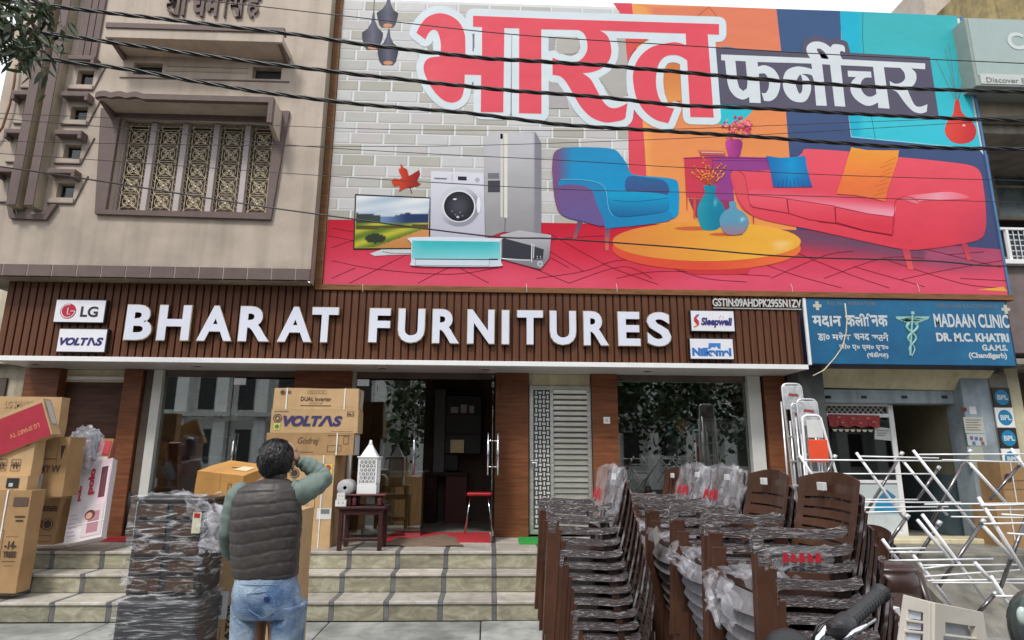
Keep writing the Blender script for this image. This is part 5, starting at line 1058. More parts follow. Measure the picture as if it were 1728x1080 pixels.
for lb, pts, r in (('thin black wire high over the top edge of the headline', [(378, 4), (600, 29), (864, 58), (1140, 76), (1424, 93), (1728, 107)], .006),
                   ('thin wire level across the grilled window then rising right to the dark panel', [(0, 191), (300, 204), (600, 217), (864, 220), (1100, 219), (1424, 207), (1640, 199)], .0035),
                   ('thin wire crossing the grilled window middle and rising towards the reed vase', [(0, 238), (267, 243.5), (600, 247), (818, 245), (1140, 234), (1378, 222), (1660, 205)], .0035),
                   ('thin wire over the hood band running down past the fridge top and the sofa back', [(0, 200), (267, 222), (480, 244), (679, 257), (940, 270), (1140, 282), (1424, 296), (1728, 305)], .004),
                   ('thin wire through the lower grilled window, washing machine and sofa seat', [(0, 259), (178, 271), (600, 300), (940, 319), (1140, 324), (1400, 332), (1728, 342)], .004),
                   ('lowest single black wire crossing the television, round table and sofa legs', [(0, 281), (178, 307), (400, 342), (540, 362), (818, 398), (940, 403), (1140, 417), (1332, 433), (1563, 440), (1656, 448), (1728, 449)], .0085)):
    cable('wire', lb, pts, 6.5, r)
tr = thing('tree_branch', 'drooping leafy tree branch hanging into the top left corner', 'tree branch', atY(20, 60, 5.2))
bk = mat('bark', (.07, .05, .035), .9, bump=.5); lfm = mat('leaf_green', (.025, .05, .014), .55, var=.45, scale=3, col2=(.075, .11, .04))
Yb = 5.2; rl = random.Random(11)
twigs = [[(-140, -60), (-60, -30), (0, 5), (40, 20), (60, 45), (46, 70), (40, 95)], [(-140, -60), (-60, -10), (-10, 20), (15, 45), (25, 75)], [(-100, -60), (-10, -20), (45, -5), (75, 8), (90, 25)], [(-90, 20), (-30, 30), (0, 60), (12, 88)], [(-60, -30), (-30, 20), (-20, 60)]]
br = MB(); leaves = MB()
def leaf(mb, p, d, L, wd):
    d = d.normalized(); s = d.cross(Vector((rl.uniform(-1, 1), rl.uniform(-1, 1), rl.uniform(-.4, 1)))).normalized() * wd; up = Vector((0, 0, -.15 * L))
    mb.add([p, p + d * L * .35 + s, p + d * L * .75 + s * .7 + up * .5, p + d * L + up, p + d * L * .75 - s * .7 + up * .5, p + d * L * .35 - s], [(0, 1, 5), (1, 2, 4, 5), (2, 3, 4)])
for ti_, tw in enumerate(twigs):
    P = [atY(x, y, Yb + .15 * math.sin(i + ti_)) for i, (x, y) in enumerate(tw)]
    br.tube(P, [.02 - .002 * i for i in range(len(P))], 6)
    for k in range(170 if ti_ in (0, 1, 3) else 110):
        s = rl.random() ** .8 * (len(P) - 1.01); i = int(s); p = P[i].lerp(P[i + 1], s - i) + Vector((rl.gauss(0, .055), rl.gauss(0, .2), rl.gauss(0, .055)))
        leaf(leaves, p, Vector((rl.gauss(0, .7), rl.gauss(0, .7), rl.gauss(-.5, .6))), rl.uniform(.10, .18), rl.uniform(.013, .024))
br.build('branch', bk, tr, smooth=True, world=True); o = leaves.build('leaves', lfm, tr, world=True); o['kind'] = 'stuff'
from mathutils import noise
cb = mat('cardboard', (.35, .215, .105), .85, var=.12, scale=5, bump=.6, bscale=5, spec=.2, dirt=.08); cb2 = mat('cardboard_pale', (.50, .33, .175), .85, var=.1, scale=5, bump=.6, bscale=5, spec=.2, dirt=.06); cb3 = mat('cardboard_orange', (.50, .26, .08), .8, var=.1, scale=5, bump=.5, bscale=5, spec=.2, dirt=.08)
ink = flatmat((60, 44, 36)); strapm = mat('strap_white', (.7, .7, .68), .4); tape = mat('brown_tape', (.42, .28, .14), .3, var=.05)
def hexa(mb, f, back):                          # f: bottom-left, bottom-right, top-right, top-left; back: offset to the far face
    b = [Vector(p) for p in f]; e = [p + Vector(back) for p in b]
    return mb.add(b + e, [(0, 1, 2, 3), (7, 6, 5, 4), (0, 4, 5, 1), (1, 5, 6, 2), (2, 6, 7, 3), (3, 7, 4, 0)])
class Carton:
    """box given by its front face's bottom left corner, right, up and back vectors"""
    def __init__(s, label, O, U, V, W, m=None, name='carton', flaps=False, cat='carton', group=None):
        s.O, s.U, s.V, s.W = Vector(O), Vector(U), Vector(V), Vector(W); c = s.O + s.U / 2 + s.W / 2
        s.t = thing(name, label, cat, tuple(c), group=group); s.n = s.U.cross(s.V).normalized()
        bm = bmesh.new(); bmesh.ops.create_cube(bm, size=1)
        for v in bm.verts: v.co = s.O + s.U * (v.co.x + .5) + s.W * (v.co.y + .5) + s.V * (v.co.z + .5)
        bmesh.ops.recalc_face_normals(bm, faces=bm.faces); bmesh.ops.subdivide_edges(bm, edges=bm.edges[:], cuts=7, use_grid_fill=True)
        for v in bm.verts:
            p = v.co * 4.5; v.co += Vector((noise.noise(p), noise.noise(p + Vector((7, 0, 0))), noise.noise(p + Vector((0, 7, 0))))) * .006
        MB().frombm(bm).build('box', m or cb, s.t, world=True)
        if flaps:                               # seam with tape on the top
            a = s.O + s.V + s.U * .5; s.slab(a - s.U * .03 / s.U.length, a + s.W, s.U.normalized() * .05, s.V.normalized() * .002, tape, 'tape')
    def slab(s, a, b, w, up, m, name):
        a = Vector(a); b = Vector(b); w = Vector(w); up = Vector(up); MB().add([a + up, a + w + up, b + w + up, b + up], [(0, 1, 2, 3)]).build(name, m, s.t, world=True)
    def fp(s, u, v, off=.001): off += .003; return s.O + s.U * u + s.V * v + s.n * off
    def text(s, txt, u0, v0, u1, v1, m=ink, name='lettering', side=0, **k):
        if side == 0: O, U, V = s.O + s.U * u0 + s.V * v0, s.U * (u1 - u0), s.V * (v1 - v0)
        else: O, U, V = s.O + s.U + s.W * u0 + s.V * v0, s.W * (u1 - u0), s.V * (v1 - v0)
        words(txt, O, U, V, off=.0065, **k).build(name, m, s.t, world=True); return s
    def rect(s, u0, v0, u1, v1, m=ink, name='print_mark', side=0, off=.0015):
        off += .0035
        if side == 0: O, U, V, n = s.O, s.U, s.V, s.n
        elif side == 1: O, U, V = s.O + s.U, s.W, s.V; n = U.cross(V).normalized()
        else: O, U, V = s.O + s.V, s.U, s.W; n = U.cross(V).normalized()
        MB().add([O + U * a + V * b + n * off for a, b in ((u0, v0), (u1, v0), (u1, v1), (u0, v1))], [(0, 1, 2, 3)]).build(name, m, s.t, world=True); return s
    def frame(s, u0, v0, u1, v1, w=.004, m=ink, side=0):
        wu = w / s.U.length; wv = w / s.V.length
        for r in ((u0, v0, u1, v0 + wv), (u0, v1 - wv, u1, v1), (u0, v0 + wv, u0 + wu, v1 - wv), (u1 - wu, v0 + wv, u1, v1 - wv)): s.rect(*r, m=m, side=side)
        return s
    def disc(s, u, v, r, m=ink, name='logo_disc', side=0, off=.002, n=20, hole=0):
        off += .0035
        O, U, V = (s.O, s.U, s.V) if side == 0 else (s.O + s.U, s.W, s.V); nn = U.cross(V).normalized(); c = O + U * u + V * v + nn * off; a = U.normalized() * r; b = V.normalized() * r
        mb = MB()
        if hole:
            P = [c + a * math.cos(t) * q + b * math.sin(t) * q for q in (1, hole) for t in [2 * math.pi * k / n for k in range(n)]]; mb.add(P, [(k, (k + 1) % n, n + (k + 1) % n, n + k) for k in range(n)])
        else: mb.add([c + a * math.cos(2 * math.pi * k / n) + b * math.sin(2 * math.pi * k / n) for k in range(n)], [tuple(range(n))])
        mb.build(name, m, s.t, world=True); return s
    def strap(s, u, wd=.014):
        s.rect(u, -.0, u + wd / s.U.length, 1, strapm, 'strap', off=.004); s.rect(u, 0, u + wd / s.U.length, 1, strapm, 'strap', side=2, off=.004); return s
    def lg(s, u, v, r, side=0):
        s.disc(u, v, r, ink, side=side); s.disc(u, v, r * .84, cb2 if True else ink, 'logo_ring', off=.003, hole=.86, side=side); return s
def cpx(label, Y, x0, y0, x1, y1, depth, m=None, **k):
    a, b, c, d = prect(Y, x0, y0, x1, y1); return Carton(label, (a, Y, b), (c - a, 0, 0), (0, 0, d - b), (0, depth, 0), m, **k)
YA = 7.5
a, b, c, d = prect(YA, 449, 768, 561, 912)
c1 = Carton('tall LG appliance carton at the bottom of the stack beside the white lantern', (a, YA, PZ), (c - a, 0, 0), (0, 0, d - PZ), (0, .55, 0), cb2, flaps=True)
c1.lg(.40, .80, .055).text('LG', .60, .86, .68, .91, bold=.03).strap(.82).rect(.84, .72, .97, .90, flatmat((222, 206, 90)), 'energy_label').disc(.905, .86, .035, flatmat((190, 60, 50)), 'energy_dial', off=.0035).rect(.78, .30, 1.0, .42, flatmat((214, 214, 210)), 'shipping_label').rect(.83, .36, .97, .41, flatmat((120, 120, 120)), 'barcode', off=.003)
c1.frame(.62, .42, .74, .52).text('LG', .10, .80, .22, .9, bold=.03).rect(.55, .08, .72, .085).rect(.55, .11, .72, .115)
ztop = d
def stack(label, x0, y0, x1, y1, ztop, depth, m, **k):
    a, b, c, d = prect(YA, x0, y0, x1, y1); return Carton(label, (a, YA, ztop + .001), (c - a, 0, 0), (0, 0, d - b), (0, depth, 0), m, flaps=False, **k), ztop + .001 + d - b
c2, zt2 = stack('darker Godrej air conditioner carton just above the tall LG carton', 448.5, 730.5, 597, 768, ztop, .32, cb)
c2.text('Godrej', .36, .42, .60, .80, bold=-.004, shear=.35).strap(.80).frame(.70, .15, .80, .45).frame(.88, .5, .94, .85).rect(.70, .88, .96, .9).text('AIR CONDITIONER', .34, .1, .55, .16).rect(.1, 0.02, .98, .97, flatmat((200, 204, 206)), 'side_label', side=1).frame(.82, .15, .86, .45)
c3, zt3 = stack('VOLTAS air conditioner carton with big dark blue slanted lettering', 457, 691, 604, 730, zt2, .3, cb2)
bl = flatmat((52, 44, 96))
c3.text('VOLT', .14, .28, .585, .74, bl, bold=.055, shear=.25).text('S', .71, .28, .82, .74, bl, bold=.055, shear=.2).frame(.87, .72, .95, .94).text('No.1', .88, .76, .94, .88, bold=.04).disc(.075, .62, .05, ink, hole=.85).disc(.075, .62, .03, ink, hole=.7).rect(.045, .12, .11, .4, flatmat((206, 206, 90)), 'energy_label').disc(.077, .26, .025, flatmat((60, 130, 70)), 'energy_dial', off=.0035).rect(.03, .90, .2, .92).rect(.7, .06, .95, .07)
m = MB(); m.add([c3.fp(u, v, .0025) for u, v in ((.54, .28), (.63, .74), (.68, .74), (.72, .28), (.68, .28), (.645, .62), (.585, .28))], [(0, 1, 2, 3, 4, 5, 6)]); m.build('lettering', bl, c3.t, world=True)
c4, zt4 = stack('LG dual inverter air conditioner carton, topmost of the stack at the doorway', 462, 655, 605, 691, zt3, .3, cb2)
c4.text('DUAL Inverter', .32, .40, .68, .60, bold=.01).text('AIR CONDITIONER', .42, .27, .58, .33).rect(.32, .17, .68, .2).lg(.10, .80, .03).text('LG', .14, .74, .20, .88, bold=.03).strap(.145).strap(.83).rect(.75, .12, .97, .125).rect(.3, .1, .7, .9, flatmat((190, 188, 180)), 'side_label', side=1)
for k in range(5): c4.frame(.40 + k * .045, .74, .435 + k * .045, .90, .003)
YB = 4.3
a, b, c, d = prect(YB, 364, 866, 484, 1060)
c5 = Carton('tall refrigerator carton standing on the pavement behind the man in the vest', (a, YB, 0), (c - a, 0, 0), (0, 0, d), (0, .55, 0), cb2)
for q in range(1):
    s_ = c5; O = s_.O + s_.U * .10 + s_.V * .42; 
    words('REFRIGERATOR', s_.O + s_.U * .30 + s_.V * .08, s_.V * .46, -s_.U * .09, bold=.04, off=.0025).build('lettering', ink, s_.t, world=True)
c5.rect(.04, .46, .22, .60, flatmat((206, 206, 204)), 'shipping_label').rect(.06, .48, .14, .58, flatmat((90, 90, 96)), 'barcode', off=.003).rect(.04, .12, .12, .22, flatmat((214, 214, 212)), 'shipping_label').rect(.055, .13, .10, .21, flatmat((100, 100, 104)), 'barcode', off=.003).frame(.09, .36, .15, .42).lg(.62, .30, .06).text('LG', .75, .27, .85, .33, bold=.03).rect(.5, .09, .9, .094).rect(.5, .05, .9, .054)
A = atY(333, 794, 4.25); Bq = atY(411, 803.5, 4.2); Cq = atY(371, 775, 4.72)
U_ = Bq - A; W_ = Cq - A; W_ -= U_.normalized() * W_.dot(U_.normalized()) * .6; V_ = W_.cross(U_).normalized() * -.285
if V_.z < 0: V_ = -V_
c6 = Carton('orange brown carton lying turned on top of the tall refrigerator carton', A - V_, U_, V_, W_, cb3)
c6.rect(.52, 0, .525, 1, flatmat((120, 80, 40)), 'seam').rect(.42, .45, .62, .48, ink, 'hand_slot', side=2, off=.002).rect(.58, .30, .85, .62, flatmat((226, 206, 170)), 'tape_patch', side=2, off=.002).rect(.2, .84, .8, .842, flatmat((140, 90, 50)), 'seam').frame(.70, .6, .78, .8, .003)
c7 = cpx('big carton reading 14 TREES standing low at the left edge', 6.62, -70, 827, 40, 1001, .20, cb)
c7.frame(.34, .30, .68, .60).text('-14-', .72, .42, .90, .50, bold=.04).text('TREES', .72, .34, .92, .40, bold=.04).rect(.72, .3, .92, .305).rect(.76, .26, .9, .263).rect(.72, .54, .9, .543).rect(.74, .84, .97, .93, flatmat((90, 70, 56)), 'print_bar').rect(.80, .73, .96, .745).rect(.82, .69, .94, .705)
c7.strap(.62)
c8 = cpx('shallow torn carton with a dark hole lying under the icon carton at left', 6.66, -70, 803, 46, 827, .16, cb2)
c8.rect(.70, .15, .88, .85, M['black_plastic'], 'torn_hole').rect(.74, .25, .80, .5, flatmat((190, 190, 190)), 'torn_packing', off=.003)
c9 = cpx('plain carton with crossed out handling icons at the left edge', 6.75, -60, 736, 56, 803, .16, cb2)
for i, u in enumerate((.50, .70)):
    c9.text('XX' if i == 0 else 'VV', u + .02, .16, u + .12, .36, bold=.02).frame(u, .12, u + .14, .42, .004); c9.rect(u, .26, u + .14, .28)
c9.frame(.72, .76, .92, .84, .004).rect(.74, .79, .9, .81)
c10 = cpx('carton with a black wedge logo right of the icon carton', 6.95, 63, 737, 112, 838, .26, cb)
c10.rect(.62, .55, .64, .95, flatmat((120, 84, 50)), 'seam').text('XY VV', .15, .40, .8, .52, bold=.02).rect(.04, .10, .26, .38, flatmat((206, 206, 204)), 'shipping_label').rect(.02, .62, .6, .63)
MB().add([c10.fp(.72, .85, .002), c10.fp(.78, .6, .002), c10.fp(.88, .85, .002)], [(0, 1, 2)]).build('wedge_logo', ink, c10.t, world=True)
c11 = cpx('upside down LG refrigerator carton on the porch behind the white box', 7.22, 44, 841, 96, 919, .2, cb)
c11.text('GENERATOR'[0:0] or 'REFRIGERATOR', .02, .72, .95, .84, bold=.03, flip=True).text('LG', .30, .36, .55, .52, bold=.03, flip=True).lg(.72, .44, .06).frame(.25, .06, .9, .2, .004)
c12 = cpx('flat tan LG SMART television carton standing behind the tilted red one', 7.15, -70, 669, 100, 738, .14, cb2)
c12.text('LG SMART TV', .44, .72, .80, .90, flatmat((180, 150, 110)), bold=.03)
a = atY(73, 677, 6.72); ang = R(24); ux = Vector((math.cos(ang), 0, math.sin(ang))); vz = Vector((-math.sin(ang), 0, math.cos(ang)))
L_ = .95; H_ = .40; O = a - ux * L_ - vz * H_ + vz * .03
c13 = Carton('tilted television carton with a red face and upside down LG SMART lettering', O, ux * L_, vz * H_, Vector((0, .13, 0)), cb2)
c13.rect(0, .0, .985, .90, mat('carton_red', (.36, .015, .035), .5, var=.1), 'red_face').text('LG SMART TV', .58, .30, .90, .42, flatmat((206, 130, 96)), bold=.03, flip=True, name='lettering').rect(.2, .3, .8, .95, flatmat((196, 190, 184)), 'side_label', side=1)
def leaner(label, q, Yb, Yt, thick, m, name='carton', cat='box'):
    bl_, br_, tr_, tl_ = atY(*q[0], Yb), atY(*q[1], Yb), atY(*q[2], Yt), atY(*q[3], Yt)
    U = br_ - bl_; V = ((tl_ - bl_) + (tr_ - br_)) / 2; V = V - U.normalized() * V.dot(U.normalized()); n = U.cross(V).normalized()
    return Carton(label, bl_, U, V, -n * thick, m, name=name, cat=cat)
pk = leaner('white and pink polo ironing board box leaning against the cartons', [(107, 919), (171, 906), (150, 785), (86, 788)], 7.12, 7.42, .09, mat('glossy_white_card', (.66, .60, .62), .3, var=.05), 'ironing_board_box')
pk.text('polo', .48, .52, .72, .82, flatmat((196, 30, 60)), bold=.04) if False else None
s_ = pk; words('polo', s_.fp(.62, .56, 0), s_.V * .34, -s_.U * .22, bold=.05, off=.003).build('lettering', flatmat((196, 28, 56)), s_.t, world=True); words('polo', s_.fp(.28, .50, 0), s_.V * .2, -s_.U * .12, bold=.05, off=.003).build('lettering', flatmat((196, 28, 56)), s_.t, world=True); words('iron board', s_.fp(.5, .6, 0), s_.V * .24, -s_.U * .06, off=.003).build('lettering', flatmat((150, 60, 90)), s_.t, world=True)
pk.rect(.70, .42, .98, .98, flatmat((226, 196, 206)), 'print_panel').rect(.42, .04, .96, .42, flatmat((206, 190, 192)), 'print_panel')
for (u, v, w_, h_, col) in ((.74, .5, .92, .9, (96, 40, 56)), (.56, .08, .86, .34, (170, 120, 130))): pk.rect(u, v, w_, h_, flatmat(col), 'printed_picture', off=.0025)
pk.disc(.60, .30, .055, flatmat((80, 40, 36)), 'printed_hair', off=.0035).disc(.58, .29, .036, flatmat((206, 150, 130)), 'printed_face', off=.0045)
for i in range(6): pk.rect(.06, .08 + i * .05, .28 - .04 * (i % 2), .085 + i * .05, flatmat((170, 120, 140)), 'print_line', off=.0025)
pk.rect(0, .2, 1, .21, strapm, 'strap', off=.005).rect(0, .9, 1, .908, strapm, 'strap', off=.005)
yb = leaner('yellow and pink printed box standing wrapped behind the polo box', [(150, 822), (172, 822), (183, 741), (158, 739)], 7.6, 7.7, .1, mat('yellow_card', (.5, .36, .08), .4, var=.3, scale=8, col2=(.45, .05, .12)), 'wrapped_box')
yb.rect(.1, .1, .9, .45, flatmat((176, 40, 90)), 'print_panel').rect(.1, .5, .9, .62, flatmat((226, 214, 200)), 'print_panel'); yb.rect(.05, .66, .9, .95, flatmat((190, 60, 70)), 'print_panel')
fm1 = film('cling_film', .10, .55, 5, (1.5, 1.5, 7)); fm2 = film('cling_film_fine', .16, .62, 16, (1, 4, 1)); fm3 = film('loose_film', .22, .5, 9, (1, 1, 1))
bg_ = thing('plastic_wrapped_bundle', 'bundle in crumpled clear plastic on top of the cartons left of the polo box', 'bundle', atY(140, 785, 7.3))
m = MB(); r_ = random.Random(4); c = atY(143, 757, 7.3); bm = bmesh.new(); bmesh.ops.create_icosphere(bm, subdivisions=4, radius=1)
for v in bm.verts:
    k = 1 + .12 * math.sin(v.co.x * 9 + v.co.z * 7) * math.cos(v.co.y * 8) + r_.uniform(-.05, .05); v.co = c + Vector((v.co.x * .19 * k, v.co.y * .12 * k, v.co.z * .25 * k))
m.frombm(bm).build('plastic_bag', film('bag_film', .22, .4, 6, (1, 1, 1), (.55, .57, .63)), bg_, world=True)
a_, b_, c_, d_ = prect(7.3, 124, 742, 152, 792); MB().bbox((a_, 7.28, b_), (c_, 7.36, d_), .02).build('pink_item', mat('pink_item', (.45, .22, .26), .5, var=.4, scale=14, col2=(.6, .55, .55)), bg_, world=True)
a_, b_, c_, d_ = prect(7.3, 138, 728, 160, 775); MB().bbox((a_, 7.3, b_), (c_, 7.4, d_), .04).build('grey_item', mat('grey_item', (.16, .17, .20), .4, var=.4, scale=14), bg_, world=True)
c14 = cpx('brown carton strapped shut at the far right edge by the BPL tiles', 7.9, 1692, 778, 1760, 852, .4, cb); c14.strap(.25).disc(.15, .62, .05, ink); c14.rect(.0, .55, 1, .56, flatmat((110, 74, 40)), 'seam').rect(0, .35, 1, .36, flatmat((110, 74, 40)), 'seam')
c14b = cpx('second brown carton under the strapped one at the far right edge', 7.9, 1686, 853, 1760, 930, .4, cb); c14b.strap(.3)
c15 = cpx('small flat carton lying below the glass clinic door', 7.6, 1421, 861, 1461, 884, .3, cb3); c15.rect(.1, .5, .9, .52)
TY = 7.22
a, b, c, d = prect(TY, 565, 855, 649, 919)
lt_ = thing('dark_table', 'low dark wood table on the porch carrying a smaller table and the white lantern', 'table', ((a + c) / 2, TY + .2, PZ))
dw = M['dark_table_wood']
MB().bbox((a, TY, d - .03), (c, TY + .42, d), .006).build('tabletop', dw, lt_, world=True)
for x_ in (a + .03, c - .075):
    for y_ in (TY + .02, TY + .35): MB().bbox((x_, y_, PZ), (x_ + .045, y_ + .045, d - .03), .004).build('leg', dw, lt_, world=True)
MB().bbox((a + .05, TY + .03, d - .09), (c - .05, TY + .05, d - .032), .003).build('apron', dw, lt_, world=True); MB().bbox((a + .07, TY + .03, PZ + .1), (c - .07, TY + .055, PZ + .13), .003).build('stretcher', dw, lt_, world=True); MB().bbox((a + .07, TY + .365, PZ + .1), (c - .07, TY + .385, PZ + .13), .003).build('stretcher', dw, lt_, world=True)
a2, b2, c2_, d2 = prect(TY + .05, 586, 834, 650, 854); zt_ = d
st2 = thing('small_table', 'tiny red brown stand with turned legs under the lantern', 'stand', ((a2 + c2_) / 2, TY + .2, zt_))
rdw = mat('red_wood', (.10, .022, .020), .4, var=.2)
MB().bbox((a2, TY + .05, d2 - .02), (c2_, TY + .35, d2), .005).build('tabletop', rdw, st2, world=True)
for x_ in (a2 + .07, c2_ - .07):
    for y_ in (TY + .1, TY + .3): MB().lathe([(.018, zt_), (.03, zt_ + .015), (.018, zt_ + .04), (.032, zt_ + .07), (.02, d2 - .02)], (x_, y_, 0), 12).build('leg', rdw, st2, smooth=True, world=True)
zs = d2
la = thing('white_lantern', 'white metal lantern with scalloped cut-out panels and a pointed roof on the dark stand', 'lantern', (0, 0, 0))
a3, b3, c3_, d3 = prect(TY + .08, 603, 770, 636, 833.5); wdt = c3_ - a3; yl = TY + .09; hh = d3 - zs
OFF[la.name] = Vector((0, 0, 0)); lw = mat('lantern_white', (.74, .74, .73), .45, var=.02)
MB().bbox((a3, yl, zs), (c3_, yl + wdt, zs + hh * .24), .004).build('base', lw, la, world=True)
MB().bbox((a3 - .012, yl - .012, d3 - .015), (c3_ + .012, yl + wdt + .012, d3), .003).build('cornice', lw, la, world=True)
cxm, cym = (a3 + c3_) / 2, yl + wdt / 2; apx = atY(628, 751, TY + .2).z
rf_ = MB(); s1, s2 = wdt * .42, .022
rf_.add([(cxm - s1, cym - s1, d3), (cxm + s1, cym - s1, d3), (cxm + s1, cym + s1, d3), (cxm - s1, cym + s1, d3), (cxm - s2, cym - s2, apx), (cxm + s2, cym - s2, apx), (cxm + s2, cym + s2, apx), (cxm - s2, cym + s2, apx)], [(3, 2, 1, 0), (4, 5, 6, 7), (0, 1, 5, 4), (1, 2, 6, 5), (2, 3, 7, 6), (3, 0, 4, 7)])
rf_.build('roof', lw, la, world=True)
MB().lathe([(.024, apx), (.026, apx + .012), (.014, apx + .025), (.02, apx + .04), (.006, apx + .058), (0, apx + .06)], (cxm, cym, 0), 12).build('finial', lw, la, smooth=True, world=True)
def fret(W, H):                                  # fish-scale fretwork panel in the xz plane
    m = MB(); nx, nz = 4, 6; fr = .02
    for r_ in ((0, 0, W, fr), (0, H - fr, W, H), (0, fr, fr, H - fr), (W - fr, fr, W, H - fr)): m.box((r_[0], 0, r_[1]), (r_[2], .006, r_[3]))
    ww = (W - 2 * fr) / nx; hh_ = (H - 2 * fr) / nz
    for j in range(nz + 1):
        for i in range(-1, nx + 1):
            cx_ = fr + (i + (.5 if j % 2 else 1)) * ww; cz_ = fr + j * hh_
            P = []
            for k in range(9):
                t = math.pi * k / 8; x_ = cx_ + ww * .5 * math.cos(t); z_ = cz_ + hh_ * .95 * math.sin(t)
                P.append((min(max(x_, .004), W - .004), .003, min(max(z_, .004), H - .004)))
            m.tube(P, .005, 4, caps=False)
            if fr < cx_ < W - fr: m.tube([(cx_, .003, cz_), (cx_, .003, min(cz_ + hh_, H - .005))], .004, 4, caps=False)
    return m
zf = zs + hh * .24; Hf = d3 - .015 - zf
f0 = fret(wdt, Hf).build('fretwork_panel', lw, la); f0.location = (a3, yl, zf)
for loc, rz in (((c3_, yl, zf), 90), ((c3_, yl + wdt, zf), 180), ((a3, yl + wdt, zf), 270)): inst(f0, la, loc, (0, 0, R(rz)))
MB().box((a3 + .03, yl + .03, zf), (c3_ - .03, yl + wdt - .03, zf + .01)).build('inner_floor', lw, la, world=True)
tb = thing('film_roll', 'grey white roll lying end on left of the lantern', 'roll', atY(583, 832, TY + .15))
p = atY(582, 821, TY + .05); m = MB(); m.lathe([(.02, 0), (.085, 0), (.09, .02), (.09, .22), (.085, .24), (.02, .24), (.02, 0)], (0, 0, 0), 24); m.xf(Matrix.Translation((p.x, p.y, zt_ + .28 - .09 + .01)) @ Matrix.Rotation(R(-90), 4, 'X') @ Matrix.Rotation(0, 4, 'Z')); m.build('roll', mat('roll_grey', (.40, .40, .40), .6, var=.2, scale=20), tb, smooth=True, world=True)
for i, (x0, x1, lb) in enumerate(((566, 584, 'lower small white box with tiny print on the dark table'), (568, 581, 'upper small white box with tiny print on the dark table'))):
    a_, b_, c_, d_ = prect(TY + .02, x0, 843, x1, 852); zz = zt_ + .001 + i * .072
    cc = Carton(lb, (a_, TY + .02, zz), (c_ - a_, 0, 0), (0, 0, .07), (0, .1, 0), M['paper'], name='small_box', cat='box'); cc.text('T  V', .2, .4, .8, .7, flatmat((150, 50, 50)))
sp = thing('roll_support', 'dark little block holding the grey roll on the low table', 'block', (p.x, TY + .2, zt_)); MB().bbox((p.x - .03, TY + .07, zt_ + .001), (p.x + .07, TY + .3, zt_ + .109), .005).build('block', dw, sp, world=True)
def mat_flat(name, label, pts, z, m, cat='mat', bumpy=0, thick=.008):
    P = [atZ(x, y, z) for x, y in pts]; n = 10; mb = MB()
    vs = [];
    for j in range(n + 1):
        for i in range(n * 2 + 1):
            u = i / (2 * n); v = j / n; a_ = P[0].lerp(P[1], u); b_ = P[3].lerp(P[2], u); q = a_.lerp(b_, v); q.z += thick + bumpy * (math.sin(u * 14 + v * 3) * .5 + .5) * (.4 + v) + (random.uniform(-.001, .001)); vs.append(q)
    w_ = 2 * n + 1; mb.add(vs, [(j * w_ + i, j * w_ + i + 1, (j + 1) * w_ + i + 1, (j + 1) * w_ + i) for j in range(n) for i in range(2 * n)])
    k0 = len(mb.v); ring = [i for i in range(w_)] + [j * w_ + w_ - 1 for j in range(1, n + 1)] + [n * w_ + i for i in range(w_ - 2, -1, -1)] + [j * w_ for j in range(n - 1, 0, -1)]
    low = [(vs[i].x, vs[i].y, z + .001) for i in ring]; mb.v += low; L2 = len(ring)
    for k in range(L2): mb.f.append((ring[k], k0 + k, k0 + (k + 1) % L2, ring[(k + 1) % L2])); mb.m.append(0)
    o = mb.build(name, m, None); tag(o, label, cat); return o
mat_flat('red_mat', 'long red door mat in front of the open glass doorway', [(648, 915), (831, 916), (826, 899), (657, 899)], PZ, M['red_mat'])
mat_flat('red_mat', 'small red mat corner by the white jamb left of the wrapped drawer cabinet', [(170, 915), (212, 915), (214, 904), (186, 905)], PZ, M['red_mat'])
mat_flat('green_mat', 'green artificial turf mat in front of the steel door', [(876, 919), (925, 919), (925, 907), (874, 907)], PZ, M['green_mat'])
mb = MB(); Pc = [atZ(x, y, PZ) for x, y in ((652, 922), (783, 923), (768, 908), (752, 903), (725, 908), (690, 912), (660, 911))]; ctr = sum(Pc, Vector()) / len(Pc); vs = [ctr + Vector((0, 0, .045))]; N = 42; Pd = []
for i in range(len(Pc)):
    for k in range(6): Pd.append(Pc[i].lerp(Pc[(i + 1) % len(Pc)], k / 6) + Vector((random.uniform(-.01, .01), random.uniform(-.01, .01), .010)))
for rr in (.45, .75, 1):
    for i, q in enumerate(Pd): v = ctr.lerp(q, rr); v.z = PZ + .014 + (.03 * (1 - rr) + .012 * math.sin(i * 1.1 + rr * 8) * (1 - abs(rr - .7))) + (0 if rr < 1 else -.006); vs.append(v)
fs = [(0, 1 + i, 1 + (i + 1) % N) for i in range(N)] + [(1 + r * N + i, 1 + (r + 1) * N + i, 1 + (r + 1) * N + (i + 1) % N, 1 + r * N + (i + 1) % N) for r in (0, 1) for i in range(N)]
mb.add(vs, fs); o = mb.build('floor_cloth', M['brown_cloth'], None, smooth=True); tag(o, 'crumpled brown cloth lying over the front of the red door mat', 'cloth')
def inner(name, label, cat, Y, x0, y0, x1, y1, depth, m, bev=.005):
    a, b, c, d = prect(Y, x0, y0, x1, y1); t = thing(name, label, cat, ((a + c) / 2, Y, b)); MB().bbox((a, Y, b), (c, Y + depth, d), bev).build('body', m, t, world=True); return t, (a, b, c, d)
t, q = inner('shop_counter', 'light brown wooden counter seen through the glass behind the lantern', 'counter', 8.85, 640, 798, 705, 896, .8, M['counter_wood'])
a, b, c, d = q
MB().bbox((a - .9, 8.8, d), (c + .06, 9.7, d + .03), .004).build('countertop', M['interior_floor'], t, world=True); MB().bbox((a - .8, 8.86, PZ + .05), (a - .02, 9.6, d - .001), .004).build('counter_side', M['counter_wood'], t, world=True)
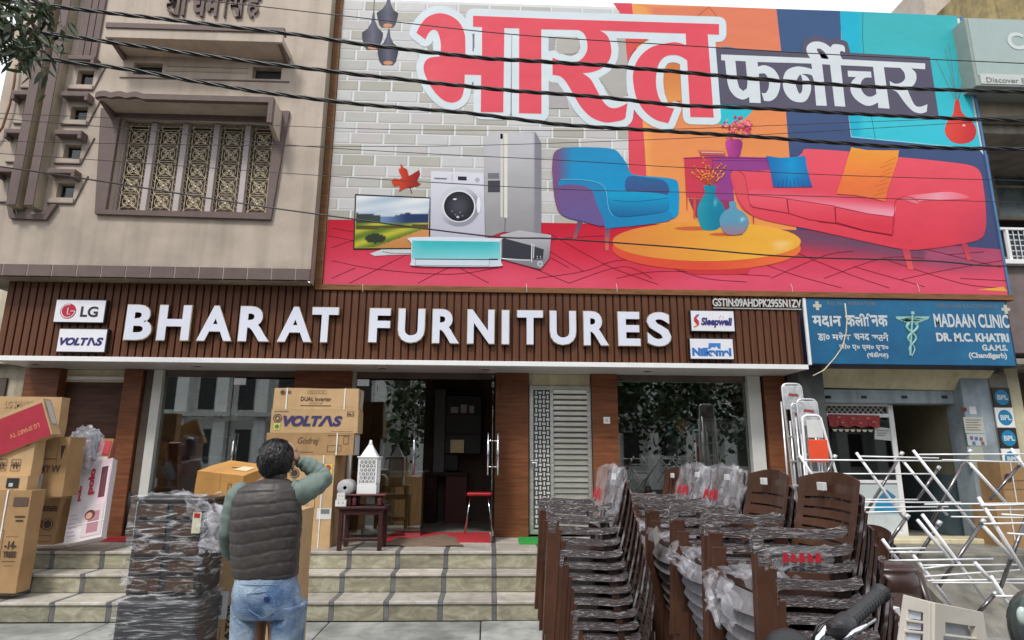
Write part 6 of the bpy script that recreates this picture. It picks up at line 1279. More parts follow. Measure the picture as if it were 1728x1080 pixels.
MB().bbox((c - .16, 8.835, b + .02), (c - .10, 8.849, d - .02), .003).build('edge_moulding', M['counter_wood'], t, world=True); MB().bbox((a + .12, 8.838, b + .1), (a + .38, 8.849, d - .35), .003).build('raised_panel', M['counter_wood'], t, world=True)
t2_, q = inner('office_desk', 'dark desk with a black monitor inside the open doorway', 'desk', 10.2, 705, 797, 790, 803, .6, M['dark_table_wood']); a, b, c, d = q
MB().box((a + .02, 10.25, PZ), (a + .3, 10.7, b)).build('desk_side', M['dark_table_wood'], t2_, world=True); MB().box((c - .35, 10.25, PZ), (c - .02, 10.7, b)).build('desk_side', mat('maroon_wood', (.10, .02, .02), .5), t2_, world=True)
mo, q = inner('monitor', 'black computer monitor standing on the dark desk', 'monitor', 10.35, 730, 766, 773, 794, .05, M['black_plastic'])
MB().box((q[0] + .18, 10.37, d), (q[0] + .25, 10.4, q[1])).build('stand', M['black_plastic'], mo, world=True)
ca, q = inner('display_cabinet', 'tall dark shelf cabinet at the back of the doorway with small packs', 'cabinet', 10.58 - .33, 752, 668, 812, 765, .3, mat('cabinet_dark', (.02, .018, .018), .4)); a, b, c, d = q
for z_ in (b + .30, b + .62, b + .95): MB().box((a + .02, 10.2, z_), (c - .02, 10.249, z_ + .02)).build('shelf', M['dark_table_wood'], ca, world=True)
for i, (u, w_, h_) in enumerate(((.08, .12, .1), (.24, .1, .14), (.38, .08, .12))): MB().box((a + u, 10.205, b + .64), (a + u + w_, 10.245, b + .64 + h_)).build('pack', M['paper'], ca, world=True)
MB().box((a - .18, 10.22, b - .3), (a - .01, 10.26, d + .1)).build('cabinet_side', mat('dim_grey', (.13, .13, .13), .5), ca, world=True)
gp, q = inner('gold_picture', 'small gold framed picture glowing dimly behind the desk', 'picture', 10.15, 760, 742, 783, 764, .02, M['gold_edge'], .002)
sx, sy = atY(808, 890, 8.95).x, 8.95
rs = thing('red_stool', 'red topped stool with thin chrome legs just inside the open doorway', 'stool', (sx, sy, PZ))
zt_s = atY(808, 836, 8.95).z
MB().bbox((sx - .17, sy - .15, zt_s), (sx + .17, sy + .15, zt_s + .045), .015).build('seat', mat('red_plastic', (.45, .015, .02), .35, var=.08), rs, world=True)
for i in (-1, 1):
    for j in (-1, 1): MB().tube([(sx + i * .12, sy + j * .11, zt_s), (sx + i * .19, sy + j * .16, PZ + .002)], .011, 8).build('leg', M['chrome'], rs, smooth=True, world=True)
t, q = inner('wall_television', 'large dark television with a blue picture high behind the left glass', 'television', 10.6, 392, 640, 452, 672, .08, M['black_plastic'])
MB().box((q[0] + .04, 10.59, q[1] + .05), (q[2] - .04, 10.598, q[3] - .04)).build('screen', mat('blue_screen', (.01, .05, .16), .15, var=.5, scale=3), t, world=True)
t, q = inner('purple_box', 'dark purple appliance box on a shelf behind the left glass bay', 'box', 9.6, 318, 664, 343, 703, .3, mat('purple_card', (.06, .015, .11), .5, var=.1))
t, q = inner('pictured_box', 'white carry box with small printed parts behind the left glass bay', 'box', 9.3, 366, 683, 401, 710, .18, M['paper'])
for i, (u, v) in enumerate(((380, 690), (388, 688), (384, 698), (393, 700), (373, 703))): 
    a, b, c, d = prect(9.297, u - 3, v - 3, u + 3, v + 2); MB().box((a, 9.296, b), (c, 9.299, d)).build('printed_part', flatmat(((60, 60, 66), (150, 60, 50), (90, 110, 140))[i % 3]), t, world=True)
t, q = inner('display_shelf', 'pale display shelf unit across the left showroom behind the seated man', 'shelf', 9.9, 300, 770, 470, 776, .4, M['paper'])
for yy in (706, 736): a, b, c, d = prect(9.95, 300, yy, 470, yy + 3); MB().box((a, 9.95, b), (c, 10.3, d)).build('shelf_board', M['interior_wall'], t, world=True)
a, b, c, d = prect(9.95, 300, 778, 470, 850); MB().box((a, 9.95, b), (c, 10.3, d)).build('cabinet_front', mat('dim_white', (.35, .35, .34), .5), t, world=True)
t, q = inner('dark_appliance', 'black refrigerator standing in the left showroom near the door handle', 'refrigerator', 9.7, 385, 705, 432, 850, .6, mat('gloss_black', (.02, .02, .022), .15), .02)
MB().box((q[0] + .03, 9.68, q[1] + .6), (q[0] + .05, 9.695, q[3] - .2)).build('door_handle', M['chrome'], t, world=True)
t, q = inner('display_shelf', 'white shelf with boxed goods behind the right glass bay', 'shelf', 9.4, 1190, 706, 1262, 712, .35, M['paper'])
a, b, c, d = q; MB().box((a + .02, 9.42, PZ), (c - .02, 9.7, b)).build('cabinet_front', mat('dim_white', (.35, .35, .34), .5), t, world=True)
for i, (x0, y0, x1, y1, col, lb) in enumerate(((1200, 668, 1222, 705, (60, 110, 90), 'green box on the right bay shelf'), (1226, 655, 1252, 705, (120, 40, 40), 'dark red box on the right bay shelf'), (1140, 706, 1160, 730, (196, 150, 100), 'small tan box behind the right glass bay'), (1186, 708, 1230, 728, (190, 186, 180), 'long white box lying in the right glass bay'))):
    inner('boxed_goods', lb, 'box', 9.35 - .02 * i, x0, y0, x1, y1, .2, flatmat(col))
for i, (px_, lb) in enumerate(((1137, 'left air cooler with a teal round face behind the right glass'), (1170, 'right air cooler with a teal round face behind the right glass'))):
    t, q = inner('air_cooler', lb, 'air cooler', 9.5, px_ - 13, 718, px_ + 13, 800, .4, mat('cooler_dark', (.03, .03, .04), .3), .02); c = atY(px_, 726, 9.49)
    MB().lathe([(.02, 0), (.1, 0), (.1, .01), (.02, .01)], (0, 0, 0), 20).xf(Matrix.Translation(c) @ Matrix.Rotation(R(90), 4, 'X')).build('fan_grille', mat('teal', (.03, .2, .26), .4), t, world=True); MB().box((q[0] + .04, 9.48, q[1] + .1), (q[2] - .04, 9.495, q[1] + .42)).build('front_panel', mat('cooler_panel', (.12, .10, .12), .4), t, world=True)
op = thing('opposite_building', 'pale columned building across the road, seen only mirrored in the shop glass', 'building', (0, -15, 0))
MB().box((-22, -19, 0), (38, -15.6, 9)).build('wall', mat('pale_render', (.70, .68, .65), .8, var=.1), op, world=True)
for i in range(30): 
    MB().bbox((-21.8 + i * 2, -15.6, 0), (-21.2 + i * 2, -15.0, 8.8), .03).build('column', mat('pale_render2', (.88, .87, .85), .8), op, world=True)
    for j in range(3):
        if i < 29: MB().box((-20.9 + i * 2, -15.62, 1.2 + j * 2.7), (-20.1 + i * 2, -15.58, 2.9 + j * 2.7)).build('window', M['black_plastic'], op, world=True)
for j in range(3): MB().box((-22, -15.1, 3.5 + j * 2.7), (38, -14.6, 3.72 + j * 2.7)).build('ledge', M['jamb_white'], op, world=True)
def tree(x, y, h, rr, lb, seed, n=2600):
    r_ = random.Random(seed); t = thing('tree', lb, 'tree', (x, y, 0)); MB().tube([(x, y, 0), (x + .1, y, h * .3), (x - .1, y + .1, h * .55), (x, y, h * .8)], [.2, .16, .12, .05], 8).build('trunk', bk, t, smooth=True, world=True)
    m = MB(); cl_ = [(x + r_.gauss(0, rr * .5), y + r_.gauss(0, rr * .5), h * .65 + r_.gauss(0, rr * .4)) for _ in range(22)]
    for k in range(n):
        c = r_.choice(cl_); p = Vector(c) + Vector((r_.gauss(0, .45), r_.gauss(0, .45), r_.gauss(0, .4))); a = Vector((r_.uniform(-1, 1), r_.uniform(-1, 1), r_.uniform(-1, 1))).normalized() * .16; b = a.cross(Vector((r_.uniform(-1, 1), r_.uniform(-1, 1), 1))).normalized() * .09
        m.add([p - a, p + b, p + a, p - b], [(0, 1, 2, 3)])
    o = m.build('crown', mat('crown_green', (.03, .06, .015), .6, var=.4), t, world=True); o['kind'] = 'stuff'
tree(4.5, -7, 7, 2.6, 'dense street tree across the road mirrored in the right glass bay', 1); tree(9, -8, 7.5, 2.8, 'wide street tree mirrored at the right end of the shop glass', 2); tree(-1.2, -7.5, 6.5, 1.9, 'street tree mirrored in the glass left of the open doorway', 3); tree(14, -9, 8, 3, 'farthest right street tree behind the viewer', 5)
from mathutils import noise
def wrapmat(name, base, streak, lo=.5, hi=.75, scale=14, stretch=(1, 3, 3), rough=.25):  # film and its whitish highlights put into the base colour as pale streaks
    m = bpy.data.materials.new(name); m.use_nodes = True; t = m.node_tree; L = t.links.new; b = t.nodes['Principled BSDF']; b.inputs['Roughness'].default_value = rough; b.inputs['Coat Weight'].default_value = .6; b.inputs['Coat Roughness'].default_value = .12
    co = t.nodes.new('ShaderNodeTexCoord'); oi = t.nodes.new('ShaderNodeObjectInfo'); mp = t.nodes.new('ShaderNodeMapping'); mp.inputs['Scale'].default_value = stretch; L(co.outputs['Object'], mp.inputs['Vector'])
    cx = t.nodes.new('ShaderNodeCombineXYZ'); mu = t.nodes.new('ShaderNodeMath'); mu.operation = 'MULTIPLY'; mu.inputs[1].default_value = 19; L(oi.outputs['Random'], mu.inputs[0]); L(mu.outputs[0], cx.inputs[0]); L(mu.outputs[0], cx.inputs[1]); L(cx.outputs[0], mp.inputs['Location'])
    n = t.nodes.new('ShaderNodeTexNoise'); n.inputs['Scale'].default_value = scale; n.inputs['Detail'].default_value = 6; n.inputs['Distortion'].default_value = 1.5; L(mp.outputs[0], n.inputs['Vector'])
    r = t.nodes.new('ShaderNodeValToRGB'); e = r.color_ramp.elements; e[0].position = lo; e[0].color = (*base, 1); e[1].position = hi; e[1].color = (*streak, 1); L(n.outputs['Fac'], r.inputs[0]); L(r.outputs[0], b.inputs['Base Color'])
    bp = t.nodes.new('ShaderNodeBump'); bp.inputs['Strength'].default_value = .9; bp.inputs['Distance'].default_value = .012; L(n.outputs['Fac'], bp.inputs['Height']); L(bp.outputs[0], b.inputs['Normal']); MATS[name] = m; return m
br_ = mat('chair_brown', (.034, .016, .012), .28, var=.25, scale=3, bump=.06, stretch=(1, 1, .3)); br2 = mat('chair_brown_light', (.068, .030, .018), .30, var=.35, scale=4, bump=.06)
wra = wrapmat('wrapped_arm', (.075, .056, .055), (.66, .64, .67), .53, .80, 9, (2.2, 3, 14), .16); wrb = wrapmat('wrapped_back', (.040, .022, .018), (.38, .36, .40), .52, .80, 6, (2, 2, 1)); gry = mat('seat_grey', (.20, .19, .20), .5, var=.25, scale=20, bump=.1)
def panel_grid(us, vs, keep, surf, th):
    """one closed sheet with slots: cells of the (us, vs) grid that keep(i, j) allows"""
    m = MB(); ids = {}
    def vid(i, j, s):
        if (i, j, s) not in ids:
            p = Vector(surf(us[i], vs[j])); e = 1e-3; n = (Vector(surf(us[i] + e, vs[j])) - p).cross(Vector(surf(us[i], vs[j] + e)) - p).normalized(); ids[(i, j, s)] = len(m.v); m.v.append(tuple(p + n * (th / 2 if s else -th / 2)))
        return ids[(i, j, s)]
    def f(*a): m.f.append(tuple(a)); m.m.append(0)
    K = lambda i, j: 0 <= i < len(us) - 1 and 0 <= j < len(vs) - 1 and keep(i, j)
    for i in range(len(us) - 1):
        for j in range(len(vs) - 1):
            if not K(i, j): continue
            f(vid(i, j, 1), vid(i + 1, j, 1), vid(i + 1, j + 1, 1), vid(i, j + 1, 1)); f(vid(i, j + 1, 0), vid(i + 1, j + 1, 0), vid(i + 1, j, 0), vid(i, j, 0))
            if not K(i, j - 1): f(vid(i, j, 0), vid(i + 1, j, 0), vid(i + 1, j, 1), vid(i, j, 1))
            if not K(i, j + 1): f(vid(i, j + 1, 1), vid(i + 1, j + 1, 1), vid(i + 1, j + 1, 0), vid(i, j + 1, 0))
            if not K(i - 1, j): f(vid(i, j, 1), vid(i, j + 1, 1), vid(i, j + 1, 0), vid(i, j, 0))
            if not K(i + 1, j): f(vid(i + 1, j, 0), vid(i + 1, j + 1, 0), vid(i + 1, j + 1, 1), vid(i + 1, j, 1))
    return m
def back_surf(u, v):                            # u across (-1..1), v up (0..1); the chair faces -x
    w_ = .215 + .015 * v; bow = .045 * (1 - u * u); top = .030 * (1 - u * u) * (v ** 6)
    return (.44 + .165 * v + .02 * math.sin(v * 3.1) + bow, u * w_, .40 + .455 * v + top)
def back_mesh(kind):
    if kind[0] == 'h':
        n = 8 if kind == 'h8' else 6; us = [-1, -.9, -.82, -.4, 0, .4, .82, .9, 1]; vs = [0, .16]; v = .16
        for k in range(n): vs += [v + .02, v + .72 / n]; v += .72 / n
        vs += [1.0]; slots = set(1 + 2 * k for k in range(n)); return panel_grid(us, vs, lambda i, j: not (j in slots and 2 <= i <= 5), back_surf, .014)
    us = [-1, -.9]; 
    for k in range(6): us += [-.72 + k * .26, -.72 + k * .26 + .07]
    us += [.9, 1]; slots = set(2 + 2 * k for k in range(6))
    return panel_grid(us, [0, .12, .3, .5, .68, .84, .93, 1], lambda i, j: not (i in slots and 1 <= j <= 4), back_surf, .014)
def frustum(m, b0, b1, t0, t1, z0, z1): m.add([(b0[0], b0[1], z0), (b1[0], b0[1], z0), (b1[0], b1[1], z0), (b0[0], b1[1], z0), (t0[0], t0[1], z1), (t1[0], t0[1], z1), (t1[0], t1[1], z1), (t0[0], t1[1], z1)], [(0, 3, 2, 1), (4, 5, 6, 7), (0, 1, 5, 4), (1, 2, 6, 5), (2, 3, 7, 6), (3, 0, 4, 7)]); return m
DS = Matrix.Diagonal((.72, 1, .955, 1))
def make_chair(label, kind, wrapped=True, apron='grey', group=None):
    t = thing('plastic_chair', label, 'chair', (0, 0, 0), 0, group)
    for s in (-1, 1):
        ya, yb_ = sorted((s * .262, s * .222)); yc, yd = sorted((s * .285, s * .255))
        frustum(MB(), (-.045, yc), (.022, yd), (.0, ya), (.09, yb_), 0, .605).xf(DS).build('leg', br2, t, bevel=.004)
        ya, yb_ = sorted((s * .225, s * .195)); yc, yd = sorted((s * .255, s * .225))
        frustum(MB(), (.50, yc), (.55, yd), (.40, ya), (.47, yb_), 0, .60).xf(DS).build('leg', br_, t)
        mb = MB().prism([(.0, .565), (-.002, .616), (.008, .636), (.028, .644), (.14, .640), (.26, .633), (.325, .640), (.345, .648), (.348, .634), (.33, .620), (.25, .612), (.13, .619), (.044, .621), (.030, .61), (.026, .565)], s * .234, s * .264)
        mb.build('armrest', wra, t, bevel=.006)
    seat = panel_grid([-1, -.5, 0, .5, 1], [0, .25, .5, .75, 1], lambda i, j: True, lambda u, v: (.05 + .4 * v, u * .215, .415 - .012 * (1 - u * u) * math.sin(v * 3.1)), .014); seat.xf(DS).build('seat', br_, t)
    panel_grid([-1, -.5, 0, .5, 1], [0, .5, 1], lambda i, j: True, lambda u, v: (.056 - .022 * (1 - u * u) - .042 * (1 - v), u * .218, .345 + .072 * v - .01 * (1 - u * u) * (1 - v)), .008).xf(DS).build('seat_apron', gry if apron == 'grey' else br_, t)
    back_mesh(kind).xf(DS).build('backrest', wrb if wrapped else br2, t)
    return t
def sticker(t, dz=0): MB().bbox((.582, .0, .805), (.603, .055, .84), .002).xf(DS).build('brand_sticker', M['paper'], t)
pr0 = {}
def proto(kind, wrapped, apron):
    k = (kind, wrapped, apron)
    return k
ORD = ['topmost', 'second from the top', 'third from the top', 'fourth from the top', 'fifth from the top', 'sixth from the top', 'seventh from the top', 'eighth from the top', 'ninth from the top', 'tenth from the top', 'eleventh from the top', 'lowest']
stacks = [ # name, X front of top chair, Y centre, n, top z offset, dx per chair, kind, top wrapped, apron, rz
    ('leftmost stack', .335, 3.77, 12, .66, .0125, 'h', True, 'brown', 0),
    ('rear stack before the right glass bay', 1.0, 4.83, 12, .64, .016, 'v', False, 'grey', 0),
    ('second stack counted from the steel door', 1.0, 4.26, 12, .662, .016, 'h', True, 'grey', 0),
    ('third stack counted from the steel door', 1.0, 3.74, 12, .66, .016, 'h', True, 'grey', 0),
    ('fourth stack counted from the steel door', 1.0, 3.22, 12, .655, .017, 'h', False, 'grey', 0),
    ('nearest stack above the handlebar', .985, 2.63, 12, .655, .012, 'h8', False, 'grey', 0),
    ('small stack behind the brown stool', 2.62, 5.05, 5, .20, .017, 'v', False, 'brown', 0)]
protos = {}
for si, (nm, X, Y, n, ztop_, dx, kind, wr, ap, rz) in enumerate(stacks):
    grp = 'plastic chairs in the ' + nm.split(',')[0]
    for k in range(n):                          # k = 0 topmost
        lab = 'brown plastic chair, %s in the %s' % (ORD[k] if k < n - 1 else 'lowest', nm.split(',')[0])
        wrp = wr if k == 0 else True
        key = (kind, wrp, ap); loc = (X + dx * k + random.uniform(-.004, .004), Y + random.uniform(-.006, .006), ztop_ - (ztop_ / (n - 1) * k if n > 1 else 0)); rr = rz + R(random.uniform(-.8, .8))
        if key not in protos: t = make_chair(lab, kind, wrp, ap, grp); t.location = loc; t.rotation_euler = (0, 0, rr); protos[key] = t; kids0 = list(t.children); protos[(key, 'k')] = kids0
        else: t = dup(protos[key], loc, rr, lab, grp, kids=protos[(key, 'k')])
        if k == 0: sticker(t)
        if k == 0: tops = globals().setdefault('TOPS', {}); tops[si] = t
def crumple(name, t, c, size, seed, m, n=4, amp=.12):
    bm = bmesh.new(); bmesh.ops.create_cube(bm, size=2); bmesh.ops.subdivide_edges(bm, edges=bm.edges[:], cuts=9, use_grid_fill=True)
    for v in bm.verts:
        p = v.co.copy(); q = Vector((p.x, p.y, p.z)); l = max(abs(p.x), abs(p.y), abs(p.z)); q = q.lerp(q.normalized() * 1.15, .25)
        k = noise.noise(p * 2.1 + Vector((seed, 0, 0))) * amp * 2 + noise.noise(p * 5 + Vector((0, seed, 0))) * amp
        v.co = Vector((q.x * size[0], q.y * size[1], q.z * size[2])) * (1 + k * .6) + q.normalized() * k * .05
    M_ = Matrix.Translation(c) @ Matrix.Rotation(R(14), 4, 'Y')
    for v in bm.verts: v.co = M_ @ v.co
    return MB().frombm(bm).build(name, m, t, smooth=True)
bagf = film('bag_clear', .13, .42, 5, (1, 1.5, 1), (.80, .80, .86)); redp = flatmat((176, 26, 44))
for si, amp in ((0, .1), (2, .12), (3, .10)):
    t = TOPS[si]; crumple('film_bag', t, (.375, 0, .675), (.045, .235, .175), si * 3.1, bagf, amp=amp)
    mm = MB(); P = [(.455, -.10, .66), (.455, .13, .66), (.475, .13, .74), (.475, -.10, .74)]; rr_ = random.Random(si)
    for q in range(5): y_ = -.1 + q * .05; z_ = .655 + .01 * (q % 2); mm.add([(.312, y_, z_), (.312, y_ + .042, z_ + .004 + .02 * (q % 2)), (.330, y_ + .036, z_ + .06), (.330, y_ + .010, z_ + .07 - .02 * (q % 3))], [(3, 2, 1, 0)])
    o = mm.build('bag_print', redp, t); 
def sheet_film(name, t, P, n, amp, m, seed):
    vs = []; P = [Vector(p) for p in P]
    for j in range(n + 1):
        for i in range(n + 1):
            u = i / n; v = j / n; q = P[0].lerp(P[1], u).lerp(P[3].lerp(P[2], u), v); e = Vector((noise.noise(Vector((u * 5, v * 5, seed))), noise.noise(Vector((u * 5, v * 5, seed + 9))), noise.noise(Vector((u * 6, v * 4, seed + 5))))) * amp; vs.append(q + e)
    mb = MB(); mb.add(vs, [(j * (n + 1) + i, j * (n + 1) + i + 1, (j + 1) * (n + 1) + i + 1, (j + 1) * (n + 1) + i) for j in range(n) for i in range(n)]); return mb.build(name, m, t, smooth=True)
for si, sd_ in ((5, 2), (4, 6)):
    t = TOPS[si]; sheet_film('film_sheet', t, [(-.02, -.10 if si == 5 else -.2, .43), (-.02, .22, .45), (-.04, .22, .30 if si == 5 else .37), (-.045, -.12 if si == 5 else -.2, .24 if si == 5 else .36)], 18, .05, bagf, sd_); sheet_film('film_sheet', t, [(.0, -.23, .44), (.2, -.22, .45), (.2, .2, .45), (.0, .2, .44)], 12, .04, bagf, sd_ + 3)
for si in (2, 3): sheet_film('film_sheet', TOPS[si], [(-.03, -.22, .47), (.18, -.2, .47), (.16, .2, .45), (-.03, .2, .45)], 12, .06, bagf, si)
t = TOPS[5]; sheet_film('film_sheet', t, [(.03, -.27, .50), (.29, -.268, .52), (.28, -.268, .585), (.03, -.275, .585)], 12, .015, bagf, 8)
rr_ = random.Random(4)
for q in range(5): x0_ = .09 + q * .03; MB().add([(x0_, -.284, .53 + .004 * (q % 2)), (x0_ + .025, -.284, .532), (x0_ + .021, -.284, .562 - .006 * (q % 2)), (x0_ + .004, -.284, .565)], [(0, 1, 2, 3)]).build('bag_print', redp, t)
t = TOPS[3]; MB().add([(-.035, -.12, .44), (-.035, -.02, .40), (-.035, .02, .48), (-.035, -.08, .52)], [(0, 1, 2, 3)]).build('brand_sticker', M['paper'], t)
YC = 4.0; a, b, c, d = prect(YC, 219, 846, 341, 1012)
wc = thing('drawer_cabinet', 'dark plastic drawer cabinet with woven brown fronts, wound in shiny cling film', 'cabinet', ((a + c) / 2, YC + .15, 0))
bk2 = mat('cab_black', (.028, .028, .032), .4, var=.2)
MB().bbox((a, YC, b + .015), (c, YC + .34, d), .02).build('upper_case', bk2, wc, world=True); MB().bbox((a - .02, YC - .03, 0), (c + .02, YC + .37, b), .02).build('lower_case', bk2, wc, world=True)
MB().bbox((a - .015, YC - .015, d - .002), (c + .015, YC + .36, d + .022), .01).build('top_board', bk2, wc, world=True)
wm_ = bpy.data.materials.new('woven_brown'); wm_.use_nodes = True; nt_ = wm_.node_tree; L = nt_.links.new; pb = nt_.nodes['Principled BSDF']; co = nt_.nodes.new('ShaderNodeTexCoord'); ck = nt_.nodes.new('ShaderNodeTexBrick'); ck.inputs['Scale'].default_value = 30; ck.inputs['Color1'].default_value = (.20, .095, .045, 1); ck.inputs['Color2'].default_value = (.12, .05, .025, 1); ck.inputs['Mortar'].default_value = (.02, .012, .01, 1); ck.inputs['Mortar Size'].default_value = .06; ck.inputs['Brick Width'].default_value = .35; ck.inputs['Row Height'].default_value = .22
mpw = nt_.nodes.new('ShaderNodeMapping'); mpw.inputs['Rotation'].default_value = (R(90), 0, 0); L(co.outputs['Object'], mpw.inputs[0]); L(mpw.outputs[0], ck.inputs['Vector']); L(ck.outputs['Color'], pb.inputs['Base Color']); pb.inputs['Roughness'].default_value = .5; bpw = nt_.nodes.new('ShaderNodeBump'); bpw.inputs['Strength'].default_value = .8; bpw.inputs['Distance'].default_value = .01; L(ck.outputs['Fac'], bpw.inputs['Height']); L(bpw.outputs[0], pb.inputs['Normal'])
hh_ = (d - b - .03); rh = hh_ / 5
for r in range(5):
    for k in range(2):
        x0_ = a + .03 + k * ((c - a) / 2 - .008); x1_ = x0_ + (c - a) / 2 - .045; z0_ = b + .03 + r * rh
        o = MB().bbox((x0_, YC - .012, z0_ + .010), (x1_, YC + .003, z0_ + rh - .016), .005).build('drawer_front', wm_, wc, world=True)
        MB().bbox((x0_ - .004, YC - .005, z0_ + rh - .015), (x1_ + .004, YC + .001, z0_ + rh - .006), .002).build('drawer_lip', bk2, o, world=True)
def film_shell(t, x0, x1, y0, y1, z0, z1, m, seed, amp=.012, nx=18, nz=40):
    P = []; per = [(x0, y0), (x1, y0), (x1, y1), (x0, y1)]; ring = []
    for q in range(4):
        for k in range(nx): u = k / nx; ring.append((per[q][0] + (per[(q + 1) % 4][0] - per[q][0]) * u, per[q][1] + (per[(q + 1) % 4][1] - per[q][1]) * u))
    N = len(ring); cx_, cy_ = (x0 + x1) / 2, (y0 + y1) / 2; vs = []
    for j in range(nz + 1):
        z = z0 + (z1 - z0) * j / nz
        for i, (x, y) in enumerate(ring):
            dd = Vector((x - cx_, y - cy_, 0)).normalized(); e = noise.noise(Vector((x * 5, y * 5 + seed, z * 22))) * amp + noise.noise(Vector((x * 14, y * 14, z * 9 + seed))) * amp * .7 + amp; zz = z + noise.noise(Vector((x * 8, y * 8, seed))) * .02
            vs.append((x + dd.x * e, y + dd.y * e, zz))
    fs = [(j * N + i, j * N + (i + 1) % N, (j + 1) * N + (i + 1) % N, (j + 1) * N + i) for j in range(nz) for i in range(N)]
    mb = MB(); mb.add(vs, fs); c0 = len(mb.v)
    top = nz * N; n2 = 8
    for j in range(1, n2 + 1):
        f = 1 - j / n2
        for i, (x, y) in enumerate(ring): mb.v.append((cx_ + (x - cx_) * f, cy_ + (y - cy_) * f, z1 + .012 + noise.noise(Vector((x * f * 9, y * f * 9, seed + 3))) * .03))
    for j in range(n2):
        b0 = top if j == 0 else c0 + (j - 1) * N; b1 = c0 + j * N
        for i in range(N): mb.f.append((b0 + i, b0 + (i + 1) % N, b1 + (i + 1) % N, b1 + i)); mb.m.append(0)
    return mb.build('cling_film', m, t, smooth=True, world=True)
film_shell(wc, a - .008, c + .008, YC - .02, YC + .35, b - .02, d + .024, film('wrap_a', .02, .5, 6, (1.2, 1.2, 6), (.86, .87, .9)), 1.3, .012)
film_shell(wc, a - .03, c + .03, YC - .04, YC + .38, .02, b + .0, film('wrap_b', .035, .5, 7, (.8, .8, 9), (.8, .81, .84)), 4.1, .010)
sheet_film('loose_film', wc, [tuple(Vector((c - .12, YC - .02, d + .05)) - OFF[wc.name]), tuple(Vector((c + .10, YC - .03, d - .05)) - OFF[wc.name]), tuple(Vector((c + .14, YC - .02, d - .30)) - OFF[wc.name]), tuple(Vector((c - .01, YC - .03, d - .26)) - OFF[wc.name])], 18, .10, bagf, 12)
x_ = c - .055; MB().bbox((x_, YC - .05, d - .18), (x_ + .05, YC - .046, d - .06), .001).build('price_tag', mat('tag_cream', (.55, .52, .38), .6), wc, world=True); MB().bbox((x_ + .008, YC - .053, d - .09), (x_ + .042, YC - .0505, d - .065), .001).build('tag_print', redp, wc, world=True)
alu = M['alu']; wf = wrapmat('ladder_film', (.36, .37, .38), (.62, .62, .64), .4, .7, 8, (1, 1, 1), .3)
def ladder(label, px0, px1, ytop, Y, zb, lean=0, orange=False):
    p0, p1 = atY(px0, ytop + 10, Y), atY(px1, ytop + 10, Y); zt = atY((px0 + px1) / 2, ytop, Y).z; x0, x1 = p0.x, p1.x; w_ = x1 - x0; r_ = .055
    t = thing('step_ladder', label, 'ladder', ((x0 + x1) / 2, Y, zb), group='folded step ladders')
    def U(dy, zz, m, rad, spread):
        P = [(x0 - spread * .3, Y + dy - .12 - lean, zb)] + [(x0, Y + dy, zz - r_)] + [(x0 + r_ * (1 - math.cos(q)), Y + dy, zz - r_ + r_ * math.sin(q)) for q in (.5, 1.0, 1.57)] + [(x1 - r_ * (1 - math.cos(q)), Y + dy, zz - r_ + r_ * math.sin(q)) for q in (1.57, 1.0, .5)] + [(x1, Y + dy, zz - r_), (x1 + spread, Y + dy - .12 - lean, zb)]
        return MB().tube(P, rad, 8).build('rail_frame', m, t, smooth=True, world=True)
    U(0, zt, M['white_alu'] if orange else alu, .014, .0 if not orange else .24); 
    MB().tube([(x0 + .01, Y + .09, zb), (x0 + .01, Y + .07, zt - .2)], .012, 8).build('rear_leg', alu, t, smooth=True, world=True); MB().tube([(x1 + .0, Y + .09, zb), (x1 - .01, Y + .07, zt - .2)], .012, 8).build('rear_leg', alu, t, smooth=True, world=True)
    if not orange:
        MB().bbox((x0 + .006, Y - .018, zt - .30), (x1 - .006, Y - .002, zt - .02), .008).build('top_plate', wf, t, world=True)
        MB().add([(x0 + w_ * .25, Y - .021, zt - .14), (x0 + w_ * .8, Y - .021, zt - .15), (x0 + w_ * .75, Y - .021, zt - .12), (x0 + w_ * .3, Y - .021, zt - .11)], [(0, 1, 2, 3)]).build('red_print', flatmat((150, 60, 70)), t, world=True)
    else:
        MB().bbox((x0 + .03, Y - .03, zt - .50), (x1 + .03, Y - .01, zt - .26), .008).build('platform', mat('orange_red', (.72, .075, .025), .45, var=.05), t, world=True)
        MB().bbox((x0 + .04, Y - .012, zt - .24), (x1 - .0, Y - .004, zt - .05), .002).build('label_sheet', M['paper'], t, world=True)
    k = 0; z = zt - .62
    while z > zb + .15:
        g = (zt - z) / (zt - zb); MB().bbox((x0 - .01, Y - .10 * g - .03 - lean * g, z), (x1 + (.24 * g if orange else 0), Y - .10 * g + .02 - lean * g, z + .022), .004).build('step', alu, t, world=True); z -= .27
    return t
ladder('tallest aluminium step ladder with a film covered top plate against the wood pillar', 1320, 1352, 648, 7.12, .5)
ladder('narrow middle step ladder squeezed between the tall one and the next', 1335, 1348, 680, 7.0, .5)
ladder('second widest step ladder with a printed film covered top plate', 1345, 1378, 674, 6.9, .5)
ladder('white framed step ladder with an orange platform in front of the others', 1354, 1386, 701, 6.72, .32, 0, True)
rodw = mat('rack_white', (.84, .85, .86), .3, .15, var=.04); rodd = mat('rack_steel', (.20, .19, .19), .25, .85, var=.2)
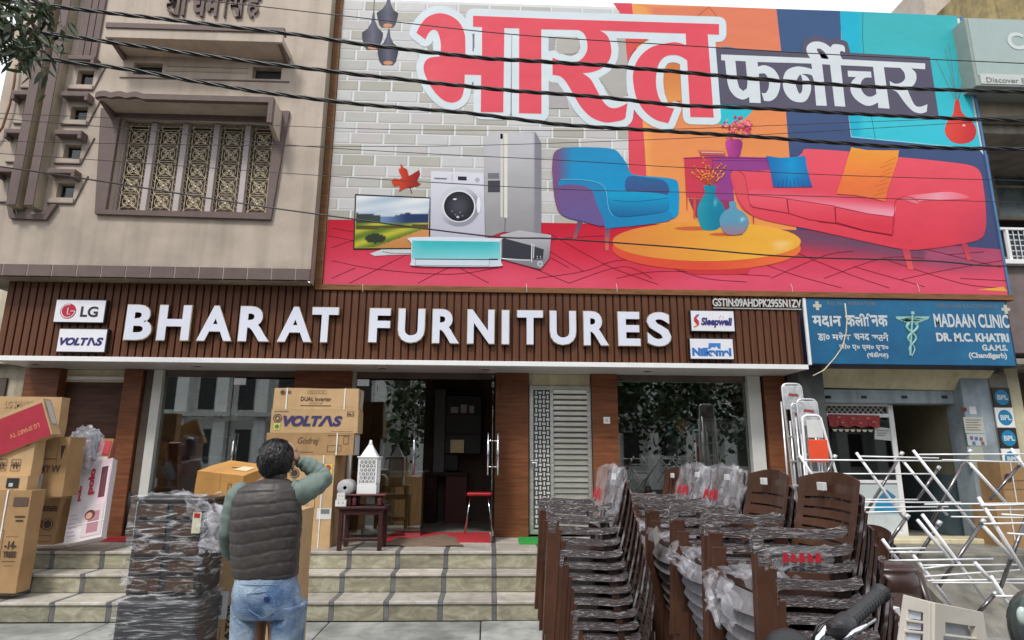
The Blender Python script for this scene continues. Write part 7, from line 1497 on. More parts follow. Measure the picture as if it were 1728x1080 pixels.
def rack(label, Y, diag, dark, hor, rad=.0092):
    p = atY(diag[0][0], diag[0][1], Y); t = thing('drying_rack', label, 'drying rack', (p.x, Y, 0))
    for nm, lst, m, r_, dy0, dy1 in (('white_leg', diag, rodw, rad * 1.25, 0, 0), ('steel_leg', dark, rodd, rad * 1.3, .03, .03), ('rail', hor, rodw, rad * .62, -.015, -.015)):
        for (x0, y0, x1, y1) in lst:
            A, B_ = atY(x0, y0, Y + dy0), atY(x1, y1, Y + dy1); MB().tube([A, B_], r_, 8).build(nm, m, t, smooth=True, world=True)
            if nm == 'steel_leg': MB().tube([A - (B_ - A).normalized() * .012, A + (B_ - A).normalized() * .02], r_ * 1.35, 8).build('end_cap', M['alu'], t, smooth=True, world=True)
    return t
rack('upper left folding drying rack of white rods before the glass clinic door', 5.0, [(1349, 768, 1392, 835), (1445, 764, 1525.6, 875), (1524, 778, 1598, 869)], [(1409, 770, 1384, 822), (1521.7, 765, 1459, 869), (1584, 789, 1548, 843)],
     [(1357, 776, 1640, 778), (1453, 770, 1584, 773), (1406, 799.6, 1570, 799.6), (1409, 843, 1548, 843), (1411, 847, 1621, 848), (1422, 857, 1600, 855), (1448, 865, 1604, 861)])
rack('upper right folding drying rack of white rods before the dark clinic doorway', 4.7, [(1541, 760, 1649, 896), (1633, 778, 1704, 856), (1706, 757, 1760, 830)], [(1637, 761, 1571, 882), (1722, 783, 1671, 843)],
     [(1551, 767, 1765, 766), (1590, 776, 1723, 780), (1560, 851, 1740, 849), (1571, 862, 1730, 860), (1605, 872, 1760, 874)])
rack('lower left folding drying rack leaning behind the brown stool', 4.1, [(1489, 910, 1517, 948), (1548, 877, 1608, 950), (1556, 868, 1668, 1018), (1536, 930, 1604, 1020)], [(1531, 871, 1497, 920), (1585, 882, 1549, 940), (1659, 879, 1584, 990)],
     [(1500, 926, 1562, 925), (1502, 932, 1590, 932), (1500, 946, 1676, 943), (1558, 954, 1716, 953), (1560, 959, 1608, 953), (1560, 973, 1730, 961), (1565, 980, 1750, 977), (1572, 983, 1750, 984)])
rack('lower right folding drying rack cut by the right edge', 3.9, [(1651, 839, 1740, 985), (1660, 888, 1708, 942), (1645, 949, 1672, 980), (1672, 972, 1716, 1042)], [(1736, 862, 1688, 992), (1680, 1001, 1650, 1035), (1735, 1000, 1705, 1040)],
     [(1655, 853, 1770, 850), (1660, 884, 1770, 882), (1680, 1006, 1760, 1006), (1700, 900, 1770, 905), (1690, 868, 1760, 872)])
def cxy(x, y, z): return atZ(x, y, z)
sz = .90; c0 = atY(1520, 958, 3.55); 
zt0 = c0.z
for k in range(6):
    nm = 'round_stool'; dark = k == 0
    lb = 'glossy brown round plastic stool on top of the stack of red ones' if dark else 'red plastic stool, %s under the brown one' % ['', 'first', 'second', 'third', 'fourth', 'fifth'][k]
    z = zt0 - (.20 + .045 * (k - 1) if k else 0); x_ = c0.x - (.10 if k else 0) - .0 * k; rr = .165 if dark else .12
    t = thing(nm, lb, 'stool', (x_, 3.7, z - .45), group='stacked round stools')
    m = MB(); 
    if dark: m.lathe([(0, z), (rr * .9, z), (rr, z - .008), (rr * 1.02, z - .02), (rr * 1.0, z - .035), (rr * 1.05, z - .042), (rr * 1.16, z - .19), (rr * 1.12, z - .19), (rr * .98, z - .04), (0, z - .03)], (x_, 3.7, 0), 36)
    else: m.lathe([(0, z + .035), (rr * .95, z + .035), (rr, z + .02), (rr * 1.06, z - .03), (rr * 1.03, z - .03), (rr * .95, z + .02), (0, z + .02)], (x_, 3.7, 0), 30)
    m.build('seat', br_ if dark else mat('red_stool', (.55, .012, .02), .3, var=.08), t, smooth=True, world=True)
    for q in range(4):
        a_ = R(45 + 90 * q); dx_, dy_ = math.cos(a_), math.sin(a_)
        zb_ = max(z - .45, .0) ; MB().tube([(x_ + dx_ * rr * .95, 3.7 + dy_ * rr * .95, z - .03), (x_ + dx_ * rr * 1.5, 3.7 + dy_ * rr * 1.5, zb_)], [.03, .02], 8).build('leg', br_ if dark else MATS['red_stool'], t, smooth=True, world=True)
    if dark:
        for j in range(3): MB().lathe([(rr * 1.10, z - .20 - .012 * j), (rr * 1.18, z - .205 - .012 * j), (rr * 1.10, z - .21 - .012 * j)], (x_, 3.7, 0), 36).build('rib_ring', br2, t, smooth=True, world=True)
bg = mat('beige_plastic', (.56, .515, .45), .45, var=.04); glz = mat('pale_film', (.50, .54, .60), .3, var=.1, scale=10)
bc = thing('beige_chair', 'beige plastic chair back with pale blue film in its window slots, near the right corner', 'chair', (1.35, 2.0, 0))
YQ = 2.0
def quadpx(P, Ys): return [atY(x, y, Yy) for (x, y), Yy in zip(P, Ys)]
def windowed(P4, th, wins, name):
    """thick panel over the quad P4 (bl, br, tr, tl) with rectangular windows in (u, v)"""
    us = sorted(set([0, 1] + [w[0] for w in wins] + [w[2] for w in wins])); vs = sorted(set([0, 1] + [w[1] for w in wins] + [w[3] for w in wins]))
    def keep(i, j): cu, cv = (us[i] + us[i + 1]) / 2, (vs[j] + vs[j + 1]) / 2; return not any(w[0] < cu < w[2] and w[1] < cv < w[3] for w in wins)
    f = lambda u, v: P4[0].lerp(P4[1], u).lerp(P4[3].lerp(P4[2], u), v)
    panel_grid(us, vs, keep, f, th).build(name, bg, bc, world=True, bevel=.006)
    for w in wins:
        MB().add([f(w[0], w[1]) + Vector((0, .02, 0)), f(w[2], w[1]) + Vector((0, .02, 0)), f(w[2], w[3]) + Vector((0, .02, 0)), f(w[0], w[3]) + Vector((0, .02, 0))], [(0, 1, 2, 3)]).build('window_film', glz, bc, world=True)
lowz = lambda p, z: Vector((p.x + (.04 if p.x > 1.55 else -.05), p.y, z))
tl, tm, tr_ = atY(1528, 1004, 2.12), atY(1573, 1016, 2.0), atY(1654, 1032, 2.1)
b1, b2, b3 = atY(1516, 1090, 2.12), atY(1572, 1092, 2.0), atY(1665, 1100, 2.1)
windowed([b1, b2, tm, tl], .018, [(.22, .05, .80, .26), (.22, .32, .80, .48), (.24, .54, .78, .72)], 'back_panel'); windowed([b2, b3, tr_, tm], .018, [(.16, .02, .82, .28), (.20, .32, .79, .60)], 'back_panel')
MB().bbox((b1.x, 2.02, .40), (b3.x, 2.55, .44), .02).build('seat', bg, bc, world=True)
for (x_, y_) in ((b1.x + .02, 2.1), (b3.x - .04, 2.1), (b1.x + .02, 2.5), (b3.x - .04, 2.5)): MB().bar((x_, y_, 0), (x_, y_, .42), .04).build('leg', bg, bc, world=True)
MB().bar((b1.x, 2.1, .42), b1, .03).build('upright', bg, bc, world=True); MB().bar((b3.x, 2.1, .42), b3, .03).build('upright', bg, bc, world=True)
for lb, X, Y, dz, rz in (('dark brown chair with white tag, right of the beige chair', 1.86, 2.28, .165, 118),):
    t = make_chair(lb, 'v', False, 'brown'); t.location = (X, Y, dz); t.rotation_euler = (0, 0, R(rz)); 
    MB().bbox((.585, -.04, .80), (.63, .03, .835), .002).xf(DS).build('brand_tag', M['paper'], t)
    base = dup(t, (X + .004, Y + .02, max(dz - .062, 0)), R(rz), 'lower dark chair nested under the one ' + ('right' if X > 1.7 else 'left') + ' of the beige chair', None)
mo = thing('motorcycle', 'motorcycle parked at the bottom edge with its black grip and chrome handlebar showing', 'motorcycle', (1.0, 1.5, 0))
YM = 1.45; rub = mat('rubber', (.022, .022, .025), .55, var=.15, bump=.2, bscale=200); blk = MATS['black_plastic']
g0, g1 = atY(1428, 1052, YM), atY(1487, 1000, YM + .12); d_ = (g1 - g0).normalized()
m = MB(); n = 40; L_ = (g1 - g0).length
m.tube([g0 + d_ * L_ * k / n for k in range(n + 1)], [.0155 + (.0022 if k % 3 else 0) + (.006 if k < 2 else 0) + (.004 if k > n - 3 else 0) for k in range(n + 1)], 16); m.build('grip', rub, mo, smooth=False, world=True)
m = MB(); m.tube([g0 - d_ * .05, g0 - d_ * .035, g0 + d_ * .0, g0 + d_ * .012], [.018, .024, .024, .019], 14); m.build('switch_pod', blk, mo, smooth=True, world=True)
MB().bbox(tuple(g0 - d_ * .045 + Vector((-.02, -.016, -.012))), tuple(g0 - d_ * .045 + Vector((.014, .016, .018))), .008).build('lever_clamp', blk, mo, world=True)
hb = [g0 - d_ * .04, atY(1412, 1058, YM), atY(1396, 1064, YM), atY(1384, 1078, YM), atY(1376, 1110, YM)]; MB().tube([Vector(p) for p in hb], .014, 14).build('handlebar', M['chrome'], mo, smooth=True, world=True)
MB().tube([atY(1405, 1062, YM - .03), atY(1425, 1070, YM - .02), atY(1440, 1062, YM), atY(1436, 1048, YM)], .004, 8).build('cable', blk, mo, smooth=True, world=True); MB().tube([atY(1370, 1085, YM), atY(1380, 1056, YM), atY(1398, 1046, YM), atY(1410, 1052, YM)], .0035, 8).build('cable', blk, mo, smooth=True, world=True)
MB().tube([g0 - d_ * .04 + Vector((.0, -.02, -.015)), atY(1440, 1068, YM - .05), atY(1475, 1045, YM + .02)], [.006, .006, .005], 8).build('brake_lever', M['chrome'], mo, smooth=True, world=True)
cI = atY(1336, 1106, YM); m = MB(); m.lathe([(0, .035), (.03, .034), (.050, .024), (.057, .01), (.060, -.03), (.04, -.06), (0, -.07)], (0, 0, 0), 28); m.xf(Matrix.Translation(cI) @ Matrix.Rotation(R(38), 4, 'X')); m.build('instrument_pod', blk, mo, smooth=True, world=True)
MB().bbox((.62, 1.40, .62), (.80, 2.0, .84), .08).build('fuel_tank', mat('tank_black', (.02, .02, .022), .15, coat=.5), mo, world=True); MB().bbox((.64, 1.95, .68), (.82, 2.5, .78), .05).build('saddle', rub, mo, world=True)
for y_, lbx in ((1.02, 0), (2.35, 1)):
    m = MB(); m.lathe([(.22, -.04), (.27, -.045), (.30, 0), (.27, .045), (.22, .04)], (0, 0, 0), 32); m.xf(Matrix.Translation((.72, y_ + .0, .30)) @ Matrix.Rotation(R(90), 4, 'Y')); w_ = m.build('wheel', rub, mo, smooth=True, world=True); m = MB(); m.lathe([(.215, -.02), (.225, -.02), (.225, .02), (.215, .02)], (0, 0, 0), 32); m.xf(Matrix.Translation((.72, y_, .30)) @ Matrix.Rotation(R(90), 4, 'Y')); m.build('rim', M['chrome'], w_, world=True)
MB().tube([(.72, 1.02, .3), (.72, 1.28, .72), (.72, 1.42, .98)], .022, 10).build('fork', M['chrome'], mo, smooth=True, world=True)
fa = thing('scooter', 'dark scooter front with a glossy curved shell cut by the lower right corner', 'scooter', (1.5, 1.5, 0))
cS = atY(1768, 1078, 1.5); bm = bmesh.new(); bmesh.ops.create_uvsphere(bm, u_segments=28, v_segments=16, radius=1)
for v in bm.verts: v.co = cS + Vector((v.co.x * .075, v.co.y * .07, v.co.z * .105 - .02 * v.co.x))
MB().frombm(bm).build('front_shell', mat('scooter_dark', (.03, .04, .038), .22, coat=.6, var=.4, scale=8), fa, smooth=True, world=True); p_ = atY(1726, 1040, 1.44)
bm = bmesh.new(); bmesh.ops.create_uvsphere(bm, u_segments=18, v_segments=10, radius=1)
for v in bm.verts: v.co = p_ + Vector((v.co.x * .012, v.co.y * .01, v.co.z * .02))
MB().frombm(bm).build('indicator', mat('pale_lens', (.5, .6, .55), .1), fa, smooth=True, world=True)
MB().bbox((cS.x - .05, 1.46, .5), (cS.x + .12, 1.6, cS.z - .05), .03).build('apron', blk, fa, world=True)
for y_ in (1.35, 2.3):
    m = MB(); m.lathe([(.13, -.05), (.19, -.055), (.22, 0), (.19, .055), (.13, .05)], (0, 0, 0), 26); m.xf(Matrix.Translation((cS.x + .04, y_, .22)) @ Matrix.Rotation(R(90), 4, 'Y')); m.build('wheel', rub, fa, smooth=True, world=True)
MB().bbox((cS.x - .06, 1.6, .3), (cS.x + .16, 2.4, .75), .06).build('body_shell', MATS['scooter_dark'], fa, world=True)
skinm = mat('skin', (.27, .145, .09), .5, var=.08, scale=20, bump=.05); hairm = mat('hair_black', (.010, .009, .009), .38, var=.3, scale=30, bump=.9, bscale=90, stretch=(1, 1, .25))
vestm = mat('vest_brown', (.050, .041, .038), .5, var=.12, scale=14, bump=.25, bscale=45); sleevem = mat('sleeve_green', (.15, .195, .17), .85, var=.08, scale=30, bump=.15, bscale=150); 
def denim():
    m = mat('denim', (.085, .15, .27), .85, var=.25, scale=5, bump=.3, bscale=160, col2=(.20, .30, .44)); return m
def skin_body(name, joints, edges, parent, m, sub=2):
    me = bpy.data.meshes.new(name); me.from_pydata([j[0] for j in joints], edges, []); o = bpy.data.objects.new(name, me); link(o); o.parent = parent; me.materials.append(m)
    md = o.modifiers.new('skin', 'SKIN'); sv = me.skin_vertices[0].data
    for i, j in enumerate(joints): r = j[1]; sv[i].radius = r if isinstance(r, tuple) else (r, r); sv[i].use_root = (i == 0)
    s = o.modifiers.new('smooth', 'SUBSURF'); s.levels = sub; s.render_levels = sub; md.use_smooth_shade = True; return o
def loft(rings, n=48, cap=True):                # rings: (centre, rx, ry, exponent) stacked; returns MB
    m = MB()
    for c, rx, ry, fn in rings:
        for k in range(n):
            a = 2 * math.pi * k / n; ca, sa = math.cos(a), math.sin(a); e = .86; x = rx * math.copysign(abs(ca) ** e, ca); y = ry * math.copysign(abs(sa) ** e, sa); f = fn(a, c) if fn else 1
            m.v.append((c[0] + x * f, c[1] + y * f, c[2]))
    N = len(rings); m.f += [(i * n + k, i * n + (k + 1) % n, (i + 1) * n + (k + 1) % n, (i + 1) * n + k) for i in range(N - 1) for k in range(n)]; m.m += [0] * (n * (N - 1))
    if cap: m.f += [tuple(range(n))[::-1], tuple((N - 1) * n + k for k in range(n))]; m.m += [0, 0]
    return m
def lerp_rows(rows, z):                         # rows sorted by z descending: (z, x0, x1, hd)
    for a, b in zip(rows, rows[1:]):
        if a[0] >= z >= b[0]:
            t = (a[0] - z) / (a[0] - b[0]); t = t * t * (3 - 2 * t) * .4 + t * .6; return [a[i] + (b[i] - a[i]) * t for i in range(1, 4)]
    return list((rows[0] if z > rows[0][0] else rows[-1])[1:4])
YP = 3.4
man = thing('person', 'man seen from behind in brown quilted vest and jeans, hand raised to his head', 'person', (-1.19, YP, 0))
W = lambda x, y, dy=0: atY(x, y, YP + dy)
def rel(p): return Vector(p) - OFF[man.name]
pel = W(452, 990); che = W(452, 860); nk = W(464, 806); hd = W(465, 776)
J = [(pel, (.13, .10)), (W(450, 930), (.125, .09)), (che, (.15, .10)), (W(456, 825), (.12, .085)), (nk, (.052, .055)), (W(465, 790, .01), (.065, .075)), (hd, (.078, .095)), (W(465, 757, .0), (.06, .075)),
     (W(412, 838, .0), .042), (W(388, 900, .03), .034), (W(392, 935, .22), .032), (W(400, 940, .30), .028),
     (W(490, 834, .0), .036), (W(540, 807, .14), .032), (W(503, 779, .12), .026), 
     (W(425, 1020), .095), (Vector((W(424, 1060).x - .005, YP, .45)), .065), (Vector((W(424, 1060).x - .02, YP + .02, .09)), .042), (Vector((W(424, 1060).x - .02, YP + .14, .04)), .035),
     (W(480, 1020), .095), (Vector((W(485, 1060).x + .005, YP, .45)), .065), (Vector((W(485, 1060).x + .02, YP + .02, .09)), .042), (Vector((W(485, 1060).x + .03, YP + .14, .04)), .035)]
J = [(tuple(rel(p)), r) for p, r in J]
body = skin_body('body', J, [(0, 1), (1, 2), (2, 3), (3, 4), (4, 5), (5, 6), (6, 7), (3, 8), (8, 9), (9, 10), (10, 11), (3, 12), (12, 13), (13, 14), (0, 15), (15, 16), (16, 17), (17, 18), (0, 19), (19, 20), (20, 21), (21, 22)], man, skinm)
rows = [(W(460, 806).z, W(447, 806).x, W(481, 806).x, .062), (W(460, 811).z, W(438, 811).x, W(489, 811).x, .075), (W(460, 816).z, W(420, 816).x, W(498, 815).x, .092), (W(460, 826).z, W(403, 826).x, W(505, 824).x, .112), (W(460, 845).z, W(395, 845).x, W(506, 845).x, .128), (W(450, 880).z, W(391, 880).x, W(508, 880).x, .135), (W(450, 920).z, W(391, 920).x, W(504, 920).x, .132), (W(450, 955).z, W(394, 955).x, W(502, 955).x, .132), (W(450, 969).z, W(396, 969).x, W(501, 969).x, .128), (W(450, 973).z, W(398, 973).x, W(499, 973).x, .120)]
rings = []; z = rows[0][0]; zb_ = rows[-1][0]; seam = .060
cols = [R(-90 + q) for q in (-46, -14, 20, 52)]
def quilt(a, c):
    z = c[2]; n1 = noise.noise(Vector((math.cos(a) * 1.2, math.sin(a) * 1.2, z * 2))) * .8; ph = (z + n1 * .022 + .012 * math.sin(a * 2)) / seam
    s = abs(math.sin(math.pi * ph)); v = 1 - .025 * (1 - s) ** 5 + .008 * s
    if z > zb_ + .02:
        dmin = min(abs(((a - q + math.pi) % (2 * math.pi)) - math.pi) for q in cols); v -= .016 * math.exp(-(dmin / .035) ** 2) * (1 if int(math.floor(ph)) % 2 == 0 or z > zb_ + .36 else .2)
    wr_ = noise.noise(Vector((a * 3.5, z * 16, 1))) * .014 + noise.noise(Vector((a * 9, z * 34, 4))) * .011
    return v + wr_
while z > zb_:
    x0, x1, hd_ = lerp_rows(rows, z); rings.append((rel(((x0 + x1) / 2, YP, z)), (x1 - x0) / 2, hd_, lambda a, c, zz=z: quilt(a, Vector((0, 0, zz))))); z -= .0055
v_ = loft(rings, 120).build('vest', vestm, man, smooth=True)
m = loft([(rel(W(464, 809)), .056, .060, None), (rel(W(464, 803)), .060, .066, None), (rel(W(464.5, 799)), .058, .064, None), (rel(W(464.5, 799.5)), .048, .054, None), (rel(W(464, 808)), .046, .052, None)], 40, False); m.build('collar', vestm, man, smooth=True)
def sleeve(pts, rad, name, n=30, seed=0):
    P = []; Rr = []; q = [Vector(p) for p in pts]
    for i in range(len(q) - 1):
        p0, p1, p2, p3 = q[max(i - 1, 0)], q[i], q[i + 1], q[min(i + 2, len(q) - 1)]
        for k in range(9):
            t = k / 9; P.append(.5 * (2 * p1 + (p2 - p0) * t + (2 * p0 - 5 * p1 + 4 * p2 - p3) * t * t + (3 * p1 - p0 - 3 * p2 + p3) * t ** 3)); Rr.append(rad[i] + (rad[i + 1] - rad[i]) * t + .0022 * math.sin(i * 5 + k * 1.1 + seed) + .002 * noise.noise(Vector((i * 3 + k, seed, 0))))
    P.append(q[-1]); Rr.append(rad[-1]); mb = MB().tube(P, Rr, n)
    for i, v in enumerate(mb.v):
        v = Vector(v); k = i // n; c = P[min(k, len(P) - 1)]; mb.v[i] = tuple(v + (v - c).normalized() * (noise.noise(v * 17 + Vector((seed, 0, 0))) * .008 + noise.noise(Vector((v.x * 60, v.y * 20, v.z * 60))) * .004))
    return mb.build(name, sleevem, man, smooth=True)
sleeve([rel(W(486, 826, 0)), rel(W(503, 832, .02)), rel(W(524, 822, .08)), rel(W(543, 808, .14)), rel(W(536, 796, .15)), rel(W(519, 785, .13)), rel(W(505, 777, .11))], [.058, .066, .062, .056, .050, .042, .034], 'sleeve')
sleeve([rel(W(417, 828, 0)), rel(W(402, 838, 0)), rel(W(392, 866, .0)), rel(W(385, 902, .02)), rel(W(389, 928, .12)), rel(W(398, 938, .24))], [.054, .060, .052, .046, .042, .034], 'sleeve', seed=2)
def fade(m): return m
jm = bpy.data.materials.new('jeans_denim'); jm.use_nodes = True; t_ = jm.node_tree; L = t_.links.new; pb = t_.nodes['Principled BSDF']; pb.inputs['Roughness'].default_value = .85
co = t_.nodes.new('ShaderNodeTexCoord'); n1 = t_.nodes.new('ShaderNodeTexNoise'); n1.inputs['Scale'].default_value = 5; n1.inputs['Detail'].default_value = 7; L(co.outputs['Object'], n1.inputs['Vector']); r1 = t_.nodes.new('ShaderNodeValToRGB'); e = r1.color_ramp.elements; e[0].position = .40; e[0].color = (.062, .125, .25, 1); e[1].position = .66; e[1].color = (.42, .52, .62, 1); L(n1.outputs['Fac'], r1.inputs[0]); L(r1.outputs[0], pb.inputs['Base Color'])
n2 = t_.nodes.new('ShaderNodeTexNoise'); n2.inputs['Scale'].default_value = 240; L(co.outputs['Object'], n2.inputs['Vector']); n3 = t_.nodes.new('ShaderNodeTexNoise'); n3.inputs['Scale'].default_value = 14; n3.inputs['Distortion'].default_value = 1; L(co.outputs['Object'], n3.inputs['Vector']); ad = t_.nodes.new('ShaderNodeMath'); ad.operation = 'MULTIPLY_ADD'; ad.inputs[1].default_value = 2.5; L(n3.outputs['Fac'], ad.inputs[0]); L(n2.outputs['Fac'], ad.inputs[2]); bp = t_.nodes.new('ShaderNodeBump'); bp.inputs['Strength'].default_value = .7; bp.inputs['Distance'].default_value = .012; L(ad.outputs[0], bp.inputs['Height']); L(bp.outputs[0], pb.inputs['Normal'])
rj = []; rows2 = [(W(450, 960).z, W(404, 960).x, W(495, 960).x, .115), (W(450, 975).z, W(400, 975).x, W(499, 975).x, .125), (W(450, 1000).z, W(395, 1000).x, W(505, 1000).x, .14), (W(450, 1022).z, W(394, 1022).x, W(509, 1022).x, .138), (W(450, 1040).z, W(395, 1040).x, W(511, 1040).x, .12)]
z = rows2[0][0]
while z > rows2[-1][0]:
    x0, x1, h_ = lerp_rows(rows2, z); cleft = 1
    def fn(a, c, zz=z):
        back = max(0, -math.sin(a)); dx_ = math.cos(a); q = (W(450, 1000).z - zz) / .12
        return 1 - .10 * math.exp(-((dx_ - .06) / .14) ** 2) * max(0, min(1, q + .35)) + noise.noise(Vector((a * 4, zz * 22, 7))) * .012
    rj.append((rel(((x0 + x1) / 2, YP, z)), (x1 - x0) / 2, h_, fn)); z -= .01
pj = loft(rj, 80).build('jeans', jm, man, smooth=True)
for sx, xt, xb, xo in ((-1, 421, 421, 0), (1, 486, 489, 0)):
    zt1 = W(450, 1018).z; rr = []
    for i in range(60):
        u = i / 59; z = zt1 * (1 - u) + .06 * u; xx = (W(xt, 1030).x) + (sx * .02) * u; rx = .086 - .026 * min(1, u * 1.8) - .008 * u; ry = .118 - .045 * min(1, u * 1.5) - .006 * u
        rr.append((rel((xx, YP + .01, z)), rx, ry, lambda a, c, z=z, sx=sx: 1 + noise.noise(Vector((a * 3 + sx * 5, z * 14, 3))) * .03 + noise.noise(Vector((a * 6, z * 40, sx))) * .014))
    loft(rr, 40).build('trouser_leg', jm, man, smooth=True)
    sh = MB(); sh.lathe([(0, 0), (.05, 0), (.052, .03), (.045, .07), (.03, .10), (0, .10)], (0, 0, 0), 20, 1, 2.4); sh.xf(Matrix.Translation(rel((W(xt, 1030).x + sx * .02, YP + .06, .0)))); sh.build('shoe', M['black_plastic'], man, smooth=True)
def patch(px4, name, m, dy=-.145, th=.004):
    P = [rel(atY(x, y, YP + dy_)) for (x, y), dy_ in px4]; MB().add(P, [(3, 2, 1, 0)] if False else [(0, 1, 2, 3)]).build(name, m, man)
def surf_y(xx, zz):
    x0, x1, h_ = lerp_rows(rows2, zz); u = (xx - (x0 + x1) / 2) / ((x1 - x0) / 2); u = max(-.97, min(.97, u)); return YP - h_ * (1 - abs(u) ** 2.2) ** .5 * .99
stitch = mat('stitch', (.13, .20, .32), .8); dk2 = mat('denim_dark', (.05, .10, .22), .85, bump=.3, bscale=160)
def pocket(pts):
    P = []
    for x, y in pts: q = W(x, y); P.append((q.x, q.z))
    for i in range(len(P)):
        a_, b_ = P[i], P[(i + 1) % len(P)]; L_ = [rel((a_[0] + (b_[0] - a_[0]) * k / 6, surf_y(a_[0] + (b_[0] - a_[0]) * k / 6, a_[1] + (b_[1] - a_[1]) * k / 6) - .004, a_[1] + (b_[1] - a_[1]) * k / 6)) for k in range(7)]
        MB().tube(L_, .0018, 5).build('pocket_stitch', stitch, man)
pocket([(433, 993), (466, 989), (476, 1000), (478, 1022), (458, 1032), (437, 1018)]); pocket([(398, 988), (409, 990), (408, 1012), (397, 1006)])
q = W(466, 1000); MB().bbox(tuple(rel((q.x - .012, surf_y(q.x, q.z) - .010, q.z - .010))), tuple(rel((q.x + .012, surf_y(q.x, q.z) - .004, q.z + .010))), .002).build('pocket_label', mat('navy_label', (.01, .02, .12), .5), man)
MB().tube([rel((W(x, 979).x, surf_y(W(x, 979).x, W(x, 979 + .0).z) - .003, W(x, 979).z)) for x in range(402, 499, 6)], .0028, 5).build('waist_stitch', stitch, man)
bm = bmesh.new(); bmesh.ops.create_icosphere(bm, subdivisions=6, radius=1); hc = rel(W(465, 775))
for v in bm.verts:
    d = v.co.copy(); low = max(0, -d.z - .55); r = 1 + noise.noise(d * 2.3) * .05 + noise.noise(Vector((d.x * 16, d.y * 16, d.z * 3))) * .04 + noise.noise(Vector((d.x * 40, d.y * 40, d.z * 6))) * .02
    v.co = hc + Vector((d.x * .087 * r * (1 - low * .5), d.y * .108 * r, d.z * (.108 if d.z > 0 else .112) * r))
MB().frombm(bm).build('hair', hairm, man, smooth=True)
rh_ = random.Random(8); tf = MB()
for k in range(900):
    a = rh_.uniform(0, 2 * math.pi); el = rh_.uniform(-.95, 1.4); d = Vector((math.cos(a) * math.cos(el), math.sin(a) * math.cos(el), math.sin(el))); p = hc + Vector((d.x * .085, d.y * .106, d.z * .106)); tdir = (Vector((0, 0, -1)) - d * (-d.z)).normalized() if abs(d.z) < .98 else Vector((1, 0, 0)); tdir = (tdir + Vector((rh_.uniform(-.35, .35), rh_.uniform(-.3, .3), rh_.uniform(-.1, .2)))).normalized(); s = d.cross(tdir).normalized() * .003
    tf.add([p - s, p + s, p + tdir * .014 + d * .002 + s * .7, p + tdir * .028 + d * .000, p + tdir * .014 + d * .002 - s * .7], [(0, 1, 2, 3, 4)])
o = tf.build('hair_tufts', hairm, man); o['kind'] = 'stuff'
for s in (-1, 1):
    m = MB(); m.lathe([(0, -.006), (.014, -.006), (.020, 0), (.014, .006), (0, .006)], (0, 0, 0), 16, 1, 1.5); m.xf(Matrix.Translation(hc + Vector((s * .083, .03, -.03))) @ Matrix.Rotation(R(90), 4, 'Y') @ Matrix.Rotation(R(90), 4, 'Z')); m.build('ear', skinm, man, smooth=True)
wr0 = W(503, 779, .12); kn = W(495, 768, .15)
def hand(root, knuckle, side, up, parent, flen=.075, curl=0):
    """palm and five fingers grown as one skin"""
    f = (knuckle - root).normalized(); s = Vector(side).normalized(); J = [(root, (.024, .020)), (root.lerp(knuckle, .6), (.034, .015))]; E = [(0, 1)]
    for i, (o_, l) in enumerate(((-.030, .85), (-.010, 1.0), (.010, .95), (.030, .75))):
        k0 = knuckle + s * o_; J.append((k0, .0105)); E.append((1, len(J) - 1)); c1 = k0 + (f * .5 + Vector(up) * .5).normalized() * flen * .5 * l; J.append((c1, .0095)); E.append((len(J) - 2, len(J) - 1)); J.append((c1 + (f * .25 + Vector(up) * .75).normalized() * flen * .5 * l, .0075)); E.append((len(J) - 2, len(J) - 1))
    th0 = root.lerp(knuckle, .3) - s * .028; J.append((th0, .013)); E.append((1, len(J) - 1)); J.append((th0 - s * .022 + f * .03, .0105)); E.append((len(J) - 2, len(J) - 1)); J.append((th0 - s * .024 + f * .055, .008)); E.append((len(J) - 2, len(J) - 1))
    return skin_body('hand', J, E, parent, skinm, 2)
hand(rel(wr0), rel(W(494, 766, .13)), (.35, .15, .9), (-.75, .25, .35), man, .085)
hand(rel(W(398, 938, .24)), rel(W(404, 938, .32)), (0, .2, 1), (.5, .6, 0), man)
YS = 8.95; sm = thing('person', 'man in a blue jacket sitting behind the left glass, hand at his face', 'person', (0, 0, 0)); S = lambda x, y, dy=0: atY(x, y, YS + dy)
OFF[sm.name] = Vector((0, 0, 0))
skin2 = mat('skin_dark', (.36, .21, .15), .55, var=.05); jk = mat('blue_jacket', (.38, .54, .76), .75, var=.1, bump=.1)
cx_ = S(268, 800).x; hz_ = S(270, 752).z; seatz = PZ + .47
J = [((cx_, YS + .1, seatz + .1), (.15, .12)), ((cx_, YS + .08, seatz + .33), (.15, .11)), ((cx_ + .02, YS + .05, hz_ - .24), (.13, .09)), ((cx_ + .03, YS + .02, hz_ - .13), .055), ((cx_ + .03, YS, hz_ - .04), (.075, .085)), ((cx_ + .03, YS, hz_ + .06), (.07, .085)),
     ((cx_ - .2, YS + .05, hz_ - .27), .055), ((cx_ - .22, YS - .08, hz_ - .55), .045), ((cx_ - .02, YS - .25, hz_ - .52), .035),
     ((cx_ + .22, YS + .03, hz_ - .27), .055), ((cx_ + .30, YS - .15, hz_ - .48), .045), ((cx_ + .20, YS - .22, hz_ - .18), .032), ((cx_ + .17, YS - .2, hz_ - .09), (.03, .02)),
     ((cx_ - .1, YS - .3, seatz + .06), .085), ((cx_ - .12, YS - .42, seatz), .06), ((cx_ - .12, YS - .40, PZ + .08), .045), ((cx_ + .12, YS - .3, seatz + .06), .085), ((cx_ + .14, YS - .42, seatz), .06), ((cx_ + .14, YS - .40, PZ + .08), .045)]
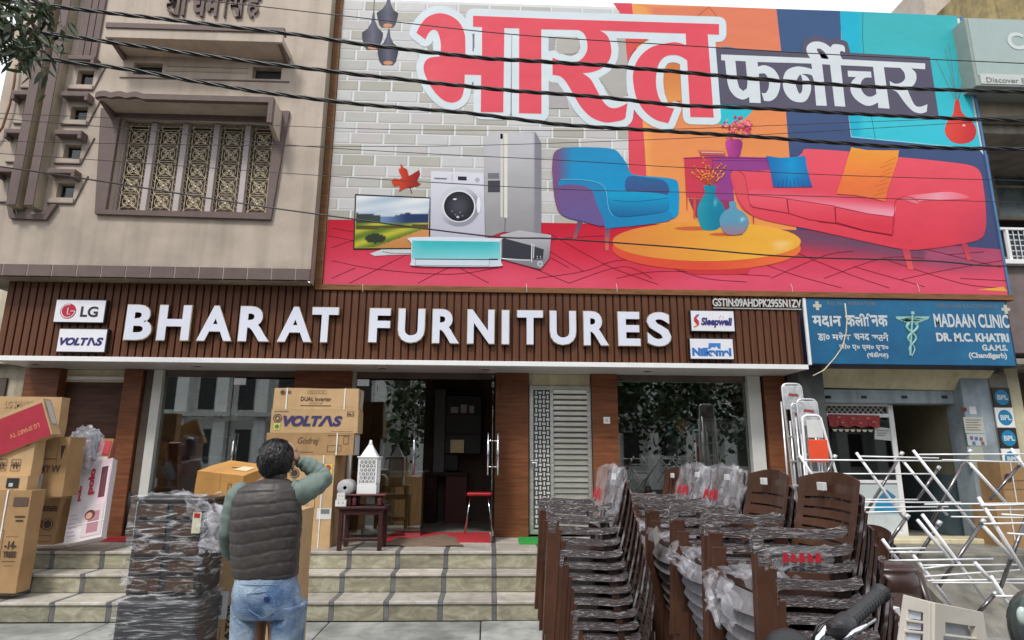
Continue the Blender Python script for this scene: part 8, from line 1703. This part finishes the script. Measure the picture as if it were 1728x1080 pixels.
skin_body('body', J, [(0, 1), (1, 2), (2, 3), (3, 4), (4, 5), (2, 6), (6, 7), (7, 8), (2, 9), (9, 10), (10, 11), (11, 12), (0, 13), (13, 14), (14, 15), (0, 16), (16, 17), (17, 18)], sm, skin2)
rw = [(hz_ - .16, .06, .06), (hz_ - .20, .13, .08), (hz_ - .25, .215, .11), (hz_ - .40, .23, .14), (hz_ - .6, .22, .16), (seatz + .02, .23, .18)]
rg = []
for i in range(len(rw) - 1):
    for k in range(6): t = k / 6; rg.append(((cx_ + .01, YS + .07, rw[i][0] + (rw[i + 1][0] - rw[i][0]) * t), rw[i][1] + (rw[i + 1][1] - rw[i][1]) * t, rw[i][2] + (rw[i + 1][2] - rw[i][2]) * t, lambda a, c: 1 + noise.noise(Vector((a * 3, c[2] * 9, 2))) * .03))
loft(rg, 40).build('jacket', jk, sm, smooth=True)
def tubep(P, rr, nm, m, pa): return MB().tube([Vector(p) for p in P], rr, 14).build(nm, m, pa, smooth=True)
tubep([(cx_ - .15, YS + .06, hz_ - .27), (cx_ - .21, YS + .04, hz_ - .32), (cx_ - .24, YS - .06, hz_ - .52), (cx_ - .18, YS - .17, hz_ - .56), (cx_ - .04, YS - .25, hz_ - .53)], [.07, .075, .062, .058, .045], 'jacket_sleeve', jk, sm)
tubep([(cx_ + .15, YS + .05, hz_ - .27), (cx_ + .23, YS + .02, hz_ - .32), (cx_ + .31, YS - .13, hz_ - .48), (cx_ + .27, YS - .2, hz_ - .36), (cx_ + .21, YS - .22, hz_ - .22)], [.07, .075, .06, .052, .042], 'jacket_sleeve', jk, sm)
MB().add([(cx_ - .03, YS - .075, hz_ - .20), (cx_ + .02, YS - .1, hz_ - .36), (cx_ + .07, YS - .075, hz_ - .20)], [(0, 1, 2)]).build('shirt', M['paper'], sm)
bm = bmesh.new(); bmesh.ops.create_uvsphere(bm, u_segments=20, v_segments=12, radius=1)
for v in bm.verts: v.co = Vector((cx_ + .03, YS + .018, hz_ + .035)) + Vector((v.co.x * .086, v.co.y * .092, v.co.z * .105))
MB().frombm(bm).build('hair', mat('hair_grey', (.06, .055, .05), .5), sm, smooth=True)
fc = MB(); bm = bmesh.new(); bmesh.ops.create_uvsphere(bm, u_segments=20, v_segments=14, radius=1)
for v in bm.verts: v.co = Vector((cx_ + .03, YS - .025, hz_ - .01)) + Vector((v.co.x * .072, v.co.y * .075, v.co.z * .1))
MB().frombm(bm).build('face', skin2, sm, smooth=True)
for s in (-1, 1): MB().bbox((cx_ + .03 + s * .028 - .009, YS - .1, hz_ + .005), (cx_ + .03 + s * .028 + .009, YS - .092, hz_ + .014), .002).build('eye', M['black_plastic'], sm)
MB().add([(cx_ + .03, YS - .118, hz_ - .03), (cx_ + .018, YS - .095, hz_ - .03), (cx_ + .042, YS - .095, hz_ - .03), (cx_ + .03, YS - .096, hz_ + .01)], [(0, 1, 3), (0, 3, 2), (0, 2, 1)]).build('nose', skin2, sm); MB().bbox((cx_ + .01, YS - .097, hz_ - .058), (cx_ + .05, YS - .088, hz_ - .052), .001).build('mouth', mat('lip', (.12, .04, .035), .5), sm)
hand(Vector((cx_ + .20, YS - .22, hz_ - .18)), Vector((cx_ + .17, YS - .2, hz_ - .10)), (1, 0, 0), (-.3, .2, .8), sm, .07)
for i, s in enumerate((-1, 1)): tubep([(cx_ + s * .11, YS + .05, seatz + .06), (cx_ + s * .13, YS - .42, seatz + .03), (cx_ + s * .13, YS - .41, PZ + .05)], [.1, .08, .06], 'trouser_leg', M['black_plastic'], sm)
oc = thing('office_chair', 'black office chair under the man in the blue jacket', 'chair', (cx_, YS + .1, PZ))
MB().bbox((cx_ - .25, YS - .2, seatz - .08), (cx_ + .25, YS + .32, seatz - .01), .03).build('seat', M['black_plastic'], oc, world=True); MB().bbox((cx_ - .23, YS + .30, seatz), (cx_ + .23, YS + .36, seatz + .55), .03).build('backrest', M['black_plastic'], oc, world=True); MB().tube([(cx_, YS + .1, seatz - .08), (cx_, YS + .1, PZ + .05)], .03, 10).build('column', M['chrome'], oc, world=True)
for k in range(5): a = R(72 * k); MB().bar((cx_, YS + .1, PZ + .06), (cx_ + .28 * math.cos(a), YS + .1 + .28 * math.sin(a), PZ + .04), .04).build('foot', M['black_plastic'], oc, world=True)
oc2 = thing('office_chair', 'empty dark round backed chair right of the seated man behind the glass', 'chair', (S(322, 830).x, YS - .1, PZ)); x_ = S(322, 830).x
m = MB(); m.lathe([(0, -.03), (.13, -.03), (.16, 0), (.13, .03), (0, .03)], (0, 0, 0), 24, 1, 1.3); m.xf(Matrix.Translation((x_, YS - .1, S(322, 822).z)) @ Matrix.Rotation(R(90), 4, 'X')); m.build('backrest', M['black_plastic'], oc2, smooth=True, world=True)
MB().bbox((x_ - .2, YS - .5, seatz - .06), (x_ + .2, YS - .12, seatz), .03).build('seat', M['black_plastic'], oc2, world=True)
for sx in (-1, 1):
    for sy in (-.45, -.16): MB().tube([(x_ + sx * .17, YS + sy, seatz - .05), (x_ + sx * .19, YS + sy, PZ)], .012, 8).build('leg', M['chrome'], oc2, world=True)
